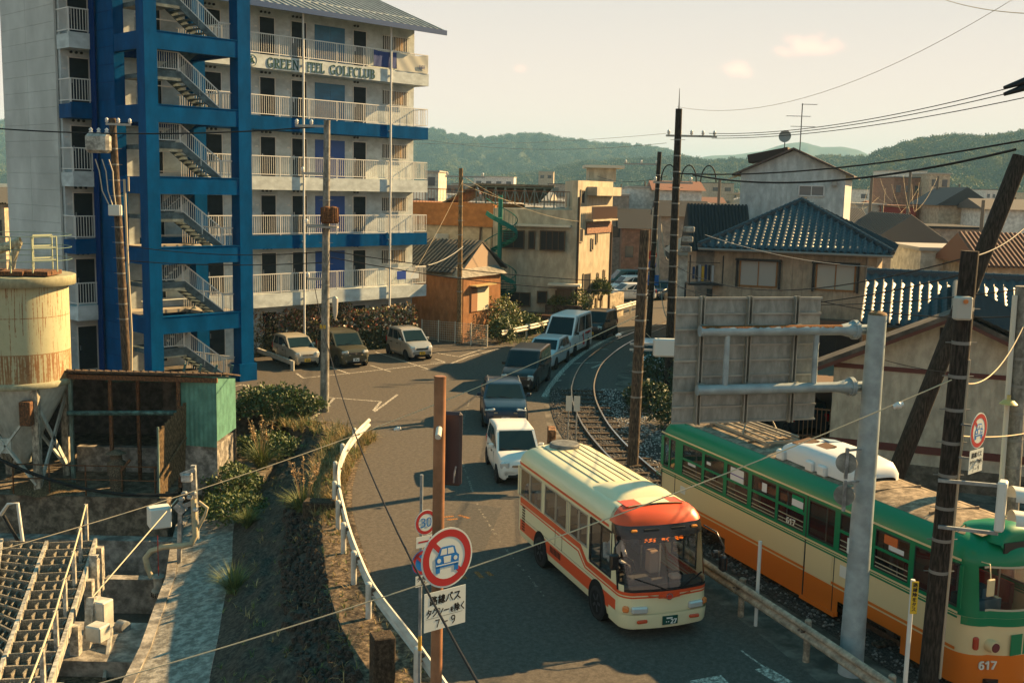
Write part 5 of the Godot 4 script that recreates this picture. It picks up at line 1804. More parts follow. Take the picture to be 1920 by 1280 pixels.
		pp.b2(Vector3(s * (W - 0.016), 2.14, -2.2), Vector3(s * (W - 0.012), 2.5, -1.6))
		pp.b2(Vector3(s * (W - 0.016), 2.0, -4.3), Vector3(s * (W - 0.012), 2.1, -3.9))
		pp.b2(Vector3(s * (W - 0.016), 2.25, -3.35), Vector3(s * (W - 0.012), 2.33, -3.15))
		pp.b2(Vector3(s * (W - 0.016), 2.2, -0.8), Vector3(s * (W - 0.012), 2.42, -0.6))
		pp.b2(Vector3(s * (W - 0.016), 2.2, 0.42), Vector3(s * (W - 0.012), 2.36, 0.85))
		pp.b2(Vector3(s * (W - 0.016), 2.18, 3.75), Vector3(s * (W - 0.012), 2.28, 4.2))
		part(t, "window_notice", pp, mat(0.55, 0.55, 0.55, 0.6))
		pp = MB.new()
		pp.b2(Vector3(s * (W - 0.016), 2.36, 0.42), Vector3(s * (W - 0.012), 2.46, 0.85))
		pp.b2(Vector3(s * (W - 0.016), 2.14, 0.42), Vector3(s * (W - 0.012), 2.19, 0.85))
		part(t, "window_notice", pp, mat(0.0, 0.2, 0.08, 0.6))
		pp = MB.new()
		pp.b2(Vector3(s * (W - 0.016), 2.28, 3.6), Vector3(s * (W - 0.012), 2.47, 4.0))
		pp.b2(Vector3(s * (W - 0.05), 2.2, -1.0), Vector3(s * (W - 0.045), 2.36, 0.2))
		part(t, "window_notice", pp, mat(0.5, 0.12, 0.03, 0.6))
		pp = MB.new()
		pp.b2(Vector3(s * (W - 0.011), 2.28, -2.2), Vector3(s * (W - 0.009), 2.31, -1.6))
		part(t, "window_notice", pp, mat(0.12, 0.06, 0.25, 0.6))
		var num := MeshInstance3D.new()
		num.mesh = text_mesh("617", 0.15, 0.01)
		num.material_override = mat(0.6, 0.58, 0.52, 0.5)
		num.name = "number_lettering"
		t.add_child(num, true)
		num.rotation.y = s * PI / 2
		num.position = Vector3(s * (W - 0.008), 1.78, 0.42)
		var num2 := MeshInstance3D.new()
		num2.mesh = text_mesh("617", 0.11, 0.01)
		num2.material_override = green
		num2.name = "number_lettering"
		t.add_child(num2, true)
		num2.rotation.y = s * PI / 2
		num2.position = Vector3(s * (W + 0.006), 1.36, -5.85)
		# wheels and truck frames
		for zc in [-3.25, 3.25]:
			var bo := MB.new()
			bo.box(Vector3(s * 0.78, 0.35, zc), Vector3(0.1, 0.16, 1.9))
			for k in [-0.45, 0.45]: bo.box(Vector3(s * 0.82, 0.35, zc + k), Vector3(0.12, 0.24, 0.24))
			var bobj := part(t, "truck_frame", bo, mat(0.05, 0.04, 0.035, 0.9))
			for k in [-0.7, 0.7]:
				var wl := MB.new()
				wl.cyl(Vector3(s * 0.48, 0.38, zc + k), Vector3(s * 0.6, 0.38, zc + k), 0.33, -1, 20)
				part(bobj, "wheel", wl, mat(0.12, 0.10, 0.09, 0.6, 0.5))
	part(t, "window_band", gb, green, "green window band and rounded roof edge")
	# end windows with frames, lamps, number
	for e in [-1.0, 1.0]:
		var we := MB.new()
		band(we, plan, [1.7, 2.1, 2.5], func(q): return q.y * e > 5.95 and absf(q.x) < 0.84, id)
		var wo := part(t, "end_window", we, glass(0.2, 0.02, 0.02, 0.02))
		var fr := MB.new()
		for y in [1.68, 2.5]: band(fr, plan2, [y - 0.02, y + 0.02], func(q): return q.y * e > 5.93 and absf(q.x) < 0.86, id)
		band(fr, plan2, [1.66, 2.52], func(q): return q.y * e > 5.9 and absf(q.x) > 0.79 and absf(q.x) < 0.9, id)
		part(wo, "frame", fr, mat(0.4, 0.35, 0.25, 0.5))
		# curved orange foot of the front, green belly under the window
		var bl := MB.new()
		band(bl, plan2, [1.36, 1.52], func(q): return q.y * e > 5.8, id)
		part(t, "end_panel", bl, green)
		for s in [-1.0, 1.0]:
			var lp := MB.new()
			lp.cyl(Vector3(s * 0.62, 0.98, e * 6.0), Vector3(s * 0.62, 0.98, e * 6.24), 0.13, 0.12, 18)
			var lo := part(t, "headlight", lp, cream)
			var lg := MB.new()
			lg.cyl(Vector3(s * 0.62, 0.98, e * 6.24), Vector3(s * 0.62, 0.98, e * 6.26), 0.09, -1, 18)
			part(lo, "lens", lg, mat(0.14, 0.03, 0.035, 0.1))
			var tl := MB.new()
			tl.cbox(Vector3(s * 0.9, 1.02, e * 6.02), Vector3(0.11, 0.26, 0.1), 0.03, Basis(Vector3.UP, 0.7 * s * e))
			part(t, "tail_light", tl, mat(0.35, 0.04, 0.02, 0.2))
		var num := MeshInstance3D.new()
		num.mesh = text_mesh("617", 0.16, 0.03)
		num.material_override = mat(0.62, 0.58, 0.5, 0.5)
		num.name = "number_lettering"
		t.add_child(num, true)
		num.rotation.y = 0.0 if e > 0 else PI
		num.rotation.y += -0.28 * e
		num.position = Vector3(-0.66 * e, 0.58, e * 6.12)
		# destination box faired into the roof
		var hb := MB.new()
		var rr := []
		for q in [[4.6, 0.0, 0.9], [5.0, 0.05, 0.8], [5.4, 0.16, 0.62], [5.75, 0.2, 0.55], [5.95, 0.16, 0.52], [6.02, 0.02, 0.5], [6.03, -0.3, 0.5]]:
			var row := []
			for i in 13:
				var x := lerpf(-1, 1, i / 12.0)
				row.append(Vector3(x * q[2], 3.05 + q[1] * (1.0 - pow(absf(x), 3)) - 0.12 * pow(absf(x), 3), e * q[0]))
			rr.append(row)
		hb.grid(rr, Vector3(0, 1, e * 0.4))
		part(t, "destination_hood", hb, green)
		var db := MB.new()
		db.box(Vector3(0, 2.86, e * 6.03), Vector3(0.8, 0.2, 0.04))
		part(t, "destination_sign", db, blk)
		for s in [-1.0, 1.0]:
			var hd := MB.new()
			for zz in [4.9, 5.25]:
				hd.tube([Vector3(s * 0.9, 2.92, e * zz), Vector3(s * 0.92, 3.0, e * zz), Vector3(s * 0.62, 3.14, e * zz), Vector3(s * 0.6, 3.05, e * zz)], 0.012, 5)
			part(t, "roof_step", hd, green)
		var mr := MB.new()
		mr.tube([Vector3(-0.85 * e, 2.62, e * 5.95), Vector3(-0.9 * e, 2.66, e * 6.2), Vector3(-0.95 * e, 2.4, e * 6.3)], 0.012, 5)
		mr.cbox(Vector3(-0.96 * e, 2.25, e * 6.32), Vector3(0.18, 0.34, 0.05), 0.02)
		part(t, "side_mirror", mr, cream)
	# white board with the cat-face cut out of paint is left plain: a green patch on the nose
	var np := MB.new()
	np.box(Vector3(-0.05, 1.0, 6.296), Vector3(0.5, 0.42, 0.006))
	part(t, "nose_patch", np, green)
	var bm := MB.new()
	bm.b2(Vector3(-0.7, 0.12, 6.0), Vector3(0.7, 0.3, 6.2))
	part(t, "bumper_frame", bm, blk)
	# roof deck, seams, cooling unit, folded pantograph
	var rd := MB.new()
	var rr2 := []
	for k in 9:
		var row := []
		for i in 15:
			var x := lerpf(-0.68, 0.68, i / 14.0)
			row.append(Vector3(x, 3.04 + 0.06 * (1.0 - pow(x / 0.68, 2)), lerpf(-5.75, 5.75, k / 8.0)))
		rr2.append(row)
	rd.grid(rr2, Vector3.UP)
	band(rd, func(y): return outline(W + 0.004, -Z - 0.004, Z + 0.004, 0.5, 0.5, 0.22, insf.call(y)), [3.005, 3.03, 3.052], func(q): return absf(q.y) < 5.6, id)
	part(t, "roof_deck", rd, dirt, "dusty brown canvas roof deck")
	var rs := MB.new()
	for z in [-4.2, -2.2, 2.6, 4.3]: rs.b2(Vector3(-0.66, 3.05, z), Vector3(0.66, 3.112, z + 0.03))
	part(t, "roof_seam", rs, dirt)
	var ac := MB.new()
	rr2 = []
	for q in [[-0.35, 0.12, 0.5], [-0.3, 0.3, 0.62], [0.0, 0.42, 0.72], [0.6, 0.48, 0.75], [1.6, 0.48, 0.75], [2.2, 0.42, 0.72], [2.45, 0.3, 0.62], [2.5, 0.1, 0.5]]:
		var row := []
		for k in [[-1.0, 0.0], [-1.0, 0.5], [-0.9, 0.82], [-0.7, 0.96], [-0.3, 1.0], [0.3, 1.0], [0.7, 0.96], [0.9, 0.82], [1.0, 0.5], [1.0, 0.0]]:
			row.append(Vector3(q[2] * k[0], 3.06 + q[1] * k[1], q[0] - 0.5))
		rr2.append(row)
	ac.grid(rr2, Vector3.UP)
	for s in [-1.0, 1.0]:
		for z in [-0.6, 0.55, 1.0]:
			ac.cbox(Vector3(s * 0.76, 3.14, z), Vector3(0.16, 0.26, 0.3), 0.04)
	var aco := part(t, "cooling_unit", ac, mat(0.56, 0.57, 0.56, 0.5))
	for q in [[-0.5, -0.36, -0.28], [-0.5, 0.28, 0.1]]:
		for s in [-1.0]:
			var gv := MB.new()
			gv.box(Vector3(-0.33, 3.525 - (0.02 if q[1] < 0 else 0.0), q[1] + 0.12), Vector3(0.5, 0.03, 0.42), Basis(Vector3.BACK, 0.2))
			part(aco, "grille", gv, mat(0.16, 0.09, 0.05, 0.8))
	var gv2 := MB.new()
	gv2.box(Vector3(0.3, 3.535, -0.05), Vector3(0.42, 0.03, 0.34), Basis(Vector3.BACK, -0.15))
	part(aco, "grille", gv2, mat(0.2, 0.28, 0.35, 0.6))
	var pn := MB.new()
	var y0 := 3.18
	for x in [-0.5, 0.5]:
		pn.bar(Vector3(x, y0, -4.3), Vector3(x, y0, -1.5), 0.06)
		pn.bar(Vector3(x * 0.75, y0 + 0.12, -4.5), Vector3(x * 0.95, y0 + 0.1, -1.6), 0.05)
		for z in [-4.2, -1.6]: pn.cyl(Vector3(x, 3.05, z), Vector3(x, y0, z), 0.06, 0.05, 8)
	for z in [-4.2, -2.9, -1.6]: pn.bar(Vector3(-0.5, y0, z), Vector3(0.5, y0, z), 0.06)
	for x in [-0.18, 0.0, 0.18]: pn.bar(Vector3(x, y0 + 0.12, -4.4), Vector3(x, y0 + 0.12, -1.7), 0.035)
	for z in [-4.45, -4.2]: pn.tube([Vector3(-0.75, y0 + 0.05, z), Vector3(-0.55, y0 + 0.22, z), Vector3(0.55, y0 + 0.22, z), Vector3(0.75, y0 + 0.05, z)], 0.03, 6)
	pn.tube([Vector3(-0.55, y0, -2.6), Vector3(-0.4, y0 + 0.35, -2.7), Vector3(0.4, y0 + 0.35, -2.7), Vector3(0.55, y0, -2.6)], 0.025, 6)
	part(t, "pantograph", pn, mat(0.25, 0.22, 0.17, 0.6, 0.4))
	# interior: floor, long seats, poles, dark ceiling
	var fl := MB.new()
	fl.b2(Vector3(-1.08, 0.6, -5.8), Vector3(1.08, 0.8, 5.8))
	part(t, "interior_floor", fl, mat(0.06, 0.045, 0.035, 0.8))
	for s in [-1.0, 1.0]:
		var se := MB.new()
		se.b2(Vector3(s * 0.65, 0.8, -4.6), Vector3(s * 1.08, 1.2, 0.9))
		se.b2(Vector3(s * 0.98, 1.2, -4.6), Vector3(s * 1.1, 1.62, 0.9))
		se.b2(Vector3(s * 0.65, 0.8, 2.3), Vector3(s * 1.08, 1.2, 5.0))
		se.b2(Vector3(s * 0.98, 1.2, 2.3), Vector3(s * 1.1, 1.62, 5.0))
		part(t, "long_seat", se, mat(0.22, 0.03, 0.03, 0.9))
	var cp := MB.new()
	cp.b2(Vector3(-0.8, 0.8, 5.2), Vector3(-0.1, 1.75, 5.8))
	cp.b2(Vector3(-0.5, 1.75, 5.4), Vector3(-0.25, 1.95, 5.7))
	part(t, "driver_console", cp, mat(0.03, 0.08, 0.11, 0.6))
	var kn := MB.new()
	kn.lathe(Vector3(-0.62, 1.76, 5.55), [Vector2(0.11, 0.0), Vector2(0.1, 0.05), Vector2(0.001, 0.08)], 14)
	part(t, "controller_handle", kn, mat(0.6, 0.12, 0.1, 0.4))
	var pls := MB.new()
	for z in [-4.8, -2.0, 1.0, 2.2, 5.1]:
		for s in [-0.55, 0.55]: pls.cyl(Vector3(s, 0.8, z), Vector3(s, 2.9, z), 0.018, -1, 6)
	part(t, "grab_pole", pls, mat(0.5, 0.5, 0.5, 0.3, 0.8))

# ---------------------------------------------------------------- the ready-mix works in the hollow at the left
func rust_tex() -> Texture2D:
	var w := 1024
	var h := 512
	var im := Image.create(w, h, false, Image.FORMAT_RGB8)
	var f := FastNoiseLite.new()
	f.seed = 21; f.frequency = 0.02; f.fractal_octaves = 5
	var f2 := FastNoiseLite.new()
	f2.seed = 8; f2.frequency = 0.05; f2.fractal_octaves = 3
	var base := srgb(0.35, 0.34, 0.2)
	var rust := srgb(0.20, 0.075, 0.02)
	var deep := srgb(0.05, 0.02, 0.01)
	for y in h:
		var v := float(y) / h          # 0 at the top
		for x in w:
			var c := base.lerp(srgb(0.4, 0.37, 0.23), 0.5 + 0.5 * f.get_noise_2d(x, y))
			var drip := f2.get_noise_2d(x * 1.3, y * 0.06)
			var a := 0.0
			if v > 0.70: a = smoothstep(-0.1, 0.45, drip + 0.3 + f.get_noise_2d(x * 2, y * 2) * 0.35) * (0.85 - 0.35 * absf(v - 0.8) * 3)
			elif v > 0.69: a = 0.7 + 0.3 * f.get_noise_2d(x * 3, y)
			else: a = smoothstep(0.3, 0.5, drip + f.get_noise_2d(x * 2, y * 2) * 0.25) * 0.7
			if absf(v - 0.33) < 0.004: a = maxf(a, 0.5 + f.get_noise_2d(x * 4, 1))
			c = c.lerp(rust, clampf(a, 0, 1))
			if drip > 0.4 and f.get_noise_2d(x * 6, y * 6) > 0.32: c = c.lerp(deep, 0.8)
			im.set_pixel(x, y, c)
	return ImageTexture.create_from_image(im)

func build_plant() -> void:
	var teal := mat(0.16, 0.24, 0.20, 0.6, 0.1, "blot", Vector3(0.8, 0.25, 0.8))
	var pale := mat(0.52, 0.56, 0.50, 0.6, 0.0, "faint", Vector3(0.8, 0.3, 0.8))
	var rust := mat(0.22, 0.09, 0.03, 0.85, 0.1, "stone", Vector3(1.5, 0.7, 1.5))
	var cream := mat(0.52, 0.48, 0.34, 0.6, 0, "blot", Vector3(0.8, 0.4, 0.8))
	var dark := mat(0.025, 0.025, 0.025, 0.8, 0, "blot")
	var galv := mat(0.42, 0.43, 0.42, 0.5, 0.3, "blot")
	var conc := mat(0.34, 0.31, 0.27, 0.9, 0, "blot", Vector3(0.3, 0.3, 0.3), 0.3)
	# ---- silo
	var c := px(36, 700, 36.2)
	c.y = -0.9
	var s := thing("cement_silo", "rusty yellow-green cement silo on legs with railed top and cone hopper", "silo", c)
	var R := 2.18
	s.scale = Vector3(0.75, 1.0, 0.75)
	var sm := StandardMaterial3D.new()
	sm.albedo_texture = rust_tex()
	sm.roughness = 0.75
	var bd := MB.new()
	bd.uvs = true
	var k := 64
	for j in k:
		var a0 := TAU * j / k
		var a1 := TAU * (j + 1) / k
		var d0 := Vector3(cos(a0), 0, sin(a0))
		var d1 := Vector3(cos(a1), 0, sin(a1))
		var y0 := 3.65
		var y1 := 6.95
		bd.add(d0 * R + Vector3(0, y0, 0), d1 * R + Vector3(0, y0, 0), d1 * R + Vector3(0, y1, 0), d0, d1, d1, Vector2(float(j) / k * 2, 1), Vector2(float(j + 1) / k * 2, 1), Vector2(float(j + 1) / k * 2, 0))
		bd.add(d0 * R + Vector3(0, y0, 0), d1 * R + Vector3(0, y1, 0), d0 * R + Vector3(0, y1, 0), d0, d1, d0, Vector2(float(j) / k * 2, 1), Vector2(float(j + 1) / k * 2, 0), Vector2(float(j) / k * 2, 0))
	part(s, "tank", bd, sm)
	var rm := MB.new()
	rm.lathe(Vector3.ZERO, [Vector2(R + 0.02, 6.85), Vector2(R + 0.32, 6.87), Vector2(R + 0.32, 7.17), Vector2(R + 0.26, 7.19), Vector2(0.01, 7.22)], 48)
	part(s, "rim", rm, mat(0.36, 0.34, 0.22, 0.7, 0, "faint", Vector3(1, 0.5, 1)))
	rm = MB.new()
	rm.lathe(Vector3.ZERO, [Vector2(R + 0.0, 3.5), Vector2(R + 0.12, 3.52), Vector2(R + 0.12, 3.68), Vector2(R + 0.0, 3.72)], 48)
	part(s, "rim", rm, mat(0.36, 0.34, 0.22, 0.7, 0, "faint", Vector3(1, 0.5, 1)))
	var tp := MB.new()
	for q in [[-0.9, 0.9], [0.5, 0.9], [1.5, 0.7]]: tp.box(Vector3(q[0], 7.3, q[1]), Vector3(1.1, 0.14, 1.5))
	part(s, "top_grating", tp, rust)
	var cn := MB.new()
	cn.lathe(Vector3.ZERO, [Vector2(R, 3.55), Vector2(0.35, 1.0), Vector2(0.35, 0.75), Vector2(0.01, 0.74)], 40)
	part(s, "hopper_cone", cn, pale)
	for q in [[1.35, 1.55], [-1.35, 1.55], [1.35, -1.55], [-1.35, -1.55]]:
		var lg := MB.new()
		lg.bar(Vector3(q[0], 0, q[1]), Vector3(q[0], 3.7, q[1]), 0.3, 0.3)
		part(s, "leg", lg, mat(0.40, 0.36, 0.28, 0.7, 0, "blot", Vector3(1.2, 0.5, 1.2)))
	for z in [1.62, -1.62]:
		var br := MB.new()
		br.bar(Vector3(-1.3, 0.3, z), Vector3(1.3, 2.9, z), 0.2, 0.08)
		br.bar(Vector3(1.3, 0.3, z), Vector3(-1.3, 2.9, z), 0.2, 0.08)
		br.box(Vector3(0, 1.6, z), Vector3(0.5, 0.5, 0.1))
		part(s, "cross_brace", br, pale)
	for x in [1.42, -1.42]:
		var br := MB.new()
		br.bar(Vector3(x, 0.3, -1.5), Vector3(x, 2.9, 1.5), 0.08, 0.18)
		br.bar(Vector3(x, 0.3, 1.5), Vector3(x, 2.9, -1.5), 0.08, 0.18)
		part(s, "cross_brace", br, pale)
	var ck := MB.new()
	ck.cbox(Vector3(1.1, 2.75, 1.9), Vector3(0.5, 0.8, 0.4), 0.03)
	part(s, "inspection_box", ck, rust)
	for q in [[-1.6, 1.2, -0.7, 1.9], [-0.3, 2.1, 0.75, 2.05], [1.0, 0.4, 1.5, -0.4], [1.55, 1.75, 2.25, 0.9]]:
		var r2 := MB.new()
		var a := Vector3(q[0], 7.35, q[1])
		var b := Vector3(q[2], 7.35, q[3])
		var up := Vector3(0, 1.15, 0)
		for p in [a, b]: r2.bar(p, p + up, 0.05)
		for h in [0.4, 0.8, 1.15]: r2.bar(a + Vector3(0, h, 0), b + Vector3(0, h, 0), 0.045)
		part(s, "guard_panel", r2, mat(0.33, 0.36, 0.24, 0.6))
	var ch := MB.new()
	for y in [7.7, 8.1, 8.5]:
		var pts := []
		for j in 25: pts.append(Vector3(cos(TAU * j / 24.0) * (R + 0.2), y, sin(TAU * j / 24.0) * (R + 0.2)))
		ch.tube(pts, 0.012, 5)
	part(s, "guard_wire", ch, mat(0.1, 0.16, 0.14, 0.6))
	var dk := MB.new()
	dk.tube([Vector3(-1.6, 7.7, 0.6), Vector3(0.0, 8.15, 0.4), Vector3(0.45, 8.3, 0.35)], 0.16, 10)
	dk.tube([Vector3(0.4, 8.32, 0.35), Vector3(0.1, 7.7, 0.4), Vector3(0.0, 7.3, 0.4)], 0.14, 10)
	part(s, "filling_pipe", dk, cream)
	var ld := MB.new()
	for x in [-0.8, -0.4]: ld.bar(Vector3(x, 0, 2.6), Vector3(x, 8.4, 2.6), 0.06)
	for j in 30: ld.bar(Vector3(-0.8, 0.2 + j * 0.28, 2.6), Vector3(-0.4, 0.2 + j * 0.28, 2.6), 0.025)
	part(s, "ladder", ld, mat(0.35, 0.36, 0.2, 0.7, 0, "stone"))
	var cg := MB.new()
	for y in [1.6, 3.2, 4.8, 6.4]:
		var pts := []
		for j in 13: pts.append(Vector3(-0.6 - cos(PI * j / 12.0) * 0.42, y, 2.6 + sin(PI * j / 12.0) * 0.6))
		cg.tube(pts, 0.03, 5)
	part(s, "ladder_hoop", cg, mat(0.5, 0.48, 0.34, 0.6))
	var lamp := MB.new()
	lamp.cyl(Vector3(-0.3, 8.5, 2.65), Vector3(-0.3, 8.5, 2.8), 0.16, 0.2, 16)
	var lo := part(s, "floodlight", lamp, dark)
	var lg2 := MB.new()
	lg2.cyl(Vector3(-0.3, 8.5, 2.8), Vector3(-0.3, 8.5, 2.81), 0.15, -1, 16)
	part(lo, "lens", lg2, mat(0.4, 0.38, 0.32, 0.1))
	# ---- batching shed
	var sh := thing("batching_shed", "open steel-framed batching shed with dark interior and teal clad corner", "shed", P(-12.5, 37.5, -0.9))
	var rf := MB.new()
	rf.quad(P(-19.5, 36.1, 3.08), P(-12.5, 36.03, 3.08), P(-12.5, 43.7, 1.5), P(-19.5, 43.7, 1.5))
	rf.quad(P(-12.5, 36.03, 3.08), P(-9.75, 36.0, 3.08), P(-9.75, 38.4, 2.6), P(-12.5, 38.4, 2.6))
	rf.bar(P(-19.5, 36.05, 3.05), P(-9.75, 35.95, 3.05), 0.06, 0.08)
	for j in 40: rf.bar(P(-19.5 + j * 0.25, 36.1, 3.1), P(-19.5 + j * 0.25, 43.7 if j < 28 else 38.4, 1.52 if j < 28 else 2.62), 0.05, 0.05)
	wpart(sh, "roof", rf, mat(0.10, 0.06, 0.035, 0.85, 0.1, "stone", Vector3(0.6, 0.6, 0.6)))
	var ef := MB.new()
	ef.bar(P(-15.1, 36.15, 2.86), P(-9.9, 36.0, 2.86), 0.12, 0.16)
	wpart(sh, "eaves_beam", ef, rust)
	var bw := MB.new()
	bw.b2(P(-19.5, 43.8, -0.9), P(-12.4, 43.7, 1.5))
	bw.b2(P(-12.5, 38.35, -0.9), P(-9.9, 38.3, 2.55))
	bw.b2(P(-12.5, 43.7, -0.9), P(-12.4, 38.3, 1.5))
	bw.b2(P(-19.6, 43.8, -0.9), P(-19.5, 36.1, 1.5))
	wpart(sh, "back_wall", bw, mat(0.13, 0.115, 0.1, 0.9, 0, "blot"))
	for q in [[-13.6, 36.2], [-12.9, 36.9], [-11.25, 36.1], [-14.95, 36.2]]:
		var po := MB.new()
		po.bar(P(q[0], q[1], -0.9), P(q[0], q[1], 2.8), 0.11, 0.11)
		wpart(sh, "post", po, rust if q[0] > -14 else teal)
	for q in [[-15.0, 36.0, 1.62, -11.2, 36.0, 1.72, 0.17], [-14.6, 38.5, 2.35, -11.2, 38.5, 2.4, 0.2], [-14.0, 41, 2.2, -11.0, 41, 0.8, 0.12]]:
		var pi := MB.new()
		pi.cyl(P(q[0], q[1], q[2]), P(q[3], q[4], q[5]), q[6] * 0.5, -1, 10)
		wpart(sh, "pipe", pi, mat(0.10, 0.20, 0.18, 0.6, 0, "stone"))
	for j in 4:
		var di := MB.new()
		di.bar(P(-13.2 + j * 0.6, 40.5, -0.8), P(-12.4 + j * 0.6, 40.7, 2.6), 0.09)
		wpart(sh, "diagonal_strut", di, mat(0.06, 0.12, 0.12, 0.7))
	# corrugated teal cladding round the corner
	for q in [[-11.2, 36.2, -9.95, 36.0, 0.55], [-9.95, 36.0, -9.85, 38.2, 0.75]]:
		var a := Vector2(q[0], q[1])
		var b := Vector2(q[2], q[3])
		var n := int((b - a).length() / 0.04)
		var rows := []
		var out := Vector2((b - a).y, -(b - a).x).normalized()
		for y in [q[4], 1.8, 3.02]:
			var row := []
			for j in n + 1:
				var p := a.lerp(b, float(j) / n) + out * (0.012 * (1.0 if j % 4 < 2 else -1.0))
				row.append(P(p.x, p.y, y - (0.2 * (p.y - 36.0) if y > 3.0 else 0.0)))
			rows.append(row)
		var cl := MB.new()
		cl.grid(rows, Vector3(out.x, 0, -out.y))
		wpart(sh, "cladding_panel", cl, mat(0.11, 0.27, 0.21, 0.55, 0.0, "faint", Vector3(0.5, 0.3, 0.5)))
	var fo := MB.new()
	fo.b2(P(-11.2, 38.5, -1.2), P(-9.98, 36.15, 0.56))
	wpart(sh, "foundation", fo, conc)
	var lw := MB.new()
	lw.b2(P(-15.5, 38.2, -0.9), P(-11.4, 37.9, 0.0))
	wpart(sh, "low_wall", lw, conc)
	# leaning board fence of single planks
	var fc := thing("plank_screen", "screen of weathered brown planks at the open end of the shed", "fence", P(-11.35, 35.6, -0.9))
	var pm := mat(0.24, 0.16, 0.085, 0.9, 0, "wood", Vector3(3, 0.5, 3), 0.4)
	for j in 9:
		var u := j / 8.0
		var p := MB.new()
		p.bar(P(lerpf(-11.55, -11.12, u), lerpf(34.85, 36.1, u), lerpf(-0.95, -0.3, u)), P(lerpf(-11.5, -11.05, u), lerpf(34.85, 36.1, u), lerpf(1.4, 2.05, u)), 0.15, 0.03, Vector3(0.9, 0, 0.4))
		wpart(fc, "plank", p, pm)
	var pr := MB.new()
	pr.bar(P(-11.48, 34.75, -0.2), P(-10.98, 35.95, 0.9), 0.06, 0.08)
	wpart(fc, "brace", pr, pm)
	var pp := MB.new()
	pp.bar(P(-11.56, 34.78, -0.95), P(-11.54, 34.78, 1.5), 0.06)
	wpart(fc, "post", pp, teal)
	# machinery under the shed
	var pu := thing("slurry_pump", "rusty cylindrical mixer pump standing on the plant floor beside the silo", "pump", P(-13.2, 35.5, -0.9))
	var pb := MB.new()
	pb.lathe(Vector3.ZERO, [Vector2(0.22, 0.0), Vector2(0.24, 0.5), Vector2(0.3, 0.55), Vector2(0.3, 1.0), Vector2(0.2, 1.05), Vector2(0.18, 1.25), Vector2(0.34, 1.3), Vector2(0.1, 1.4), Vector2(0.01, 1.41)], 20)
	part(pu, "casing", pb, mat(0.20, 0.16, 0.11, 0.8, 0, "stone", Vector3(1.5, 1.5, 1.5)))
	var pl := MB.new()
	pl.bar(Vector3(0.2, 0.7, 0.2), Vector3(0.55, 1.15, 0.25), 0.07)
	part(pu, "lever", pl, rust)
	# plant floor railing
	var rl := thing("pipe_railing", "rusty pipe railing along the edge of the plant floor", "railing", P(-13.5, 34.9, -0.9))
	for x in [-16.4, -15.2, -14.0, -12.8, -11.7]:
		var p := MB.new()
		p.cyl(P(x, 34.86, -0.9), P(x, 34.86, 0.15), 0.025, -1, 6)
		wpart(rl, "post", p, rust)
	for h in [-0.35, 0.12]:
		var p := MB.new()
		p.cyl(P(-16.6, 34.86, h), P(-11.6, 34.86, h), 0.022, -1, 6)
		wpart(rl, "rail", p, rust)
	one("rubble_heap", "low heap of brown spilled aggregate below the silo hopper", "gravel heap", heap(P(-15.6, 35.5, -0.9), 1.3, 0.35, 5), mat(0.2, 0.14, 0.075, 0.95, 0, "stone", Vector3(1, 1, 1), 0.8), P(-15.6, 35.5, -0.9))
	var cb := MB.new()
	cb.tube(sag(px(0, 862, 34.5), px(300, 928, 34.3), 0.35, 14) + sag(px(305, 928, 34.3), px(335, 925, 34.2), 0.02, 3), 0.06, 8)
	one("cable_bundle", "thick black cable bundle drooping across the plant front", "cable", cb, dark)
	# ---- service mast with pipes, hose and hanging pump
	var mp := pg(342, 1080, -2.2)
	var ms := thing("service_mast", "pale steel mast with valves and insulated pipes at the basin edge", "mast", Vector3(mp.x, -2.2, mp.z))
	var d := -mp.z
	var mk := MB.new()
	mk.bar(px(335, 1080, d), px(338, 940, d), 0.12)
	mk.bar(px(368, 1010, d + 0.2), px(362, 872, d + 0.2), 0.14)
	wpart(ms, "column", mk, galv)
	var mb2 := MB.new()
	mb2.cbox(px(350, 895, d), Vector3(0.3, 0.25, 0.25), 0.03)
	mb2.bar(px(338, 890, d), px(366, 880, d), 0.1)
	mb2.bar(px(336, 952, d), px(366, 940, d), 0.12)
	mb2.bar(px(330, 945, d), px(345, 960, d), 0.3, 0.2)
	for q in [[345, 925], [355, 932], [362, 925], [340, 935], [366, 955]]: mb2.cbox(px(q[0], q[1], d - 0.1), Vector3(0.16, 0.12, 0.14), 0.03)
	wpart(ms, "valve_block", mb2, mat(0.5, 0.5, 0.48, 0.5, 0.2, "blot"))
	var bx := MB.new()
	bx.cbox(px(298, 968, d - 0.2), Vector3(0.62, 0.6, 0.55), 0.03, Basis(Vector3.UP, 0.5))
	wpart(ms, "switch_box", bx, mat(0.58, 0.58, 0.53, 0.5))
	var ho := MB.new()
	ho.tube([px(362, 935, d), px(364, 975, d - 0.05), px(366, 1005, d - 0.1), px(358, 1020, d - 0.2), px(340, 1023, d - 0.3), px(305, 1025, d - 0.4), px(282, 1033, d - 0.45), px(272, 1046, d - 0.5), px(276, 1064, d - 0.5), px(284, 1082, d - 0.5)], 0.085, 10)
	ho.tube([px(372, 940, d), px(388, 952, d), px(384, 965, d), px(366, 1000, d)], 0.05, 8)
	wpart(ms, "hose", ho, mat(0.50, 0.42, 0.27, 0.7, 0, "faint"))
	var hk := px(297, 1092, d - 0.5)
	var hp := thing("hanging_pump", "small pale submersible pump with perforated foot hanging on a cord", "pump", hk - Vector3(0, 0.3, 0))
	var hb := MB.new()
	hb.lathe(Vector3.ZERO, [Vector2(0.01, -0.12), Vector2(0.2, -0.12), Vector2(0.22, 0.05), Vector2(0.2, 0.1), Vector2(0.14, 0.14), Vector2(0.15, 0.4), Vector2(0.19, 0.46), Vector2(0.17, 0.52), Vector2(0.01, 0.52)], 18)
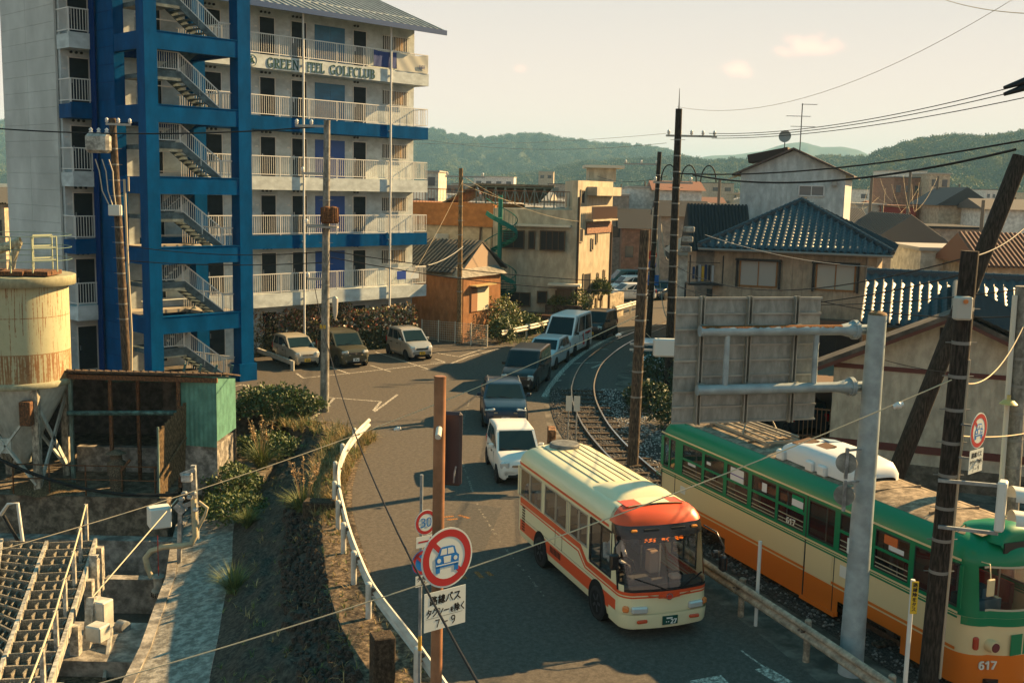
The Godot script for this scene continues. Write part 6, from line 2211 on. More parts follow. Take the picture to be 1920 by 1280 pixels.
	part(hp, "casing", hb, mat(0.5, 0.47, 0.4, 0.6, 0, "blot"))
	var hs := MB.new()
	for j in 18:
		for y in [-0.08, -0.03, 0.02]: hs.box(Vector3(cos(TAU * j / 18.0) * 0.213, y, sin(TAU * j / 18.0) * 0.213), Vector3(0.03, 0.025, 0.03))
	part(hp, "strainer_hole", hs, dark)
	var hc := MB.new()
	hc.cyl(Vector3(0, 0.52, 0), Vector3(0, 1.75, 0), 0.012, -1, 5)
	part(hp, "cord", hc, mat(0.3, 0.03, 0.02, 0.7))
	# ---- twin bucket conveyor on a white frame
	var fm := mat(0.52, 0.49, 0.42, 0.55, 0.1, "blot", Vector3(0.6, 0.6, 0.6))
	var A := [P(-15.2, 31.4, -1.4), P(-11.45, 22.6, -1.4)]     # left edge, far and near
	var Bm := [P(-13.8, 31.3, -1.4), P(-10.85, 21.7, -1.4)]    # middle beam
	var C := [P(-12.45, 31.6, -1.4), P(-9.75, 21.9, -1.4)]     # right beam
	var cv := thing("bucket_conveyor", "long white steel conveyor frame with rows of dirty scraper trays", "conveyor", P(-12.3, 26.5, -2.2))
	for q in [A, Bm, C]:
		var b := MB.new()
		b.bar(q[0], q[1], 0.09, 0.3)
		wpart(cv, "side_beam", b, fm)
	var tm := mat(0.36, 0.32, 0.25, 0.75, 0.1, "stone", Vector3(2, 2, 2))
	for lane in 2:
		var l: Array = A if lane == 0 else Bm
		var r: Array = Bm if lane == 0 else C
		for j in 15:
			var u := (j + 0.3) / 15.0
			var p0: Vector3 = l[0].lerp(l[1], u)
			var p1: Vector3 = r[0].lerp(r[1], u)
			var dir: Vector3 = (p1 - p0).normalized()
			var tr := MB.new()
			p0 += dir * 0.08
			p1 -= dir * 0.08
			tr.bar(p0 + Vector3(0, 0.02, 0), p1 + Vector3(0, 0.02, 0), 0.04, 0.26)
			tr.bar(p0 + Vector3(0, -0.1, 0.16), p1 + Vector3(0, -0.1, 0.16), 0.3, 0.03)
			for e in 5: tr.bar(p0.lerp(p1, e / 4.0) + Vector3(0, 0.0, 0.02), p0.lerp(p1, e / 4.0) + Vector3(0, -0.02, 0.26), 0.03, 0.2)
			var to := wpart(cv, "scraper_tray", tr, tm)
			var ro := MB.new()
			ro.cyl(p0.lerp(p1, 0.12) + Vector3(0, -0.02, 0.36), p0.lerp(p1, 0.35) + Vector3(0, -0.02, 0.36), 0.05, -1, 8)
			ro.cyl(p0.lerp(p1, 0.8) + Vector3(0, -0.02, 0.36), p0.lerp(p1, 0.92) + Vector3(0, -0.02, 0.36), 0.06, -1, 8)
			var ri := MeshInstance3D.new()
			ri.mesh = ro.mesh(cv.position)
			ri.material_override = mat(0.34, 0.3, 0.24, 0.7, 0.2)
			ri.name = "roller"
			to.add_child(ri)
	for q in [[160, 945], [149, 990], [137, 1033], [120, 1085], [103, 1145], [78, 1215]]:
		var tpp := pg(q[0], q[1], -0.4)
		var p := MB.new()
		p.bar(Vector3(tpp.x, -1.6, tpp.z), Vector3(tpp.x, -0.4, tpp.z), 0.09, 0.09)
		wpart(cv, "stanchion", p, fm)
	var rp := MB.new()
	rp.tube([pg(160, 947, -0.42), pg(149, 992, -0.42), pg(137, 1035, -0.42), pg(120, 1087, -0.42), pg(103, 1147, -0.42), pg(78, 1217, -0.42), pg(50, 1290, -0.42)], 0.025, 6)
	wpart(cv, "guard_rope", rp, mat(0.5, 0.42, 0.28, 0.8))
	for q in [[0.02, -1.4], [0.3, -1.4], [0.62, -1.4], [0.95, -1.4]]:
		var p: Vector3 = C[0].lerp(C[1], q[0])
		var lg3 := MB.new()
		lg3.bar(Vector3(p.x + 0.12, -3.4, p.z), Vector3(p.x + 0.12, -1.45, p.z), 0.22, 0.22)
		wpart(cv, "leg", lg3, fm)
	# drive guards and struts beside the conveyor
	var gb := thing("drive_guard", "white sheet-metal drive guard boxes on the conveyor side post", "machine guard", pg(185, 1150, -1.5))
	for q in [[187, 1150, 0.55, 0.75], [183, 1185, 0.45, 0.4]]:
		var b := MB.new()
		b.cbox(pg(q[0], q[1], -1.45), Vector3(q[2], q[3], 0.4), 0.03, Basis(Vector3.UP, -0.35))
		wpart(gb, "cover", b, mat(0.58, 0.55, 0.47, 0.5, 0, "faint"))
	var gp := MB.new()
	gp.bar(pg(172, 1120, -1.0), pg(158, 1278, -3.0), 0.2, 0.2)
	gp.bar(pg(208, 1180, -1.9), pg(195, 1275, -2.6), 0.08, 0.2)
	gp.bar(pg(176, 1040, -1.0), pg(178, 1120, -2.2), 0.22, 0.22)
	wpart(gb, "side_post", gp, fm)
	var gm := MB.new()
	gm.cyl(pg(222, 1172, -2.1), pg(236, 1176, -2.1), 0.16, -1, 14)
	wpart(gb, "motor", gm, galv)
	var an := thing("damper_stand", "bent white tube stand with a dark damper arm at the conveyor's far end", "stand", pg(40, 1015, -1.4))
	var ap := MB.new()
	ap.tube([pg(0, 965, -0.6), px(14, 945, 31.5), px(32, 943, 31.5), px(42, 1018, 31.4)], 0.05, 8)
	wpart(an, "frame", ap, mat(0.58, 0.56, 0.5, 0.5))
	ap = MB.new()
	ap.cyl(px(6, 966, 31.4), px(34, 1016, 31.4), 0.05, -1, 8)
	wpart(an, "damper", ap, dark)
	var gy := MB.new()
	gy.cyl(px(332, 935, d), pg(165, 1128, -1.3), 0.02, -1, 6)
	one("guy_rod", "pale stay rod running from the service mast down to the conveyor", "rod", gy, mat(0.5, 0.44, 0.32, 0.6))

func heap(c: Vector3, r: float, h: float, sd: int) -> MB:
	var f := FastNoiseLite.new()
	f.seed = sd; f.frequency = 0.9
	var rows := []
	for i in 12:
		var row := []
		for j in 28:
			var a := TAU * j / 28.0
			var q := r * i / 11.0 * (1.0 + 0.2 * f.get_noise_1d(j * 3.0 if j < 27 else 0.0))
			row.append(c + Vector3(cos(a) * q, h * pow(cos(i / 11.0 * PI / 2), 1.2) + 0.06 * f.get_noise_2d(cos(a) * q * 3, sin(a) * q * 3), sin(a) * q * 0.7))
		rows.append(row)
	var m := MB.new()
	m.grid(rows, Vector3.UP, true)
	return m

# ---------------------------------------------------------------- signs, gantry and roadside things
func jp_strokes() -> Dictionary:   # strokes in a unit square, y up; each stroke is a polyline
	return {
		"ro": [[.1, .95, .45, .95, .45, .62, .1, .62, .1, .95], [.28, .62, .28, .12], [.28, .38, .47, .38], [.08, .45, .08, .08], [.03, .06, .5, .18], [.68, .98, .52, .62], [.62, .85, .92, .85, .6, .45, .5, .4], [.62, .72, .8, .55, .98, .42], [.6, .38, .92, .38, .92, .04, .6, .04, .6, .38]],
		"sen": [[.28, .98, .1, .75, .3, .72], [.38, .8, .12, .48, .42, .52], [.26, .48, .26, .05], [.12, .35, .06, .12], [.38, .36, .44, .2], [.72, .98, .66, .88], [.56, .86, .92, .86, .92, .56, .56, .56, .56, .86], [.56, .71, .92, .71], [.74, .56, .74, .02, .66, .06], [.5, .4, .68, .4, .5, .1], [.92, .48, .78, .36], [.78, .36, .98, .08]],
		"ba": [[.35, .8, .25, .4, .05, .12], [.6, .8, .72, .45, .95, .12], [.72, .98, .8, .84], [.86, 1.0, .94, .88]],
		"su": [[.15, .88, .8, .88, .55, .45, .1, .08], [.52, .45, .92, .08]],
		"ta": [[.42, .98, .28, .65, .08, .45], [.38, .8, .85, .8, .7, .4, .2, .02], [.35, .6, .68, .42]],
		"ku": [[.4, .98, .28, .68, .08, .45], [.36, .8, .88, .8, .72, .35, .2, .02]],
		"shi": [[.12, .92, .35, .78], [.06, .65, .28, .52], [.15, .08, .55, .25, .92, .75]],
		"bar": [[.08, .5, .92, .5]],
		"wo": [[.15, .82, .8, .82], [.48, .98, .3, .55, .12, .38], [.3, .58, .5, .58, .5, .3], [.85, .55, .4, .35, .35, .12, .55, .05, .85, .06]],
		"jo": [[.08, .95, .08, .02], [.08, .95, .3, .95, .2, .68, .3, .45, .22, .36, .1, .38], [.65, .98, .5, .75, .36, .62], [.65, .98, .8, .76, .98, .6], [.48, .66, .84, .66], [.4, .46, .94, .46], [.66, .66, .66, .05, .58, .1], [.52, .34, .4, .14], [.8, .34, .95, .14]],
		"ku2": [[.75, .95, .25, .5, .8, .05]],
		"7": [[.15, .92, .85, .92, .45, .02]],
		"9": [[.82, .62, .7, .5, .35, .5, .2, .66, .2, .82, .35, .98, .68, .98, .82, .82, .82, .62, .75, .3, .45, .02]],
		"-": [[.1, .5, .9, .5]]}

func write(mb: MB, keys: Array, x: float, y: float, w: float, h: float, gap: float, stroke: float, z := 0.012) -> void:
	var d := jp_strokes()
	for k in keys:
		if k != "":
			for s in d[k]:
				for i in range(0, s.size() - 2, 2):
					mb.bar(Vector3(x + s[i] * w, y + s[i + 1] * h, z), Vector3(x + s[i + 2] * w, y + s[i + 3] * h, z), 0.004, stroke, Vector3(0, 0, 1)) if false else seg(mb, Vector2(x + s[i] * w, y + s[i + 1] * h), Vector2(x + s[i + 2] * w, y + s[i + 3] * h), stroke, z)
		x += w + gap

func seg(mb: MB, a: Vector2, b: Vector2, w: float, z: float) -> void:
	var d := (b - a).normalized()
	var n := Vector2(-d.y, d.x) * w * 0.5
	a -= d * w * 0.4
	b += d * w * 0.4
	mb.fquad(Vector3(a.x + n.x, a.y + n.y, z), Vector3(b.x + n.x, b.y + n.y, z), Vector3(b.x - n.x, b.y - n.y, z), Vector3(a.x - n.x, a.y - n.y, z), Vector3(0, 0, 1))

func disc(r: float, z0: float, z1: float, k := 40) -> MB:
	var m := MB.new()
	m.cyl(Vector3(0, 0, z0), Vector3(0, 0, z1), r, -1, k)
	return m

func ring(r0: float, r1: float, z: float, k := 48) -> MB:
	var m := MB.new()
	for i in k:
		var a := TAU * i / k
		var b := TAU * (i + 1) / k
		m.fquad(Vector3(cos(a) * r0, sin(a) * r0, z), Vector3(cos(b) * r0, sin(b) * r0, z), Vector3(cos(b) * r1, sin(b) * r1, z), Vector3(cos(a) * r1, sin(a) * r1, z), Vector3(0, 0, 1))
	return m

func no_car_sign(t: Node3D, o: Vector3, r: float, turn: float, tilt: float) -> void:
	var b := Transform3D(Basis(Vector3.UP, turn) * Basis(Vector3.BACK, tilt), o)
	var white := mat(0.55, 0.58, 0.53, 0.45)
	var red := mat(0.36, 0.014, 0.016, 0.45)
	var blue := mat(0.0, 0.14, 0.42, 0.45)
	var black := mat(0.015, 0.015, 0.015, 0.5)
	var pl := part(t, "sign_disc", disc(r, -0.004, 0.004), white)
	pl.transform = b
	part(pl, "red_ring", ring(r * 0.70, r * 0.94, 0.007), red)
	var sl := MB.new()
	seg(sl, Vector2(-0.66, 0.66) * r * 0.95, Vector2(-0.33, 0.33) * r, r * 0.17, 0.0075)
	seg(sl, Vector2(0.33, -0.33) * r * 1.35, Vector2(0.66, -0.66) * r * 0.95, r * 0.17, 0.0075)
	part(pl, "red_slash", sl, red)
	var cr := MB.new()
	var s := r * 0.62
	var pts := [[-0.72, -0.42], [0.72, -0.42], [0.75, 0.1], [0.6, 0.22], [0.45, 0.62], [0.3, 0.68], [-0.3, 0.68], [-0.45, 0.62], [-0.6, 0.22], [-0.75, 0.1]]
	var poly := PackedVector2Array()
	for q in pts: poly.append(Vector2(q[0], q[1] - 0.05) * s)
	cr.prism(poly, Transform3D(Basis(), Vector3(0, 0, 0.0065)), 0.002)
	for x in [-0.58, 0.58]: cr.prism(v2([(x - 0.13) * s, -0.75 * s, (x + 0.13) * s, -0.75 * s, (x + 0.13) * s, -0.4 * s, (x - 0.13) * s, -0.4 * s]), Transform3D(Basis(), Vector3(0, 0, 0.0065)), 0.002)
	var co := part(pl, "car_symbol", cr, blue)
	var wh := MB.new()
	for x in [-0.52, 0.52]: wh.cyl(Vector3(x * s, -0.08 * s, 0.008), Vector3(x * s, -0.08 * s, 0.0105), 0.12 * s, -1, 14)
	for x in [-0.2, 0.2]:
		var h: float = signf(x)
		wh.prism(v2([h * 0.03 * s, 0.2 * s, h * 0.44 * s, 0.2 * s, h * 0.36 * s, 0.52 * s, h * 0.03 * s, 0.52 * s]), Transform3D(Basis(), Vector3(0, 0, 0.008)), 0.0025)
	wh.prism(v2([-0.2 * s, -0.25 * s, 0.2 * s, -0.25 * s, 0.24 * s, 0.1 * s, -0.24 * s, 0.1 * s]), Transform3D(Basis(), Vector3(0, 0, 0.008)), 0.0025)
	wh.prism(v2([-0.7 * s, -0.36 * s, 0.7 * s, -0.36 * s, 0.7 * s, -0.31 * s, -0.7 * s, -0.31 * s]), Transform3D(Basis(), Vector3(0, 0, 0.008)), 0.0025)
	part(co, "symbol_cutout", wh, white)
	# supplementary plate
	var w := r * 1.62
	var h := r * 1.3
	var o2 := Transform3D(b.basis, o + b.basis * Vector3(-0.05 * r, -r - h * 0.5 - 0.06 * r, 0))
	var pb := MB.new()
	pb.box(Vector3.ZERO, Vector3(w, h, 0.008))
	var po := part(t, "sign_plate", pb, white)
	po.transform = o2
	var tx := MB.new()
	write(tx, ["ro", "sen", "ba", "su"], -w * 0.37, h * 0.17, w * 0.17, h * 0.22, w * 0.022, r * 0.045, 0.0065)
	write(tx, ["ta", "ku", "shi", "bar"], -w * 0.45, -h * 0.13, w * 0.13, h * 0.2, w * 0.008, r * 0.04, 0.0065)
	write(tx, ["wo"], w * 0.12, -h * 0.12, w * 0.09, h * 0.13, 0, r * 0.034, 0.0065)
	write(tx, ["jo", "ku2"], w * 0.225, -h * 0.13, w * 0.125, h * 0.2, w * 0.01, r * 0.04, 0.0065)
	seg(tx, Vector2(-w * 0.45, -h * 0.17), Vector2(w * 0.42, -h * 0.17), r * 0.012, 0.0065)
	write(tx, ["7", "-", "9"], -w * 0.25, -h * 0.43, w * 0.13, h * 0.2, w * 0.06, r * 0.04, 0.0065)
	part(po, "lettering", tx, black)

func build_signs() -> void:
	var brown := mat(0.30, 0.145, 0.075, 0.5, 0, "faint")
	var galv := mat(0.36, 0.38, 0.38, 0.5, 0.3, "blot")
	var black := mat(0.03, 0.018, 0.022, 0.45)
	var white := mat(0.55, 0.58, 0.53, 0.45)
	# brown pole with the no-motorcar sign
	var t := thing("sign_pole", "brown steel pole carrying round no-motorcar sign and dark lamp panel", "sign pole", P(-1.03, 15.5, -0.4))
	var p := MB.new()
	p.cyl(Vector3.ZERO, Vector3(0, 7.16, 0), 0.088, -1, 20)
	part(t, "pole", p, brown)
	var cap := MB.new()
	cap.cyl(Vector3(0, 7.16, 0), Vector3(0, 7.18, 0), 0.095, 0.08, 20)
	part(t, "cap", cap, brown)
	var spt := MB.new()
	spt.cyl(Vector3(0.0, 6.42, 0.08), Vector3(0.0, 6.34, 0.28), 0.045, -1, 14)
	part(t, "spot_lamp", spt, mat(0.5, 0.48, 0.42, 0.5))
	var bo := MB.new()
	bo.cbox(Vector3(0.13, 6.05, -0.25), Vector3(0.4, 1.12, 0.1), 0.04, Basis(Vector3.UP, -0.2))
	var bp := part(t, "sign_panel_back", bo, black)
	var hb := MB.new()
	hb.tube([Vector3(0.24, 5.8, -0.17), Vector3(0.22, 5.7, -0.13), Vector3(0.21, 5.55, -0.17)], 0.014, 5)
	part(bp, "handle", hb, galv)
	var s := px(838, 1045, 15.2) - t.position
	no_car_sign(t, s, 0.45, deg_to_rad(38.0), 0.0)
	var br := MB.new()
	for y in [0.18, -0.2, -0.75]: br.bar(s + Vector3(0, y, -0.03), Vector3(0, s.y + y, 0), 0.04)
	part(t, "clamp", br, galv)
	# thin post with the 30 limit and no-stopping signs
	var q := px(787, 1200, 18.3)
	var t2 := thing("sign_post", "thin post with round thirty limit sign above no-parking sign", "sign post", Vector3(q.x, 0.0, q.z))
	p = MB.new()
	p.cyl(Vector3.ZERO, Vector3(0, 4.55, 0), 0.03, -1, 10)
	part(t2, "post", p, galv)
	var bn := MB.new()
	for k in 3: bn.cyl(Vector3(0, 1.35 + k * 0.09, 0), Vector3(0, 1.44 + k * 0.09, 0), 0.034, -1, 10)
	part(t2, "reflective_band", bn, mat(0.55, 0.3, 0.05, 0.5))
	var red := mat(0.36, 0.014, 0.016, 0.45)
	var blue := mat(0.0, 0.14, 0.42, 0.45)
	var tb := Basis(Vector3.UP, deg_to_rad(38.0))
	var c := px(799, 977, 18.3) - t2.position
	var d1 := part(t2, "sign_disc", disc(0.225, -0.004, 0.004, 32), white)
	d1.transform = Transform3D(tb, c + Vector3(0, 0, 0.06))
	part(d1, "red_ring", ring(0.155, 0.212, 0.006), red)
	var n30 := MeshInstance3D.new()
	n30.mesh = text_mesh("30", 0.16, 0.003, false, false)
	n30.material_override = blue
	n30.name = "number"
	d1.add_child(n30)
	n30.position = Vector3(0, 0.0, 0.008)
	var c2 := px(793, 1052, 18.3) - t2.position
	d1 = part(t2, "sign_disc", disc(0.225, -0.004, 0.004, 32), blue)
	d1.transform = Transform3D(tb, c2 + Vector3(0, 0, 0.06))
	part(d1, "red_ring", ring(0.155, 0.215, 0.006), red)
	var sl := MB.new()
	seg(sl, Vector2(-0.13, 0.13), Vector2(0.13, -0.13), 0.05, 0.0065)
	part(d1, "red_slash", sl, red)
	for k in [[800, 1012, 0.42, 0.2, true], [793, 1086, 0.3, 0.2, false]]:
		var c3 := px(k[0], k[1], 18.3) - t2.position
		var pb := MB.new()
		pb.box(Vector3.ZERO, Vector3(k[2], k[3], 0.006))
		var po := part(t2, "sign_plate", pb, white)
		po.transform = Transform3D(tb, c3 + Vector3(0, 0, 0.06))
		var tx := MB.new()
		if k[4]:
			seg(tx, Vector2(-0.16, 0), Vector2(0.16, 0), 0.03, 0.005)
			seg(tx, Vector2(0.08, 0.05), Vector2(0.17, 0), 0.025, 0.005)
			seg(tx, Vector2(0.08, -0.05), Vector2(0.17, 0), 0.025, 0.005)
			part(po, "arrow", tx, red)
		else:
			write(tx, ["ta", "jo"], -0.12, 0.0, 0.09, 0.08, 0.02, 0.012, 0.005)
			write(tx, ["sen"], -0.04, -0.09, 0.09, 0.08, 0.02, 0.012, 0.005)
			part(po, "lettering", tx, black)
	# overhead road sign seen from behind
	var g := thing("road_sign_gantry", "grey steel sign gantry holding a large sign board seen from behind", "gantry", P(6.95, 20.7, 0))
	var steel := mat(0.33, 0.39, 0.40, 0.5, 0.1, "faint")
	p = MB.new()
	p.cyl(Vector3(0, 0, 0), Vector3(0.05, 7.25, 0), 0.245, 0.175, 28)
	part(g, "column", p, steel)
	p = MB.new()
	p.lathe(Vector3(0.05, 7.25, 0), [Vector2(0.18, 0), Vector2(0.16, 0.04), Vector2(0.01, 0.08)], 24)
	part(g, "cap", p, mat(0.30, 0.17, 0.08, 0.8, 0, "stone", Vector3(2, 2, 2)))
	var fl := MB.new()
	fl.b2(Vector3(-0.27, 2.55, 0.1), Vector3(-0.25, 2.85, 0.16))
	part(g, "sticker", fl, white)
	var rt := StandardMaterial3D.new()
	rt = mat(0.34, 0.38, 0.38, 0.6, 0.1, "faint")
	var armm := [[6.93, true], [5.81, false]]
	for a in armm:
		var e0 := P(6.95, 20.95, a[0]) - g.position
		var e1 := P(3.5, 20.1, a[0]) - g.position
		var m := MB.new()
		m.cyl(e0, e1, 0.1, -1, 18)
		var ao := part(g, "arm", m, steel)
		if a[1]:
			var rs := MB.new()
			var rows := []
			var f := FastNoiseLite.new()
			f.seed = 2; f.frequency = 1.2
			for i in 60:
				var u := i / 59.0
				var c0 := e0.lerp(e1, lerpf(0.1, 0.995, u))
				var ax := (e1 - e0).normalized()
				var side := ax.cross(Vector3.UP).normalized()
				var row := []
				for j in 7:
					var w := 0.85 + 0.5 * f.get_noise_2d(i * 0.5, 0)
					var th := lerpf(-w, w, j / 6.0)
					row.append(c0 + (Vector3.UP * cos(th) + side * sin(th)) * 0.1025)
				rows.append(row)
			rs.grid(rows, Vector3.UP)
			part(ao, "rust_crust", rs, mat(0.30, 0.115, 0.035, 0.9, 0, "stone", Vector3(3, 3, 3)))
		var fg := MB.new()
		var ax2 := (e1 - e0).normalized()
		var fc := e0 + ax2 * 0.33
		fg.cyl(fc, fc + ax2 * 0.04, 0.19, -1, 20)
		fg.cyl(fc - ax2 * 0.045, fc - ax2 * 0.005, 0.19, -1, 20)
		fg.cyl(fc + ax2 * 0.04, fc + ax2 * 0.3, 0.16, 0.1, 18)
		for j in 8:
			var th := TAU * j / 8.0
			var side := ax2.cross(Vector3.UP).normalized()
			var r := (Vector3.UP * cos(th) + side * sin(th)) * 0.155
			fg.cyl(fc + r - ax2 * 0.08, fc + r + ax2 * 0.08, 0.018, -1, 6)
		fg.box(e0 + ax2 * 0.15, Vector3(0.45, 0.02, 0.26))
		part(ao, "flange", fg, steel)
	for x in [4.05, 5.85]:
		var z := lerpf(20.1, 20.95, (x - 3.5) / 3.45)
		var m := MB.new()
		m.cyl(P(x, z, 5.85) - g.position, P(x, z, 6.9) - g.position, 0.055, -1, 12)
		part(g, "tie", m, steel)
	# board: eight rows of back panels between uprights, on the far side of the arms
	var bA := P(3.07, 20.32, 0)
	var bB := P(6.0, 21.05, 0)
	var ux := (bB - bA).normalized()
	var uz := ux.cross(Vector3.UP).normalized()
	if uz.z < 0: uz = -uz
	var bas := Basis(ux, Vector3.UP, uz)
	var al := mat(0.30, 0.31, 0.28, 0.55, 0.4, "faint", Vector3(1.2, 0.4, 1.2))
	var al2 := mat(0.36, 0.35, 0.30, 0.5, 0.4, "faint")
	var L := (bB - bA).length()
	var y0 := 5.13
	var y1 := 7.52
	var cols := [0.0, 0.46, 1.44, 2.42, L]
	for r in 8:
		for k in 4:
			var h := (y1 - y0) / 8.0
			ib(g, "back_panel", bA + ux * (cols[k] + cols[k + 1]) * 0.5 + Vector3(0, y0 + h * (r + 0.5), 0) - g.position, Vector3(cols[k + 1] - cols[k] - 0.01, h - 0.012, 0.02), al, bas)
		var hb2 := MB.new()
		hb2.box(bA + ux * L * 0.5 + Vector3(0, y0 + (y1 - y0) / 8.0 * r, 0) + uz * 0.03 - g.position, Vector3(L, 0.035, 0.04), bas)
		part(g, "rib", hb2, al2)
	var tbm := MB.new()
	tbm.box(bA + ux * L * 0.5 + Vector3(0, y1, 0) + uz * 0.03 - g.position, Vector3(L, 0.04, 0.05), bas)
	part(g, "rib", tbm, al2)
	for k in [0.5, 1.48, 2.46]:
		var m := MB.new()
		m.box(bA + ux * (k + 0.035) + Vector3(0, (y0 + y1) * 0.5, 0) + uz * 0.075 - g.position, Vector3(0.018, y1 - y0 + 0.08, 0.1), bas)
		m.box(bA + ux * (k - 0.035) + Vector3(0, (y0 + y1) * 0.5, 0) + uz * 0.075 - g.position, Vector3(0.018, y1 - y0 + 0.08, 0.1), bas)
		m.box(bA + ux * k + Vector3(0, (y0 + y1) * 0.5, 0) + uz * 0.03 - g.position, Vector3(0.08, y1 - y0 + 0.08, 0.02), bas)
		for y in [6.93, 5.81]: m.box(bA + ux * k + Vector3(0, y, 0) + uz * 0.16 - g.position, Vector3(0.12, 0.2, 0.18), bas)
		part(g, "upright", m, al2)
	# two round mirrors strapped to the column, seen from behind
	for y in [4.42, 3.78]:
		var m := MB.new()
		m.cyl(P(6.46, 20.3, y) - g.position, P(6.49, 20.36, y) - g.position, 0.2, -1, 28)
		var mo := part(g, "mirror_back", m, mat(0.30, 0.31, 0.28, 0.6, 0.2, "blot"))
		var st := MB.new()
		st.bar(P(6.46, 20.28, y - 0.3) - g.position, P(6.46, 20.28, y + 0.3) - g.position, 0.06)
		st.bar(P(6.46, 20.3, y + 0.25) - g.position, P(6.95, 20.7, y + 0.2) - g.position, 0.04)
		part(mo, "strap", st, galv)
	# guard rails: white on the left of the road, rusty on the right, a pale one along the garden
	var rng := RandomNumberGenerator.new()
	rng.seed = 5
	guard_rail("curved white guard rail on round posts along the embankment", GUARD, [2, 3, 4, 5, 6, 7, 8, 9, 10], mat(0.60, 0.58, 0.51, 0.5, 0, "faint"), 0.72, 1)
	guard_rail("rust-stained guard rail between the road and the tram track", [Vector2(8.3, 15.2), Vector2(7.05, 18.7), Vector2(6.19, 21.2), Vector2(5.33, 23.54), Vector2(4.4, 26.1), Vector2(3.55, 28.6)], [1, 2, 3, 4, 5], mat(0.46, 0.38, 0.28, 0.6, 0, "blot", Vector3(0.6, 0.6, 0.6)), 0.8, -1)
	guard_rail("white guard rail between the road and the front garden shrubs", [Vector2(-0.75, 65.6), Vector2(0.9, 68.6), Vector2(2.4, 71.8), Vector2(4.0, 75.6), Vector2(5.2, 78)], [1, 2, 3, 4], mat(0.58, 0.55, 0.46, 0.5, 0, "faint"), 0.85, 1)
	guard_rail("short white guard rail beside the far car lot", [Vector2(7.6, 80.8), Vector2(9.2, 84.5), Vector2(11.0, 88.5)], [0, 1, 2], mat(0.58, 0.55, 0.46, 0.5, 0, "faint"), 0.85, 1)
	# weathered square posts behind the rail
	for k in [["stout weathered brown timber post beside the white guard rail", -2.35, 19.75, 1.0, 0.42], ["broad dark concrete block pillar on the embankment crest behind the rail", -5.2, 29.7, 0.05, 0.75]]:
		var m := MB.new()
		if k[3] > 0.5: m.cbox(P(k[1], k[2], -0.35), Vector3(k[4], 2.7, k[4]), 0.02, Basis(Vector3.UP, 0.35))
		else: m.cbox(P(k[1] - 0.35, k[2] + 1.2, -0.55), Vector3(0.9, 1.7, 0.5), 0.03, Basis(Vector3.UP, -0.1))
		one("post", k[0], "post", m, mat(0.10, 0.07, 0.045, 0.9, 0, "stone", Vector3(1, 0.6, 1), 0.6), P(k[1], k[2], -1.0))
	# slim white marker posts
	for k in [["slim white marker post standing between guard rail and tram track", 5.55, 23.0, 1.95, false], ["slim white post with yellow notice near the tram's nose", 7.25, 18.6, 2.75, true]]:
		var o := thing("marker_post", k[0], "post", P(k[1], k[2], 0))
		var m := MB.new()
		m.cyl(Vector3.ZERO, Vector3(0, k[3], 0), 0.04, -1, 10)
		part(o, "post", m, mat(0.55, 0.54, 0.5, 0.6))
		if k[4]:
			var n := MB.new()
			n.box(Vector3(0.03, k[3] - 0.32, 0.045), Vector3(0.12, 0.6, 0.012))
			var no := part(o, "notice", n, mat(0.6, 0.38, 0.03, 0.5))
			var tx := MB.new()
			for j in 6: write(tx, [["ro", "sen", "jo", "wo", "ta", "su"][j]], -0.01, k[3] - 0.12 - j * 0.09, 0.08, 0.075, 0, 0.012, 0.055)
			part(no, "lettering", tx, black)
	var n2 := pg(1063, 800)
	for k in [["pale back of a small sign on a thin post between road and track", 1060, 765], ["second pale sign back standing beside it on its own thin post", 1075, 772]]:
		var qd := 38.0
		var b0 := px(k[1] + 4, 850, qd)
		var o := thing("small_sign", k[0], "sign", Vector3(b0.x, 0, b0.z))
		var m := MB.new()
		m.cyl(Vector3.ZERO, Vector3(0, 1.9, 0), 0.025, -1, 8)
		part(o, "post", m, galv)
		m = MB.new()
		m.box(Vector3(0, 1.95, 0.03), Vector3(0.22, 0.55, 0.01))
		part(o, "plate", m, mat(0.45, 0.44, 0.38, 0.6))
	var gb := MB.new()
	gb.cbox(P(1.55, 39.5, 0.35), Vector3(0.3, 0.7, 0.8), 0.03)
	one("relay_box", "small orange-brown box at the foot of the two small signs", "box", gb, mat(0.34, 0.17, 0.08, 0.7, 0, "stone"), P(1.55, 39.5, 0))
	# no-motorcar sign and signal head on the right-hand utility pole
	var rp := thing("hanging_sign", "no-motorcar sign and time plate bracketed to the dark right-hand pole", "sign", P(8.5, 19.35, 4.7))
	no_car_sign(rp, px(1836, 807, 19.35) - rp.position, 0.33, deg_to_rad(42.0), 0.0)
	var rb := MB.new()
	for y in [800, 862]: rb.bar(px(1795, y - 6, 19.5) - rp.position, px(1838, y, 19.35) - rp.position, 0.035)
	part(rp, "bracket", rb, galv)
	var sg := thing("traffic_signal", "white two-lamp signal head with hoods, seen from behind, on pole arms", "traffic light", P(8.75, 18.9, 3.4))
	var sb := MB.new()
	sb.cbox(px(1878, 948, 18.9) - sg.position, Vector3(0.16, 0.92, 0.3), 0.03, Basis(Vector3.UP, -0.5))
	part(sg, "housing", sb, mat(0.58, 0.58, 0.53, 0.5))
	for y in [930, 975]:
		var c4 := px(1892, y, 18.8) - sg.position
		var m := MB.new()
		var rows := []
		for i in 5:
			var row := []
			for j in 13:
				var a := lerpf(-0.3, PI + 0.3, j / 12.0)
				row.append(c4 + Vector3(0.05 + i * 0.09, sin(a) * 0.19 + i * -0.012, cos(a) * 0.19))
			rows.append(row)
		m.grid(rows, Vector3.UP)
		part(sg, "hood", m, mat(0.55, 0.55, 0.5, 0.5))
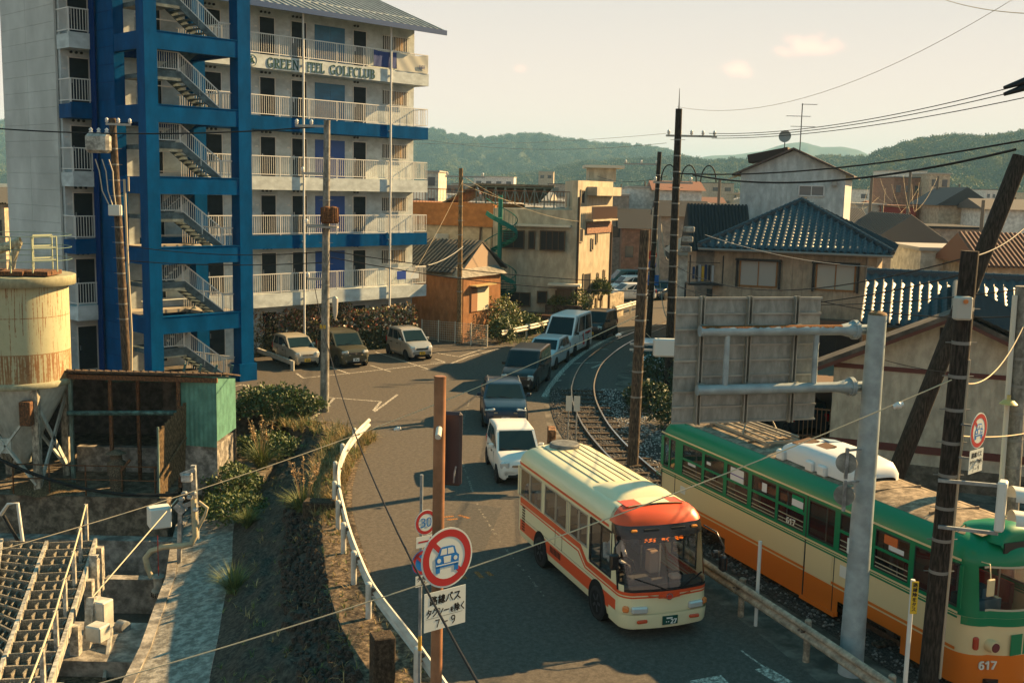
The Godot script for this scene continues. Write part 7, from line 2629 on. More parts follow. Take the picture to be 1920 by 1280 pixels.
	for y in [898, 985]:
		var m := MB.new()
		m.bar(px(1760, y + 2, 19.4) - sg.position, px(1872, y + (15 if y > 900 else 12), 18.9) - sg.position, 0.06)
		part(sg, "arm", m, galv)

func guard_rail(label: String, pts: Array, posts: Array, m: Material, h: float, side: int) -> void:
	var t := thing("guard_rail", label, "guard rail", P(pts[2 if pts.size() > 3 else 1].x, pts[2 if pts.size() > 3 else 1].y, 0))
	var c := curve(pts, 0.35)
	var rows := []
	for q in c:
		var n := Vector2(q[1].y, -q[1].x) * side
		var row := []
		for k in [[0.0, 0.17], [0.05, 0.15], [0.08, 0.09], [0.05, 0.04], [-0.03, 0.0], [0.05, -0.04], [0.08, -0.09], [0.05, -0.15], [0.0, -0.17]]:
			var p: Vector2 = q[0] + n * (0.1 + k[0])
			row.append(P(p.x, p.y, h - 0.12 + k[1]))
		rows.append(row)
	var b := MB.new()
	b.grid(rows, Vector3(0, 0, 0) if false else Vector3(side, 0.3, 0))
	wpart(t, "beam", b, m)
	for i in posts:
		var q := MB.new()
		q.cyl(P(pts[i].x, pts[i].y, -0.1), P(pts[i].x, pts[i].y, h + 0.08), 0.07, -1, 14)
		q.lathe(P(pts[i].x, pts[i].y, h + 0.08), [Vector2(0.07, 0), Vector2(0.05, 0.03), Vector2(0.005, 0.04)], 14)
		var po := wpart(t, "post", q, m)
		var k := MB.new()
		var tan: Vector2 = (pts[mini(i + 1, pts.size() - 1)] - pts[maxi(i - 1, 0)]).normalized()
		var n := Vector2(tan.y, -tan.x) * side
		k.bar(P(pts[i].x, pts[i].y, h - 0.12), P(pts[i].x + n.x * 0.13, pts[i].y + n.y * 0.13, h - 0.12), 0.1, 0.14)
		for e in [-0.06, 0.06]: k.cyl(P(pts[i].x + n.x * 0.16 + tan.x * e, pts[i].y + n.y * 0.16 + tan.y * e, h - 0.12), P(pts[i].x + n.x * 0.2 + tan.x * e, pts[i].y + n.y * 0.2 + tan.y * e, h - 0.12), 0.02, -1, 6)
		var ko := MeshInstance3D.new()
		ko.mesh = k.mesh(t.position)
		ko.material_override = mat(0.12, 0.09, 0.07, 0.7)
		ko.name = "bracket"
		po.add_child(ko)

# ---------------------------------------------------------------- houses
func foot(poly: Array, y0: float, y1: float) -> MB:   # upright prism over a footprint of (x, distance) pairs
	var m := MB.new()
	m.prism(v2(poly), Transform3D(Basis(Vector3(1, 0, 0), Vector3(0, 0, -1), Vector3(0, 1, 0)), Vector3(0, y0, 0)), y1 - y0)
	return m

func win(p: Node, x: float, y: float, z: float, w: float, h: float, fm: Material, gm: Material, ry := 0.0, split := 1) -> void:
	var b := Basis(Vector3.UP, ry)
	var g := MB.new()
	g.box(Vector3.ZERO, Vector3(w, h, 0.03))
	var o := part(p, "window", g, gm)
	o.transform = Transform3D(b, Vector3(x, y, z))
	var f := MB.new()
	for s in [-1, 1]:
		f.box(Vector3(s * w * 0.5, 0, 0.02), Vector3(0.07, h + 0.07, 0.08))
		f.box(Vector3(0, s * h * 0.5, 0.02), Vector3(w + 0.07, 0.07, 0.08))
	for k in split: f.box(Vector3(-w * 0.5 + w * (k + 1) / (split + 1.0), 0, 0.015), Vector3(0.05, h, 0.06))
	part(o, "frame", f, fm)

func ribs(w: float, h: float, step: float, t := 0.02) -> MB:   # raised vertical ribs on a wall in the xy plane
	var m := MB.new()
	var n := int(w / step)
	for i in n + 1: m.box(Vector3(i * w / n, h * 0.5, 0), Vector3(t, h, 0.02))
	return m

func tiles(p: Node, A: Vector3, B: Vector3, C: Vector3, D: Vector3, cw: float, rh: float, m: Material, limit := 300) -> void:   # pantiles on a slope: eaves A..B, ridge D..C
	if not mats.has("tilemesh"):
		var tm := MB.new()
		var rows := []
		for e in [[0.62, 0.012], [-0.5, 0.065], [-0.56, 0.0]]:
			var row := []
			for i in 9:
				var u := i / 8.0
				row.append(Vector3(u - 0.5, e[1] * 6.0 + 0.19 * cos(u * PI * 1.9) - 0.1, e[0]))
			rows.append(row)
		tm.grid(rows, Vector3.UP)
		mats["tilemesh"] = tm.mesh()
	var up := ((D + C) * 0.5 - (A + B) * 0.5)
	var ux := (B - A).normalized()
	var us := (up - ux * up.dot(ux))
	var sl := us.length()
	us /= sl
	var n := int(sl / rh)
	var nrm := ux.cross(us).normalized()
	if nrm.y < 0: nrm = -nrm
	var rest := MB.new()
	var k := 0
	for r in n:
		var v := (r + 0.5) / n
		var a := A.lerp(D, v)
		var b := B.lerp(C, v)
		var x0 := (a - A).dot(ux)
		var x1 := (b - A).dot(ux)
		for c in int((B - A).length() / cw):
			var xc := (c + 0.5) * cw
			if xc < x0 or xc > x1: continue
			var o := a + ux * (xc - x0) + nrm * 0.05
			var tf := Transform3D(Basis(ux * cw * 1.02, nrm * 0.32, -us * rh), o)
			if k < limit:
				inst(p, "roof_tile", mats["tilemesh"], m, tf)
				k += 1
			else:
				var q := MB.new()
				var rows := []
				for e in [[0.6, 0.012], [-0.5, 0.03]]:
					var row := []
					for i in 5: row.append(tf * Vector3(i / 4.0 - 0.5, e[1] * 6.0 + 0.19 * cos(i / 4.0 * PI * 1.9) - 0.1, e[0]))
					rows.append(row)
				rest.grid(rows, nrm)
	if rest.v.size() > 0:
		var o2 := part(p, "roof_tiles", rest, m)
		o2.set_meta("kind", "stuff")

func ridge(p: Node, a: Vector3, b: Vector3, m: Material, r := 0.16) -> void:
	var q := MB.new()
	q.bar(a + Vector3(0, 0.06, 0), b + Vector3(0, 0.06, 0), r * 1.5, 0.16)
	q.cyl(a + Vector3(0, 0.16, 0), b + Vector3(0, 0.16, 0), r * 0.62, -1, 8)
	var n := int((b - a).length() / 0.3)
	for i in n: q.cyl(a.lerp(b, (i + 0.4) / n) + Vector3(0, 0.16, 0), a.lerp(b, (i + 0.6) / n) + Vector3(0, 0.16, 0), r * 0.75, -1, 8)
	part(p, "ridge", q, m)

func build_houses() -> void:
	var tile := mat(0.038, 0.05, 0.06, 0.3)
	var tile_d := mat(0.05, 0.055, 0.06, 0.48)
	tile.metallic_specular = 0.35
	tile_d.metallic_specular = 0.35
	var beige := mat(0.36, 0.29, 0.21, 0.75, 0, "faint", Vector3(0.5, 0.2, 0.5))
	var wood := mat(0.22, 0.10, 0.035, 0.5)
	var dark := mat(0.02, 0.02, 0.022, 0.5)
	var gl := mat(0.10, 0.11, 0.11, 0.06)
	var curt := mat(0.28, 0.28, 0.26, 0.12)
	# hip-roofed house
	var t := thing("house", "two-storey beige house with glossy blue-black hipped tile roof", "house", P(10.37, 56.3), deg_to_rad(-20.5))
	part(t, "wall", boxm(0, 0, 0, 8.0, 6.7, -8.5), beige)
	var sm := part(t, "wall_seam", ribs(8.0, 6.7, 0.5, 0.012), mat(0.2, 0.15, 0.11, 0.8))
	sm.position.z = 0.004
	sm.set_meta("kind", "stuff")
	var A := Vector3(-0.7, 6.72, 0.7)
	var B := Vector3(8.75, 6.72, 0.7)
	var C := Vector3(3.9, 9.1, -3.4)
	var D := Vector3(3.9, 9.1, -5.0)
	var E := Vector3(8.75, 6.72, -9.2)
	var F := Vector3(-0.7, 6.72, -9.2)
	var rf := MB.new()
	rf.tri(A, B, C); rf.quad(B, E, D, C); rf.tri(E, F, D); rf.quad(F, A, C, D)
	rf.b2(Vector3(-0.7, 6.58, 0.7), Vector3(8.75, 6.71, -9.2))
	var ro := part(t, "roof", rf, tile)
	tiles(ro, A + Vector3(0.2, 0, 0), B - Vector3(0.25, 0, 0), C + Vector3(0.12, 0, 0), C - Vector3(0.12, 0, 0), 0.36, 0.28, tile)
	tiles(ro, F, A, C, D, 0.36, 0.28, tile, 0)
	tiles(ro, B, E, D, C, 0.36, 0.28, tile, 0)
	for q in [[A, C], [B, C], [C, D]]: ridge(ro, q[0], q[1], tile)
	var gt := MB.new()
	gt.cyl(A + Vector3(0, -0.1, 0.08), B + Vector3(0, -0.1, 0.08), 0.07, -1, 8)
	gt.cyl(Vector3(7.6, 6.6, 0.5), Vector3(7.55, 6.0, 0.1), 0.05, -1, 8)
	gt.cyl(Vector3(7.55, 6.0, 0.1), Vector3(7.55, 0.0, 0.1), 0.05, -1, 8)
	part(t, "gutter", gt, mat(0.2, 0.18, 0.16, 0.5))
	for x in [2.3, 6.1]:
		win(t, x, 5.45, 0.02, 1.85, 1.3, wood, curt)
		var sh := MB.new()
		sh.b2(Vector3(x - 1.15, 6.1, 0.05), Vector3(x + 1.15, 6.2, 0.35))
		for e in [-1.08, 1.08]: sh.b2(Vector3(x + e - 0.05, 4.7, 0.02), Vector3(x + e + 0.05, 6.12, 0.14))
		part(t, "window_hood", sh, dark)
	var lo := MB.new()
	lo.b2(Vector3(-0.3, 3.1, 0.0), Vector3(8.3, 3.35, 0.9))
	part(t, "pent_roof", lo, mat(0.12, 0.07, 0.05, 0.8))
	win(t, 6.3, 1.8, 0.02, 2.2, 1.9, dark, dark)
	# laundry on the left-hand balcony
	var la := thing("laundry", "row of blue and dark clothes hung on the house's side balcony", "clothes", P(9.6, 56.2, 4.9))
	var rng := RandomNumberGenerator.new()
	rng.seed = 31
	for i in 7:
		var m := MB.new()
		m.cbox(Vector3(-0.3 + i * 0.17, 0.5 - rng.randf() * 0.1, rng.randf_range(-0.2, 0.2)), Vector3(0.13, rng.randf_range(0.6, 0.9), 0.06), 0.02)
		part(la, "garment", m, [mat(0.02, 0.04, 0.1, 0.9), mat(0.03, 0.03, 0.035, 0.9), mat(0.3, 0.32, 0.33, 0.9), mat(0.4, 0.25, 0.03, 0.9)][i % 4])
	var lf := MB.new()
	lf.b2(Vector3(-0.6, -0.15, -0.5), Vector3(1.2, -0.05, 0.5))
	for x in [-0.55, 1.15]: lf.bar(Vector3(x, -0.1, 0.45), Vector3(x, 1.4, 0.45), 0.06)
	lf.bar(Vector3(-0.6, 1.0, 0), Vector3(1.2, 1.0, 0), 0.03)
	part(la, "drying_frame", lf, dark)
	# white gabled house behind
	t = thing("house", "tall white ribbed gable-fronted house rising behind the hipped roof", "house", P(13.75, 67.0), deg_to_rad(-19.5))
	var wall := mat(0.50, 0.53, 0.52, 0.7, 0, "faint", Vector3(0.4, 0.15, 0.4))
	var m0 := MB.new()
	m0.prism(v2([0, 0, 6.1, 0, 6.1, 10.75, 3.05, 12.1, 0, 10.75]), Transform3D(Basis(), Vector3(0, 0, -9)), 9.0)
	part(t, "wall", m0, wall)
	var rb := part(t, "wall_rib", ribs(6.1, 10.7, 0.3, 0.03), wall)
	rb.position.z = 0.003
	rb.set_meta("kind", "stuff")
	m0 = MB.new()
	for s in [[-0.5, 10.53, 3.05, 12.14], [6.6, 10.53, 3.05, 12.14]]:
		m0.prism(v2([s[0], s[1], s[2], s[3], s[2], s[3] + 0.12, s[0], s[1] + 0.12]), Transform3D(Basis(), Vector3(0, 0, -9.3)), 9.7)
	part(t, "roof", m0, mat(0.10, 0.07, 0.06, 0.7))
	m0 = MB.new()
	m0.bar(Vector3(0.2, 11.6, -2.2), Vector3(2.6, 12.1, -2.2), 2.2, 0.5)
	part(t, "dormer", m0, mat(0.05, 0.035, 0.03, 0.7))
	win(t, 4.2, 9.72, 0.02, 1.45, 0.6, mat(0.5, 0.5, 0.48, 0.4), gl)
	m0 = MB.new()
	m0.cbox(Vector3(5.5, 10.2, 0.15), Vector3(0.3, 0.35, 0.25), 0.03)
	part(t, "vent_hood", m0, mat(0.3, 0.28, 0.25, 0.6))
	m0 = MB.new()
	m0.b2(Vector3(-0.9, 8.3, -0.6), Vector3(-0.05, 8.4, -3))
	for i in 7: m0.bar(Vector3(-0.88 + i * 0.14, 8.4, -0.62), Vector3(-0.88 + i * 0.14, 9.4, -0.62), 0.03)
	m0.bar(Vector3(-0.9, 9.4, -0.62), Vector3(0, 9.4, -0.62), 0.05)
	m0.bar(Vector3(-0.9, 10.3, -0.5), Vector3(0.1, 10.7, -0.5), 0.1)
	part(t, "side_balcony", m0, mat(0.45, 0.38, 0.25, 0.6))
	var an := thing("antenna", "television aerial mast standing on the white gable house", "antenna", P(16.95, 65.9, 11.0))
	m0 = MB.new()
	m0.cyl(Vector3.ZERO, Vector3(0, 3.85, 0), 0.03, -1, 6)
	part(an, "mast", m0, dark)
	for q in [[3.8, 0.0, 0.85], [3.1, -0.9, 0.5], [2.5, -0.6, 0.8]]:
		m0 = MB.new()
		m0.bar(Vector3(q[1], q[0], 0), Vector3(q[2], q[0], 0), 0.03)
		for i in 9: m0.bar(Vector3(lerpf(q[1], q[2], i / 8.0), q[0], -0.2), Vector3(lerpf(q[1], q[2], i / 8.0), q[0], 0.2), 0.015)
		part(an, "aerial", m0, dark)
	an = thing("satellite_dish", "round grey satellite dish on a pole at the white gable", "dish", P(16.1, 66.2, 10.6))
	m0 = MB.new()
	m0.cyl(Vector3.ZERO, Vector3(0.0, 2.1, 0), 0.03, -1, 6)
	part(an, "pole", m0, dark)
	m0 = MB.new()
	m0.lathe(Vector3.ZERO, [Vector2(0.01, 0.0), Vector2(0.2, 0.02), Vector2(0.36, 0.09), Vector2(0.37, 0.1)], 20)
	var dk := part(an, "dish", m0, mat(0.25, 0.24, 0.22, 0.6))
	dk.transform = Transform3D(Basis(Vector3.RIGHT, 1.35) * Basis(Vector3.BACK, 0.4), Vector3(0, 2.3, 0))
	# cream ribbed warehouse-like house beside the tram
	t = thing("house", "single-storey cream ribbed house with tiled gable roof beside the tram", "house", P(10.85, 36.0), deg_to_rad(-22.0))
	var cr := mat(0.46, 0.42, 0.33, 0.7, 0, "faint", Vector3(0.5, 0.2, 0.5))
	m0 = MB.new()
	m0.prism(v2([0, 0, 7.6, 0, 7.6, 4.0, 3.6, 5.7, 0, 4.0]), Transform3D(Basis(), Vector3(0, 0, -1.6)), 1.6)
	m0.prism(v2([3.6, 0, 7.6, 0, 7.6, 4.0, 3.6, 5.7]), Transform3D(Basis(), Vector3(0, 0, -11)), 9.4)
	part(t, "wall", m0, cr)
	rb = part(t, "wall_rib", ribs(7.6, 3.85, 0.16, 0.03), cr)
	rb.position.z = 0.004
	rb.set_meta("kind", "stuff")
	m0 = MB.new()
	m0.b2(Vector3(-0.02, 3.8, 0), Vector3(7.62, 3.95, 0.035))
	m0.b2(Vector3(-0.02, 1.15, 0), Vector3(7.62, 1.4, 0.035))
	part(t, "trim_board", m0, mat(0.10, 0.035, 0.03, 0.6))
	m0 = MB.new()
	m0.b2(Vector3(0.3, 0.0, 0.0), Vector3(7.4, 0.75, 0.03))
	part(t, "plinth", m0, mat(0.16, 0.14, 0.11, 0.9, 0, "blot"))
	m0 = MB.new()
	m0.b2(Vector3(3.2, 5.0, 0.0), Vector3(4.0, 5.35, 0.02))
	for i in 7: m0.b2(Vector3(3.25 + i * 0.11, 5.0, 0.02), Vector3(3.29 + i * 0.11, 5.35, 0.04))
	part(t, "gable_vent", m0, dark)
	m0 = MB.new()
	m0.prism(v2([-0.7, 3.72, 3.6, 5.75, 3.6, 5.93, -0.7, 3.9]), Transform3D(Basis(), Vector3(0, 0, -1.0)), 1.6)
	m0.prism(v2([8.3, 3.72, 3.6, 5.75, 3.6, 5.93, 8.3, 3.9]), Transform3D(Basis(), Vector3(0, 0, -11.4)), 12.0)
	var r2 := part(t, "roof", m0, mat(0.13, 0.11, 0.09, 0.8, 0, "blot"))
	m0 = MB.new()
	m0.prism(v2([-0.72, 3.6, 3.6, 5.66, 3.6, 5.78, -0.72, 3.74]), Transform3D(Basis(), Vector3(0, 0, 0.55)), 0.08)
	m0.prism(v2([8.32, 3.6, 3.6, 5.66, 3.6, 5.78, 8.32, 3.74]), Transform3D(Basis(), Vector3(0, 0, 0.55)), 0.08)
	part(r2, "bargeboard", m0, mat(0.10, 0.04, 0.03, 0.7))
	tiles(r2, Vector3(8.3, 3.95, 0.6), Vector3(8.3, 3.95, -11.4), Vector3(3.65, 5.98, -11.4), Vector3(3.65, 5.98, 0.6), 0.3, 0.29, tile_d, 280)
	ridge(r2, Vector3(3.6, 5.85, 0.65), Vector3(3.6, 5.85, -11.4), mat(0.30, 0.28, 0.24, 0.5))
	# tile-roofed house behind it
	t = thing("house", "low house with dark tile roof between hipped house and cream ribbed house", "house", P(14.6, 44.2), deg_to_rad(-20.0))
	part(t, "wall", boxm(0.3, 0, 0, 10, 4.5, -6.5), mat(0.33, 0.24, 0.13, 0.8, 0, "faint"))
	m0 = MB.new()
	m0.prism(v2([-0.7, 4.4, 3.1, 6.15, 7.2, 4.4, 7.2, 4.3, -0.7, 4.3]), Transform3D(Basis(Vector3(0, 0, -1), Vector3(0, 1, 0), Vector3(1, 0, 0)), Vector3(-0.3, 0, 0)), 11.0)
	r2 = part(t, "roof", m0, tile_d)
	tiles(r2, Vector3(-0.3, 4.42, 0.7), Vector3(10.7, 4.42, 0.7), Vector3(10.7, 6.15, -3.1), Vector3(-0.3, 6.15, -3.1), 0.36, 0.3, tile_d, 290)
	ridge(r2, Vector3(-0.3, 6.15, -3.1), Vector3(10.7, 6.15, -3.1), tile)
	# lean-to and carport between the houses
	t = thing("carport", "shadowy carport and porch with rusty railings under the sign board", "carport", P(10.2, 41.5), deg_to_rad(-22))
	m0 = MB.new()
	m0.b2(Vector3(-1.6, 2.5, 1.5), Vector3(3.2, 2.62, -4))
	part(t, "roof", m0, mat(0.13, 0.08, 0.05, 0.8))
	m0 = MB.new()
	m0.b2(Vector3(-1.6, 0, -4), Vector3(3.2, 2.5, -4.1))
	m0.b2(Vector3(3.1, 0, 1.2), Vector3(3.2, 2.5, -4))
	part(t, "wall", m0, mat(0.2, 0.17, 0.14, 0.9))
	for i in 2:
		m0 = MB.new()
		m0.bar(Vector3(-1.4 + i * 4.4, 0, 1.3), Vector3(-1.4 + i * 4.4, 2.5, 1.3), 0.1)
		part(t, "post", m0, mat(0.15, 0.10, 0.07, 0.8))
	m0 = MB.new()
	for i in 12: m0.bar(Vector3(1.2 + i * 0.16, 0.5, 1.4), Vector3(1.2 + i * 0.16, 1.7, 1.4), 0.03)
	for y in [0.6, 1.65]: m0.bar(Vector3(1.15, y, 1.4), Vector3(3.1, y, 1.4), 0.05)
	part(t, "railing", m0, mat(0.16, 0.09, 0.05, 0.8))
	# ---- cream building with roof canopy
	var cm := mat(0.48, 0.41, 0.30, 0.75, 0, "faint", Vector3(0.3, 0.12, 0.3))
	var brw := mat(0.10, 0.06, 0.035, 0.5)
	t = thing("building", "cream rendered building with flat roof, taller right end and bay windows", "building", P(1.3, 75.0))
	wpart(t, "wall", foot([-1.5, 75.5, 4.2, 74.0, 7.1, 80.0, 1.4, 83.0], 0, 8.1), cm)
	wpart(t, "tower_wall", foot([3.9, 74.06, 4.22, 73.98, 7.12, 79.98, 7.3, 86, 3.9, 86], 0, 10.1), cm)
	wpart(t, "roof_house", foot([5.4, 81, 7.4, 81, 7.4, 84.0, 5.4, 84.0], 10.1, 11.1), cm)
	wpart(t, "roof_slab", foot([5.1, 80.7, 8.0, 80.7, 8.0, 84.3, 5.1, 84.3], 11.1, 11.3), mat(0.5, 0.46, 0.38, 0.8))
	for q in [[-0.05, 75.0, 6.0, 1.5, 1.2, 1], [2.6, 74.3, 6.0, 1.7, 1.3, 3], [1.2, 74.7, 6.0, 0.4, 1.2, 0], [0.45, 74.9, 1.9, 1.5, 0.9, 1], [2.0, 74.5, 2.1, 0.65, 0.8, 0], [3.2, 74.2, 2.2, 0.55, 0.8, 0], [-0.9, 75.3, 2.0, 0.8, 1.1, 0]]:
		win(t, q[0] - 1.3, q[2], -(q[1] - 75.0) + 0.1, q[3], q[4], brw, dark, -0.25, q[5])
	m0 = MB.new()
	m0.bar(P(-0.9, 75.1, 7.0), P(3.8, 73.9, 7.0), 0.5, 0.14)
	m0.bar(P(2.4, 74.0, 3.05), P(4.6, 73.6, 3.05), 0.8, 0.14)
	wpart(t, "canopy_ledge", m0, mat(0.56, 0.5, 0.4, 0.7))
	m0 = MB.new()
	m0.bar(P(3.0, 74.15, 0.6), P(4.0, 73.9, 0.6), 0.1, 4.4)
	wpart(t, "entrance_door", m0, mat(0.14, 0.09, 0.055, 0.6))
	for q in [[0.12, 9.0, 0.7, 0.9], [0.1, 6.4, 0.6, 0.9], [0.42, 5.7, 0.35, 0.8], [0.55, 6.2, 0.25, 0.9], [0.3, 2.9, 1.3, 1.6], [0.62, 3.2, 0.25, 0.8], [0.8, 3.3, 0.25, 0.9], [0.6, 1.4, 0.25, 0.8], [0.75, 1.5, 0.25, 0.8], [0.45, 1.3, 0.25, 0.7]]:
		var p: Vector3 = P(4.22, 73.98, q[1]).lerp(P(7.12, 79.98, q[1]), q[0])
		win(t, p.x - 1.3 + 0.02, p.y, p.z + 75.0, q[2], q[3], mat(0.3, 0.25, 0.18, 0.6), dark, deg_to_rad(64.0), 0)
	m0 = MB.new()
	m0.bar(P(5.0, 75.3, 7.4), P(7.1, 79.7, 7.4), 0.9, 0.12)
	m0.bar(P(5.2, 75.3, 9.4), P(7.3, 79.9, 9.4), 0.9, 0.6)
	wpart(t, "balcony", m0, cm)
	m0 = MB.new()
	for i in 16: m0.bar(P(lerpf(5.35, 7.4, i / 15.0), lerpf(75.2, 79.6, i / 15.0), 7.5), P(lerpf(5.35, 7.4, i / 15.0), lerpf(75.2, 79.6, i / 15.0), 8.35), 0.12)
	wpart(t, "balcony_rail", m0, mat(0.33, 0.22, 0.15, 0.6))
	m0 = MB.new()
	m0.bar(P(5.0, 75.4, 6.85), P(7.05, 79.7, 6.85), 0.06, 0.75)
	wpart(t, "sign_band", m0, mat(0.5, 0.26, 0.17, 0.7, 0, "stone", Vector3(0.7, 0.7, 0.7)))
	for u in [0.03, 0.98]:
		var p: Vector3 = P(4.25, 73.95, 0).lerp(P(7.15, 79.98, 0), u)
		m0 = MB.new()
		m0.cyl(p, p + Vector3(0, 9.0 if u < 0.5 else 7.0, 0), 0.09, -1, 8)
		wpart(t, "downpipe", m0, brw)
	# orange-banded wing with railings and the slanting roof canopy
	t = thing("building", "cream wing with broad orange parapet and spiral-stair landing", "building", P(-4.5, 78.5))
	wpart(t, "wall", foot([-9.0, 80.5, -1.6, 76.4, 0.5, 80, -7.5, 86], 0, 6.9), mat(0.52, 0.42, 0.28, 0.75, 0, "faint"))
	wpart(t, "parapet", foot([-9.2, 80.4, -1.5, 76.1, 0.7, 80, -7.5, 86.2], 6.75, 8.35), mat(0.42, 0.17, 0.05, 0.6, 0, "faint"))
	m0 = MB.new()
	for i in 60: m0.bar(P(lerpf(-9.2, 3.8, i / 59.0), lerpf(80.8, 76.0, i / 59.0), 8.3), P(lerpf(-9.2, 3.8, i / 59.0), lerpf(80.8, 76.0, i / 59.0), 9.3), 0.03)
	m0.bar(P(-9.2, 80.8, 9.3), P(3.8, 76.0, 9.3), 0.06)
	wpart(t, "roof_railing", m0, mat(0.12, 0.06, 0.04, 0.7))
	win(t, -0.1, 4.1, 0.35, 0.8, 1.3, brw, mat(0.16, 0.16, 0.13, 0.1), 0.5, 0)
	m0 = MB.new()
	m0.bar(P(-2.45, 76.75, 4.6), P(-2.4, 76.7, 6.7), 0.12)
	wpart(t, "downpipe", m0, brw)
	m0 = MB.new()
	m0.cbox(P(-5.2, 78.0, 5.75), Vector3(0.95, 0.75, 0.4), 0.04, Basis(Vector3.UP, 0.5))
	m0.b2(P(-5.8, 78.3, 5.3), P(-4.4, 77.6, 5.35))
	one("air_conditioner", "boxy air-conditioner unit on a bracket below the orange parapet", "air conditioner", m0, mat(0.5, 0.46, 0.38, 0.6), P(-5.2, 78.0, 5.35))
	var rc := thing("roof_canopy", "slanting metal canopy on trussed legs above the cream building's roof", "canopy", P(-0.5, 79, 8.1))
	m0 = MB.new()
	var c0 := px(808, 392, 79)
	var c1 := px(893, 345, 79)
	var c2 := px(1040, 349, 78)
	m0.quad(c0, c1, c1 + Vector3(0, -0.9, -6), c0 + Vector3(0, -0.9, -6))
	m0.quad(c1, c2, c2 + Vector3(-1.0, -1.3, -5), c1 + Vector3(0.6, -1.3, -5))
	m0.bar(c1, c2, 0.12, 0.14)
	m0.bar(c0, c1, 0.12, 0.12)
	wpart(rc, "sheet", m0, mat(0.2, 0.17, 0.12, 0.7, 0.2, "blot"))
	m0 = MB.new()
	for i in 9:
		var a := c1.lerp(c2, i / 8.0) + Vector3(0, -0.15, -0.3)
		m0.bar(a, Vector3(a.x, 8.1, a.z), 0.09)
		if i < 8:
			var b := c1.lerp(c2, (i + 1) / 8.0) + Vector3(0, -0.15, -0.3)
			m0.bar(a, Vector3((a.x + b.x) * 0.5, 8.5, a.z), 0.06)
			m0.bar(b, Vector3((a.x + b.x) * 0.5, 8.5, b.z), 0.06)
	m0.bar(c1 + Vector3(0, -0.15, -0.3), c2 + Vector3(0, -0.15, -0.3), 0.09)
	wpart(rc, "truss", m0, mat(0.14, 0.2, 0.2, 0.6))
	# green spiral stair
	var sp := px(936, 500, 73.4)
	t = thing("spiral_stair", "dark green steel spiral stair against the cream building", "stair", Vector3(sp.x, 0, sp.z))
	m0 = MB.new()
	m0.cyl(Vector3.ZERO, Vector3(0, 9.0, 0), 0.16, -1, 10)
	var grn := mat(0.01, 0.13, 0.10, 0.5)
	part(t, "column", m0, grn)
	var st := MB.new()
	var out := []
	var hr := []
	for i in 46:
		var a := i * 0.29 + 2.0
		var y := 0.4 + i * 0.165
		if i < 44:
			var d := Vector3(cos(a), 0, sin(a))
			st.bar(Vector3(0, y, 0), d * 1.15 + Vector3(0, y, 0), 0.3, 0.04)
			hr.append([d * 1.15 + Vector3(0, y, 0), d * 1.15 + Vector3(0, y + 0.95, 0)])
		out.append(Vector3(cos(a) * 1.17, y, sin(a) * 1.17))
	part(t, "tread", st, grn)
	m0 = MB.new()
	for i in out.size() - 1:
		m0.bar(out[i], out[i + 1], 0.05, 0.3)
		m0.bar(out[i] + Vector3(0, 0.95, 0), out[i + 1] + Vector3(0, 0.95, 0), 0.05)
	for q in hr: m0.bar(q[0], q[1], 0.025)
	part(t, "stringer_rail", m0, grn)
	# orange ribbed house with a shuttered window
	t = thing("house", "small orange ribbed-metal house with pale shuttered window and grey tile roof", "house", P(-3.05, 66.2))
	var om := mat(0.44, 0.21, 0.09, 0.65, 0, "faint", Vector3(0.5, 0.2, 0.5))
	wpart(t, "wall", foot([-3.05, 66.2, -0.85, 70.4, -4.6, 73.6, -6.9, 70.0], 0, 4.0), om)
	m0 = MB.new()
	for i in 40:
		var p: Vector3 = P(-3.05, 66.2, 2.0).lerp(P(-0.85, 70.4, 2.0), i / 39.0)
		if i < 22 or true: m0.box(p, Vector3(0.03, 4.0, 0.03), Basis(Vector3.UP, 1.1))
		p = P(-3.05, 66.2, 2.0).lerp(P(-6.9, 70.0, 2.0), i / 39.0)
		m0.box(p, Vector3(0.04, 4.0, 0.04), Basis(Vector3.UP, 0.78))
	var wr := wpart(t, "wall_rib", m0, om)
	wr.set_meta("kind", "stuff")
	m0 = MB.new()
	m0.quad(P(-3.15, 65.8, 4.0), P(-0.4, 70.6, 4.0), P(-1.3, 71.3, 4.6), P(-3.6, 67.2, 4.6))
	m0.quad(P(-3.15, 65.8, 4.0), P(-7.3, 69.9, 4.0), P(-6.6, 70.8, 4.6), P(-3.6, 67.2, 4.6))
	wpart(t, "pent_roof", m0, mat(0.36, 0.33, 0.27, 0.5, 0.3, "blot"))
	m0 = MB.new()
	m0.prism(v2([-2.6, 4.2, 0, 6.0, 2.6, 4.2]), Transform3D(Basis(Vector3.UP, deg_to_rad(62)) , P(-2.2, 69.6, 0)), 0.2)
	wpart(t, "gable", m0, mat(0.33, 0.24, 0.17, 0.8))
	var ga := P(-2.1, 69.5, 6.1)
	var gb := P(-8.5, 73.4, 6.1)
	var el := P(-3.9, 66.7, 4.25)
	var er := P(-0.5, 72.2, 4.25)
	m0 = MB.new()
	m0.quad(el, ga, gb, el + (gb - ga)); m0.quad(er, ga, gb, er + (gb - ga))
	m0.bar(el, ga, 0.2, 0.12); m0.bar(er, ga, 0.2, 0.12)
	r2 = wpart(t, "roof", m0, mat(0.06, 0.055, 0.05, 0.6))
	var rt2 := MB.new()
	for i in 26:
		var o: Vector3 = (gb - ga) * (i / 25.0)
		rt2.cyl(el + o + Vector3(0, 0.04, 0), ga + o + Vector3(0, 0.04, 0), 0.05, -1, 5, false)
	var rto := wpart(t, "roof_tile_row", rt2, mat(0.085, 0.08, 0.07, 0.6))
	rto.set_meta("kind", "stuff")
	var wn := P(-3.05, 66.2, 2.55).lerp(P(-0.85, 70.4, 2.55), 0.42) - t.position
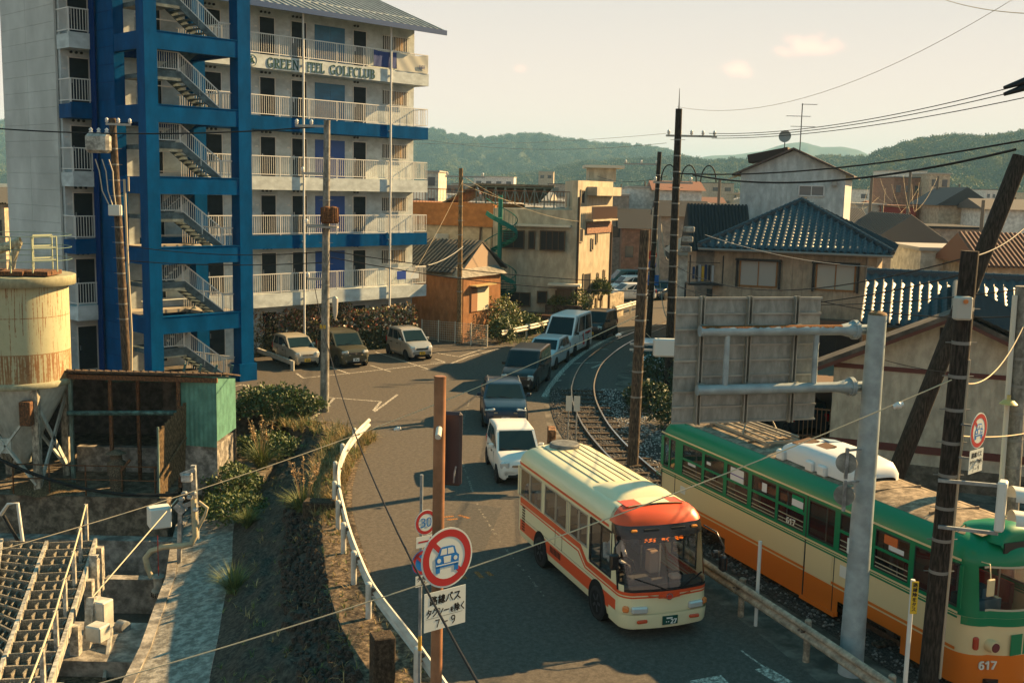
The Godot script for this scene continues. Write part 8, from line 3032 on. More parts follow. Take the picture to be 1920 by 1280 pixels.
	var wbm := Basis(Vector3.UP, deg_to_rad(62.4))
	for q in [[-0.75, 0.75, mat(0.26, 0.13, 0.07, 0.8), "shutter"], [0.35, 1.5, mat(0.52, 0.47, 0.35, 0.6), "shutter"]]:
		m0 = MB.new()
		m0.box(wn + wbm * Vector3(q[0], 0, 0.05), Vector3(q[1], 1.45, 0.08), wbm)
		part(t, q[3], m0, q[2])
	m0 = MB.new()
	m0.box(wn + wbm * Vector3(0, 0.9, 0.25), Vector3(2.6, 0.07, 0.55), wbm)
	part(t, "awning", m0, mat(0.36, 0.27, 0.12, 0.7))
	# white wire fence by the parking lot
	t = thing("wire_fence", "low white mesh fence at the corner of the parking lot", "fence", P(-3.2, 65.9))
	var fp := [P(-5.6, 66.6), P(-4.55, 66.3), P(-3.5, 65.9), P(-2.5, 65.3), P(-1.5, 64.6)]
	for i in fp.size():
		m0 = MB.new()
		m0.cyl(fp[i], fp[i] + Vector3(0, 1.35, 0), 0.04, -1, 8)
		wpart(t, "post", m0, mat(0.55, 0.5, 0.4, 0.6))
		if i > 0:
			m0 = MB.new()
			for k in 9: m0.bar(fp[i - 1] + Vector3(0, 0.15 + k * 0.14, 0), fp[i] + Vector3(0, 0.15 + k * 0.14, 0), 0.018)
			for k in 8: m0.bar(fp[i - 1].lerp(fp[i], k / 8.0) + Vector3(0, 0.1, 0), fp[i - 1].lerp(fp[i], k / 8.0) + Vector3(0, 1.3, 0), 0.012)
			wpart(t, "mesh_panel", m0, mat(0.5, 0.46, 0.36, 0.6))
	# low white rail in the parking lot
	m0 = MB.new()
	var a0 := pg(478, 668)
	var a1 := pg(548, 695)
	m0.bar(a0 + Vector3(0, 0.42, 0), a1 + Vector3(0, 0.42, 0), 0.14, 0.22)
	m0.bar(a1, a1 + Vector3(0, 0.5, 0), 0.16)
	m0.bar(a0, a0 + Vector3(0, 0.5, 0), 0.16)
	one("parking_rail", "low white bar rail beside the beige parked car", "barrier", m0, mat(0.55, 0.52, 0.45, 0.6, 0, "faint"), a1)
	# garden walls before the cream building
	one("garden_wall", "brown block garden wall in front of the cream building", "wall", foot([2.2, 73.5, 4.6, 72.9, 4.7, 73.2, 2.3, 73.8], 0, 1.7), mat(0.16, 0.10, 0.07, 0.9, 0, "stone"), Vector3.ZERO)
	one("garden_wall", "pale rendered wall between cream building and far car lot", "wall", foot([7.2, 80.2, 8.5, 82.9, 8.2, 83.2, 7.0, 80.5], 0, 1.8), mat(0.46, 0.38, 0.27, 0.8, 0, "blot"), Vector3.ZERO)
	one("tiled_porch_roof", "low reddish tiled porch roof over the garden", "roof", foot([-0.4, 72.6, 3.0, 71.6, 3.0, 73.4, -0.4, 74.4], 0.9, 1.15), mat(0.2, 0.1, 0.06, 0.7, 0, "stone", Vector3(1.5, 1.5, 1.5)), Vector3.ZERO)

func boxm(x0: float, y0: float, z0: float, x1: float, y1: float, z1: float) -> MB:
	var m := MB.new()
	m.b2(Vector3(x0, y0, z0), Vector3(x1, y1, z1))
	return m

# ---------------------------------------------------------------- poles and lines
func pole(label: String, b: Vector3, top: Vector3, r0: float, r1: float, m: Material, bands := 6) -> Node3D:
	var t := thing("utility_pole", label, "utility pole", b)
	var q := MB.new()
	q.cyl(Vector3.ZERO, top - b, r0, r1, 16)
	part(t, "shaft", q, m)
	for i in bands:
		var bd := MB.new()
		var u := 0.3 + 0.65 * i / bands
		var o := (top - b) * u
		bd.cyl(o - Vector3(0, 0.03, 0), o + Vector3(0, 0.03, 0), lerpf(r0, r1, u) + 0.007, -1, 14)
		for s in [-1, 1]: bd.cyl(o, o + Vector3(s * (r0 + 0.1), 0, 0), 0.01, -1, 5)
		part(t, "band", bd, mat(0.2, 0.195, 0.18, 0.6, 0.4))
	return t

func crossarm(t: Node3D, h: float, l: float, off := 0.0, turn := 0.0, n := 3, x := 0.0) -> void:
	var q := MB.new()
	var b := Basis(Vector3.UP, turn)
	q.box(Vector3(x, h, 0) + b * Vector3(off, 0, 0), Vector3(l, 0.09, 0.09), b)
	var o := part(t, "crossarm", q, mat(0.34, 0.32, 0.28, 0.6, 0.4))
	for i in n:
		var p := Vector3(x, h, 0) + b * Vector3(off + l * (-0.45 + 0.9 * i / maxf(1, n - 1)), 0.05, 0)
		var k := MB.new()
		k.lathe(p, [Vector2(0.03, 0.0), Vector2(0.08, 0.06), Vector2(0.05, 0.1), Vector2(0.08, 0.14), Vector2(0.04, 0.2), Vector2(0.005, 0.22)], 10)
		part(o, "insulator", k, mat(0.55, 0.54, 0.5, 0.3))

func wire(label: String, a: Vector3, b: Vector3, s: float, r: float, m: Material, group := "") -> void:
	var q := MB.new()
	q.tube(sag(a, b, s, 20), r, 5)
	one("wire", label, "wire", q, m, Vector3.ZERO, group)

func build_poles() -> void:
	var concr := mat(0.30, 0.28, 0.24, 0.85, 0, "blot", Vector3(0.6, 0.3, 0.6))
	var brown := mat(0.15, 0.105, 0.07, 0.85, 0, "wood", Vector3(2, 0.3, 2))
	var dark := mat(0.06, 0.045, 0.035, 0.85, 0, "wood", Vector3(2, 0.3, 2))
	var blk := mat(0.012, 0.012, 0.014, 0.6)
	var tan := mat(0.5, 0.40, 0.26, 0.7)
	var porc := mat(0.55, 0.54, 0.5, 0.3)
	var t := pole("tapered concrete pole with rusty transformer in front of the apartment block", P(-7.83, 44.8), P(-7.7, 44.8, 12.05), 0.19, 0.13, concr, 9)
	crossarm(t, 11.8, 1.3, -0.5, 0.1, 3)
	crossarm(t, 9.9, 1.0, -0.4, 0.1, 2)
	crossarm(t, 7.8, 0.9, -0.3, 0.1, 2)
	crossarm(t, 5.6, 0.8, -0.3, 0.1, 2)
	var q := MB.new()
	for k in [[0.15, 0.3], [0.4, 0.2]]: q.lathe(Vector3(k[0], 7.9, k[1]), [Vector2(0.01, 0), Vector2(0.2, 0), Vector2(0.22, 0.1), Vector2(0.2, 0.62), Vector2(0.14, 0.68), Vector2(0.01, 0.7)], 14)
	for k in 12: q.box(Vector3(0.28 + 0.36 * cos(k * 0.52), 8.25, 0.25 + 0.36 * sin(k * 0.52)), Vector3(0.03, 0.6, 0.03))
	part(t, "transformer", q, mat(0.26, 0.115, 0.05, 0.85, 0, "stone", Vector3(2, 1, 2)))
	q = MB.new()
	q.box(Vector3(0.0, 7.75, 0.2), Vector3(1.2, 0.08, 0.5))
	part(t, "platform", q, mat(0.3, 0.28, 0.25, 0.6, 0.4))
	q = MB.new()
	q.lathe(Vector3(0.48, 3.9, 0.15), [Vector2(0.02, 0.0), Vector2(0.1, 0.3), Vector2(0.13, 0.9), Vector2(0.06, 1.0), Vector2(0.01, 1.02)], 12)
	q.bar(Vector3(0.1, 4.75, 0.05), Vector3(0.48, 4.9, 0.15), 0.04)
	part(t, "street_lamp", q, mat(0.4, 0.36, 0.3, 0.4))
	q = MB.new()
	q.cyl(Vector3(0, 3.55, 0), Vector3(0.0, 3.7, 0), 0.19, -1, 14)
	part(t, "yellow_band", q, mat(0.5, 0.3, 0.03, 0.6))
	t = pole("brown pole with white transformer box and step bolts before the stair tower", P(-16.5, 46.0), P(-16.85, 46.0, 12.0), 0.2, 0.14, brown, 12)
	crossarm(t, 11.75, 1.0, -0.1, 0.35, 3)
	q = MB.new()
	q.cbox(Vector3(-0.85, 10.95, 0.25), Vector3(1.0, 0.8, 0.6), 0.12)
	var tr := part(t, "transformer", q, mat(0.5, 0.48, 0.42, 0.5, 0, "blot"))
	for k in 3:
		q = MB.new()
		q.lathe(Vector3(-1.15 + k * 0.33, 11.33, 0.3), [Vector2(0.05, 0), Vector2(0.1, 0.06), Vector2(0.05, 0.12), Vector2(0.09, 0.18), Vector2(0.01, 0.26)], 10)
		part(tr, "insulator", q, porc)
		q = MB.new()
		q.tube([Vector3(-1.0 + k * 0.28, 10.3, 0.3), Vector3(-0.85 + k * 0.28, 9.8, 0.3), Vector3(-0.75 + k * 0.24, 9.0, 0.3), Vector3(-0.45 + k * 0.12, 8.3, 0.25)], 0.025, 5)
		part(tr, "lead", q, mat(0.45, 0.4, 0.3, 0.7))
	q = MB.new()
	q.cbox(Vector3(-0.25, 8.2, 0.25), Vector3(0.5, 0.45, 0.3), 0.03)
	part(t, "meter_box", q, mat(0.55, 0.54, 0.48, 0.5))
	q = MB.new()
	q.tube([Vector3(0.15, 9.5, 0.2), Vector3(0.2, 6.0, 0.2), Vector3(0.28, 3.0, 0.2), Vector3(0.2, 0.5, 0.2)], 0.05, 6)
	q.bar(Vector3(0.3, 9.6, 0.15), Vector3(0.3, 9.0, 0.15), 0.06)
	part(t, "conduit", q, mat(0.4, 0.33, 0.22, 0.7))
	t = pole("stout brown wooden pole rising beside the curving track", P(4.3, 36.9), P(4.42, 36.9, 8.2), 0.2, 0.17, brown, 6)
	q = MB.new()
	q.bar(Vector3(-0.25, 4.3, 0), Vector3(2.6, 4.3, 0), 0.07)
	q.bar(Vector3(-0.25, 4.1, 0), Vector3(2.6, 4.1, 0), 0.07)
	part(t, "bracket_arm", q, mat(0.36, 0.37, 0.36, 0.5, 0.5))
	q = MB.new()
	q.cbox(Vector3(1.2, 4.2, 0.05), Vector3(1.3, 0.62, 0.3), 0.05)
	part(t, "signal_cabinet", q, mat(0.52, 0.53, 0.5, 0.5))
	t = pole("tall dark concrete pole with wide crossarm and black cable loops", P(7.37, 50.0), P(7.3, 50.0, 13.2), 0.23, 0.15, dark, 12)
	crossarm(t, 12.0, 2.3, 0.55, 0.0, 5)
	crossarm(t, 9.9, 1.8, -0.2, 0.0, 3)
	for k in 3:
		q = MB.new()
		var pts := []
		for i in 13: pts.append(Vector3(-0.75 + k * 0.9 + 0.7 * (1 - cos(PI * i / 12.0)) * 0.5, 9.95 + 0.75 * sin(PI * i / 12.0), 0.05))
		q.tube(pts, 0.03, 6)
		part(t, "cable_loop", q, blk)
	q = MB.new()
	q.cyl(Vector3(-0.07, 13.2, 0), Vector3(-0.08, 14.1, 0), 0.03, 0.01, 6)
	part(t, "spike", q, dark)
	for k in [[0.6, 0.6], [0.5, -0.3], [0.55, 0.15]]:
		q = MB.new()
		q.cbox(Vector3(k[0], 7.2 + k[1], 0.2), Vector3(0.5, 0.28, 0.25), 0.05)
		part(t, "junction_box", q, mat(0.35, 0.34, 0.3, 0.6, 0, "blot"))
	t = pole("slim pole with three black cut-outs standing beyond the curve", P(8.95, 70.7), P(9.2, 70.7, 12.0), 0.2, 0.14, dark, 9)
	crossarm(t, 11.2, 2.2, -0.9, 0.0, 3)
	t = pole("tan utility pole beside the orange ribbed house", P(-3.25, 66.0), P(-3.3, 66.0, 10.6), 0.17, 0.12, mat(0.34, 0.22, 0.11, 0.85, 0, "wood", Vector3(2, 0.3, 2)), 8)
	crossarm(t, 10.1, 2.4, 0.2, 0.2, 2)
	t = pole("dark brown pole against the cream building's lit side", P(5.55, 80.0), P(5.72, 80.0, 8.2), 0.2, 0.16, dark, 5)
	t = pole("grey-brown pole carrying small signs at the far car lot", P(9.4, 74.0), P(9.4, 74.0, 8.4), 0.12, 0.1, mat(0.4, 0.38, 0.34, 0.7), 3)
	for k in [[5.2, 0.32, 0.4, 0.03, 0.02], [4.55, 0.3, 0.05, 0.1, 0.3]]:
		q = MB.new()
		q.cyl(Vector3(0, k[0], 0.14), Vector3(0, k[0], 0.16), k[1], -1, 20)
		part(t, "round_sign", q, mat(k[2], k[3], k[4], 0.5))
	q = MB.new()
	q.box(Vector3(-0.1, 3.5, 0.15), Vector3(1.2, 0.7, 0.03))
	part(t, "direction_sign", q, mat(0.02, 0.12, 0.4, 0.5))
	t = pole("dark wooden pole with conduit and small white control box, right of the gantry", P(8.07, 19.6), P(8.21, 19.6, 8.56), 0.185, 0.155, dark, 9)
	q = MB.new()
	q.cyl(Vector3(0.17, 0.5, 0.12), Vector3(0.24, 6.6, 0.1), 0.03, -1, 8)
	part(t, "conduit", q, mat(0.36, 0.3, 0.22, 0.6, 0.3))
	q = MB.new()
	q.cbox(Vector3(-0.02, 7.55, 0.26), Vector3(0.3, 0.42, 0.2), 0.03)
	var bx := part(t, "control_box", q, mat(0.4, 0.38, 0.33, 0.6))
	q = MB.new()
	q.cyl(Vector3(-0.02, 7.68, 0.36), Vector3(-0.02, 7.68, 0.4), 0.04, -1, 10)
	part(bx, "button", q, mat(0.5, 0.15, 0.03, 0.4))
	q = MB.new()
	q.cyl(P(14.3, 31.2, 10.7), P(10.95, 31.2, -0.1), 0.24, 0.27, 14)
	one("leaning_strut", "thick dark strut pole leaning to the upper right beyond the tram", "strut pole", q, dark, P(10.95, 31.2, 0))
	t = pole("pale concrete pole at the right edge behind the signal", P(11.5, 24.0), P(11.3, 24.0, 7.6), 0.2, 0.17, concr, 8)
	q = MB.new()
	q.cyl(Vector3(-0.32, 0.5, 0.1), Vector3(-0.42, 7.4, 0.1), 0.06, -1, 8)
	part(t, "cable_guard", q, mat(0.5, 0.47, 0.4, 0.6))
	q = MB.new()
	q.lathe(Vector3(-0.45, 5.0, 0.3), [Vector2(0.2, 0.0), Vector2(0.12, 0.08), Vector2(0.04, 0.1), Vector2(0.04, 0.2)], 16)
	part(t, "lamp_shade", q, mat(0.5, 0.36, 0.12, 0.5))
	# lines; each end is a pixel and a distance
	for w in [
		["pale stay wire crossing in front of bus and gantry to the right-hand pole", 60, 1316, 17.0, 1785, 712, 19.4, 0.35, 0.012, tan],
		["orange-lit stay wire from the yard to the brown track-side pole", -40, 1042, 26.0, 1200, 590, 36.8, 0.5, 0.014, tan],
		["black service cable sweeping down from the concrete pole toward the footbridge", 590, 540, 44.7, 930, 1340, 9.0, 1.2, 0.016, blk],
		["black cable pair passing across the blue stair tower", -20, 240, 46.0, 590, 238, 44.8, 0.25, 0.03, blk],
		["black low cable from the tower pole to the concrete pole", 232, 460, 46.0, 605, 472, 44.8, 0.25, 0.02, blk],
		["black lower cable from the tower pole to the concrete pole", 232, 488, 46.0, 605, 492, 44.8, 0.15, 0.02, blk],
		["upper black cable running right from the concrete pole past the orange house", 618, 470, 44.8, 1262, 530, 50.0, 0.3, 0.02, blk],
		["lower black cable running right from the concrete pole past the orange house", 618, 482, 44.8, 1262, 546, 50.0, 0.4, 0.02, blk],
		["upper high-voltage line rising right from the tall crossarm pole", 1330, 250, 50.0, 1930, 155, 30.0, 0.4, 0.014, blk],
		["middle high-voltage line rising right from the tall crossarm pole", 1310, 254, 50.0, 1930, 165, 30.0, 0.4, 0.014, blk],
		["lower high-voltage line rising right from the tall crossarm pole", 1335, 259, 50.0, 1935, 180, 30.0, 0.3, 0.014, blk],
		["thick upper black cable from the tall pole to the leaning strut", 1270, 325, 50.0, 1925, 262, 31.0, 0.35, 0.03, blk],
		["thick lower black cable from the tall pole to the leaning strut", 1300, 328, 50.0, 1905, 280, 31.0, 0.6, 0.04, blk],
		["thin grey wire climbing to the upper right sky", 1270, 200, 50.0, 1930, -20, 30.0, 1.2, 0.008, mat(0.4, 0.36, 0.3, 0.7)],
		["pale wire in the top right corner of the sky", 1760, -5, 40.0, 1925, 25, 30.0, 0.1, 0.012, tan],
		["thin grey line over the hills from block to tall pole", 800, 262, 62.0, 1250, 268, 50.0, 0.4, 0.01, mat(0.2, 0.2, 0.2, 0.7)],
		["thin upper line over the hills from block to tall pole", 760, 268, 60.0, 1250, 250, 50.0, 0.2, 0.008, mat(0.3, 0.28, 0.25, 0.7)],
		["black cable sagging across the beige house front", 1262, 495, 50.0, 1830, 478, 19.6, 0.9, 0.015, blk],
		["second black cable sagging across the beige house front", 1262, 530, 50.0, 1830, 508, 19.6, 0.8, 0.015, blk],
		["third black cable above the sign board", 1262, 535, 50.0, 1930, 540, 24.0, 0.6, 0.015, blk],
		["black cable passing from sign board to right edge", 1530, 562, 30.0, 1930, 592, 24.0, 0.2, 0.014, blk],
		["silvery guy wire slanting down across the beige house", 1322, 440, 50.0, 1640, 500, 53.0, 0.3, 0.012, mat(0.4, 0.4, 0.38, 0.5)],
		["tan wire between the right-hand poles, upper", 1800, 715, 19.5, 1925, 600, 24.0, 0.5, 0.014, tan],
		["tan wire between the right-hand poles, lower", 1800, 817, 19.5, 1925, 812, 24.0, 0.05, 0.014, tan],
		["dark wire from leaning pole top to right edge", 1830, 480, 19.6, 1930, 420, 24.0, 0.1, 0.016, blk],
		["thin line from tan pole to cream building roof", 868, 330, 66.0, 1085, 415, 74.0, 0.5, 0.012, tan],
		["second thin line from tan pole to cream building roof", 868, 345, 66.0, 1070, 392, 75.0, 0.4, 0.012, tan],
		["thin line from the block's balcony to the tan pole", 770, 520, 60.0, 868, 338, 66.0, 0.2, 0.012, tan],
		["white service drop from the tan pole to the orange house", 868, 462, 66.0, 778, 500, 62.0, 0.3, 0.025, mat(0.5, 0.48, 0.42, 0.6)],
		["black cable hanging in front of the hills, left of tall pole", 1120, 330, 70.0, 1250, 330, 50.0, 0.3, 0.014, blk],
		["cable fan from the slim pole down to the tall pole, upper", 1240, 420, 70.7, 1262, 480, 50.0, 1.0, 0.025, mat(0.2, 0.17, 0.12, 0.7)],
		["cable fan from the slim pole down to the tall pole, lower", 1232, 440, 70.7, 1258, 600, 50.0, 1.5, 0.025, mat(0.2, 0.17, 0.12, 0.7)],
		["guy wire slanting from slim pole to sign board foot", 1212, 625, 68.0, 1268, 680, 50.0, 0.0, 0.02, tan],
		["dark stay from gantry column to right-hand pole", 1660, 675, 20.8, 1790, 700, 19.7, 0.03, 0.008, blk]]:
		wire(w[0], px(w[1], w[2], w[3]), px(w[4], w[5], w[6]), w[7], w[8], w[9])
	for w in [[745, 804, 29.5], [1160, 628, 36.0], [1685, 760, 19.2]]:
		q = MB.new()
		var c := px(w[0], w[1], w[2])
		q.cyl(c - Vector3(0.09, 0.03, 0), c + Vector3(0.09, 0.03, 0), 0.045, -1, 10)
		q.lathe(c, [Vector2(0.01, -0.07), Vector2(0.07, -0.03), Vector2(0.07, 0.03), Vector2(0.01, 0.07)], 10)
		one("wire_insulator", ["white ball insulator on the stay wire over the asphalt", "white ball insulator on the stay wire beside the white van", "white ball insulator on the stay wire before the gantry column"][[745, 1160, 1685].find(w[0])], "insulator", q, porc, c)
	# black tension fittings at the upper right
	for k in 2:
		q = MB.new()
		var c := px(1905, 158 + k * 12, 30.0)
		q.cyl(c + Vector3(-0.3, -0.1, 0), c + Vector3(0.25, 0.1, 0), 0.05, 0.1, 8)
		q.cyl(c + Vector3(0.25, 0.1, 0), c + Vector3(0.6, 0.2, 0), 0.08, 0.05, 8)
		one("tension_clamp", ["upper black tension clamp on the high-voltage lines", "lower black tension clamp on the high-voltage lines"][k], "clamp", q, blk, c)

# ---------------------------------------------------------------- plants
func bush(called: String, label: String, c: Vector3, r: Vector3, n: int, size: float, cols: Array, sd: int, tips: Array = []) -> Node3D:
	var t := thing(called, label, {"hedge": "hedge"}.get(called, "shrub"), c)
	var rng := RandomNumberGenerator.new()
	rng.seed = sd
	var f := FastNoiseLite.new()
	f.seed = sd; f.frequency = 0.9
	var m := MB.new()
	var k := 0
	while k < n:
		var d := Vector3(rng.randfn(), rng.randfn(), rng.randfn()).normalized()
		if d.y < -0.55: continue
		var s := 1.0 + 0.45 * f.get_noise_3dv(d * 2.2 + c)
		var q := d * s * pow(rng.randf_range(0.25, 1.0), 0.4)
		var p := Vector3(q.x * r.x, q.y * r.y + r.y * 0.75, q.z * r.z)
		if p.y < 0.02: p.y = rng.randf() * 0.2
		var cc: Color = cols[rng.randi() % cols.size()]
		if tips.size() and q.length() > 0.82 and rng.randf() < 0.5: cc = tips[rng.randi() % tips.size()]
		m.col = cc * rng.randf_range(0.75, 1.25)
		m.leaf(p, size * rng.randf_range(0.7, 1.4), rng)
		k += 1
	part(t, "foliage", m, leafmat())
	var s2 := MB.new()
	for i in 6:
		var a := i * 1.05
		s2.cyl(Vector3(cos(a) * 0.1, -0.3, sin(a) * 0.1), Vector3(cos(a) * r.x * 0.55, r.y * 1.1, sin(a) * r.z * 0.55), 0.035, 0.012, 5)
	part(t, "stem", s2, mat(0.09, 0.06, 0.04, 0.9))
	return t

func tuft(m: MB, c: Vector3, n: int, l: float, spread: float, cols: Array, rng: RandomNumberGenerator, droop := 0.35) -> void:
	for i in n:
		m.col = cols[rng.randi() % cols.size()] * rng.randf_range(0.8, 1.2)
		var a := rng.randf() * TAU
		var d := Vector3(cos(a) * spread * rng.randf(), 1.0, sin(a) * spread * rng.randf()).normalized()
		m.blade(c + Vector3(cos(a), 0, sin(a)) * rng.randf() * 0.12 * l, d, l * rng.randf_range(0.6, 1.15), 0.008 + l * 0.006, droop * rng.randf_range(0.5, 1.3))

func build_plants() -> void:
	var G := [Color(0.05, 0.085, 0.02), Color(0.075, 0.11, 0.025), Color(0.035, 0.06, 0.018), Color(0.10, 0.12, 0.03)]
	var DG := [Color(0.02, 0.035, 0.012), Color(0.03, 0.05, 0.015), Color(0.045, 0.065, 0.02)]
	var rng := RandomNumberGenerator.new()
	rng.seed = 77
	# red-tipped hedge
	var t := thing("hedge", "long hedge with red and cream leaf tips behind the parked cars", "hedge", P(-10.2, 61.8))
	var m := MB.new()
	var f := FastNoiseLite.new()
	f.seed = 4; f.frequency = 0.8
	for i in 15000:
		var u := rng.randf()
		var v := rng.randf()
		var top := 2.35 + 0.35 * f.get_noise_1d(u * 30.0) + (0.3 if u > 0.35 and u < 0.6 else 0.0)
		var y := v * top
		var b := P(lerpf(-14.6, -5.9, u), lerpf(59.0, 64.6, u), y)
		var off := (rng.randf_range(-1, 1)) * 0.62 * (1.0 - 0.35 * v) + 0.25 * f.get_noise_2d(u * 40, v * 4)
		b += Vector3(0.54, 0, 0.84) * off
		var tip := v > 0.45 and rng.randf() < 0.62
		m.col = ([Color(0.34, 0.11, 0.06), Color(0.42, 0.26, 0.15), Color(0.65, 0.55, 0.4), Color(0.16, 0.16, 0.05)][rng.randi() % 4] if tip else [Color(0.06, 0.07, 0.02), Color(0.10, 0.085, 0.03), Color(0.04, 0.05, 0.02)][rng.randi() % 3]) * rng.randf_range(0.8, 1.2)
		m.leaf(b, rng.randf_range(0.12, 0.22), rng, 0.6)
	wpart(t, "foliage", m, leafmat(0.45))
	m = MB.new()
	for i in 34:
		var u := i / 33.0
		var b := P(lerpf(-14.5, -6.0, u), lerpf(59.05, 64.5, u), 0)
		m.cyl(b, b + Vector3(rng.randf_range(-0.2, 0.2), 1.9, rng.randf_range(-0.2, 0.2)), 0.035, 0.015, 5)
	wpart(t, "stem", m, mat(0.08, 0.055, 0.04, 0.9))
	bush("shrub", "leafy bush sprawling over the retaining wall beside the teal shed", P(-9.7, 44.0, -0.2), Vector3(1.9, 0.8, 0.9), 5200, 0.13, G, 1)
	var k := 0
	for q in [["tangled green bush below the concrete pole on the bank", -9.3, 40.5, -0.9, 1.2, 0.55], ["tangled green bush against the shed foundation", -9.7, 36.6, -1.5, 1.1, 0.75], ["ivy-like scrub climbing the middle of the bank", -8.9, 34.4, -1.4, 1.2, 0.4]]:
		bush("shrub", q[0], P(q[1], q[2], q[3]), Vector3(q[4], q[5], q[4] * 0.9), 2600, 0.12, G, 20 + k)
		k += 1
	k = 0
	for q in [["flowering broad shrub beside the orange house", -0.6, 69.2, 1.35, 1.5, 1.3], ["dense green shrub by the fence end", -0.7, 66.6, 0.9, 0.9, 0.8], ["rounded shrub behind the pale guard rail", 1.0, 70.6, 1.0, 0.8, 0.9], ["low hedge-like shrub behind the white van", 2.6, 73.0, 1.3, 0.6, 0.8], ["clipped round golden-green topiary in the front garden", 3.1, 74.0, 0.8, 0.8, 0.8], ["tall clipped shrub by the entrance of the cream building", 4.4, 74.2, 1.1, 1.6, 1.0], ["shrub in the planter on the cream building's side", 6.2, 77.0, 0.8, 0.7, 0.8]]:
		var y := 0.0 if k != 6 else 2.0
		bush("shrub", q[0], P(q[1], q[2], y + (0.9 if k == 4 else 0.0)), Vector3(q[3], q[4], q[5]), 2200, 0.14, [Color(0.10, 0.10, 0.02), Color(0.14, 0.12, 0.03)] if k == 4 else G, 50 + k, [Color(0.35, 0.28, 0.18), Color(0.3, 0.3, 0.1)] if k == 0 else [])
		k += 1
	k = 0
	for q in [["dark shrub beside the track where the gravel starts", 5.9, 46.5, 1.0, 0.75], ["dark shrub under the white signal cabinet", 6.9, 43.0, 1.3, 0.9], ["dark shrub hiding the white parked car", 7.4, 52.8, 1.3, 1.0], ["dark tall shrub at the tall pole's foot", 8.3, 48.5, 1.3, 1.2], ["dark low shrub between rails and carport", 7.6, 39.5, 1.2, 0.8]]:
		bush("shrub", q[0], P(q[1], q[2], 0), Vector3(q[3], q[4], q[3]), 2400, 0.14, DG, 80 + k)
		k += 1
	# grasses
	var dry := [Color(0.30, 0.20, 0.08), Color(0.22, 0.15, 0.06), Color(0.36, 0.26, 0.12), Color(0.14, 0.12, 0.035)]
	var green := [Color(0.10, 0.13, 0.03), Color(0.16, 0.17, 0.045), Color(0.06, 0.09, 0.02)]
	k = 0
	for q in [["big arching green grass clump low on the bank", 440, 1120, -1.6, 1.0], ["feathery plumed grass clump high on the bank", 490, 880, -0.9, 1.2], ["plumed grass clump below the guard rail", 570, 970, -0.5, 1.1], ["small drooping grass clump on the shaded bank", 465, 990, -1.3, 0.7]]:
		var p := pg(q[1], q[2], q[3])
		var gt := thing("grass_clump", q[0], "grass", p)
		m = MB.new()
		tuft(m, Vector3.ZERO, 320, q[4], 0.8, green, rng, 0.4)
		part(gt, "blades", m, leafmat(0.7))
		if k in [1, 2]:
			m = MB.new()
			for i in 16:
				var a := rng.randf() * TAU
				var e := Vector3(cos(a) * 0.45, 1.5 * q[4], sin(a) * 0.35) * rng.randf_range(0.75, 1.1)
				m.col = Color(0.3, 0.2, 0.1)
				m.tube([Vector3.ZERO, e * 0.6 + Vector3(0, 0.1, 0), e], 0.006, 4)
				for j in 14:
					m.col = Color(0.42, 0.28, 0.15) * rng.randf_range(0.8, 1.2)
					m.leaf(e - e * 0.014 * j + Vector3(0, -0.005 * j, 0), 0.09, rng)
			part(gt, "plume", m, leafmat(0.8))
		k += 1
	m = MB.new()
	for i in 620:   # dry verge along the white rail
		var u := rng.randf()
		var idx := lerpf(6.2, 11.0, u)
		var a: Vector2 = GUARD[int(idx)].lerp(GUARD[mini(int(idx) + 1, 11)], idx - int(idx))
		var o := rng.randf_range(-1.4, 0.45) * lerpf(0.4, 1.0, u)
		tuft(m, P(a.x + o, a.y + rng.randf_range(-0.3, 0.8), 0.0), 9, rng.randf_range(0.25, 0.7) * lerpf(0.6, 1.1, u), 0.9, dry if rng.randf() < 0.75 else green, rng, 0.5)
	for i in 160:
		var u := rng.randf()
		tuft(m, P(lerpf(-9.8, -6.4, u), lerpf(44.2, 41.6, u) + rng.randf_range(-1.6, 0.2), 0.0 - 0.2 * rng.randf()), 8, 0.45, 0.9, dry if rng.randf() < 0.6 else green, rng, 0.5)
	for i in 150:
		var u := rng.randf()
		var idx := lerpf(2.0, 6.5, u)
		var a: Vector2 = GUARD[int(idx)].lerp(GUARD[int(idx) + 1], idx - int(idx))
		tuft(m, P(a.x + rng.randf_range(-0.5, 0.35), a.y, 0.0), 5, rng.randf_range(0.06, 0.18), 1.2, dry if rng.randf() < 0.6 else green, rng, 0.3)
	for i in 230:   # weeds rooted in the bank
		var u := rng.randf()
		var idx := lerpf(4.0, 10.5, u)
		var a: Vector2 = CREST[int(idx)].lerp(CREST[int(idx) + 1], idx - int(idx))
		var b: Vector2 = TOE[int(idx)].lerp(TOE[int(idx) + 1], idx - int(idx))
		var v := pow(rng.randf(), 1.6)
		var e := a.lerp(b, v * 0.62)
		tuft(m, P(e.x, e.y, lerpf(0.0, -1.5, v) + 0.03), 6, rng.randf_range(0.08, 0.35), 1.1, dry if rng.randf() < 0.5 else green, rng, 0.5)
	for i in 90: tuft(m, P(rng.randf_range(-0.8, 1.4), rng.randf_range(65.6, 69.5) , 0.0), 7, 0.35, 1.0, green, rng, 0.4)
	var g := part(self, "verge_grass", m, leafmat(0.8))
	g.set_meta("kind", "stuff")
	tag(g, "dry straw-coloured grass along the guard rail and bank top", "grass")
	# stones broken out of the bank crest
	m = MB.new()
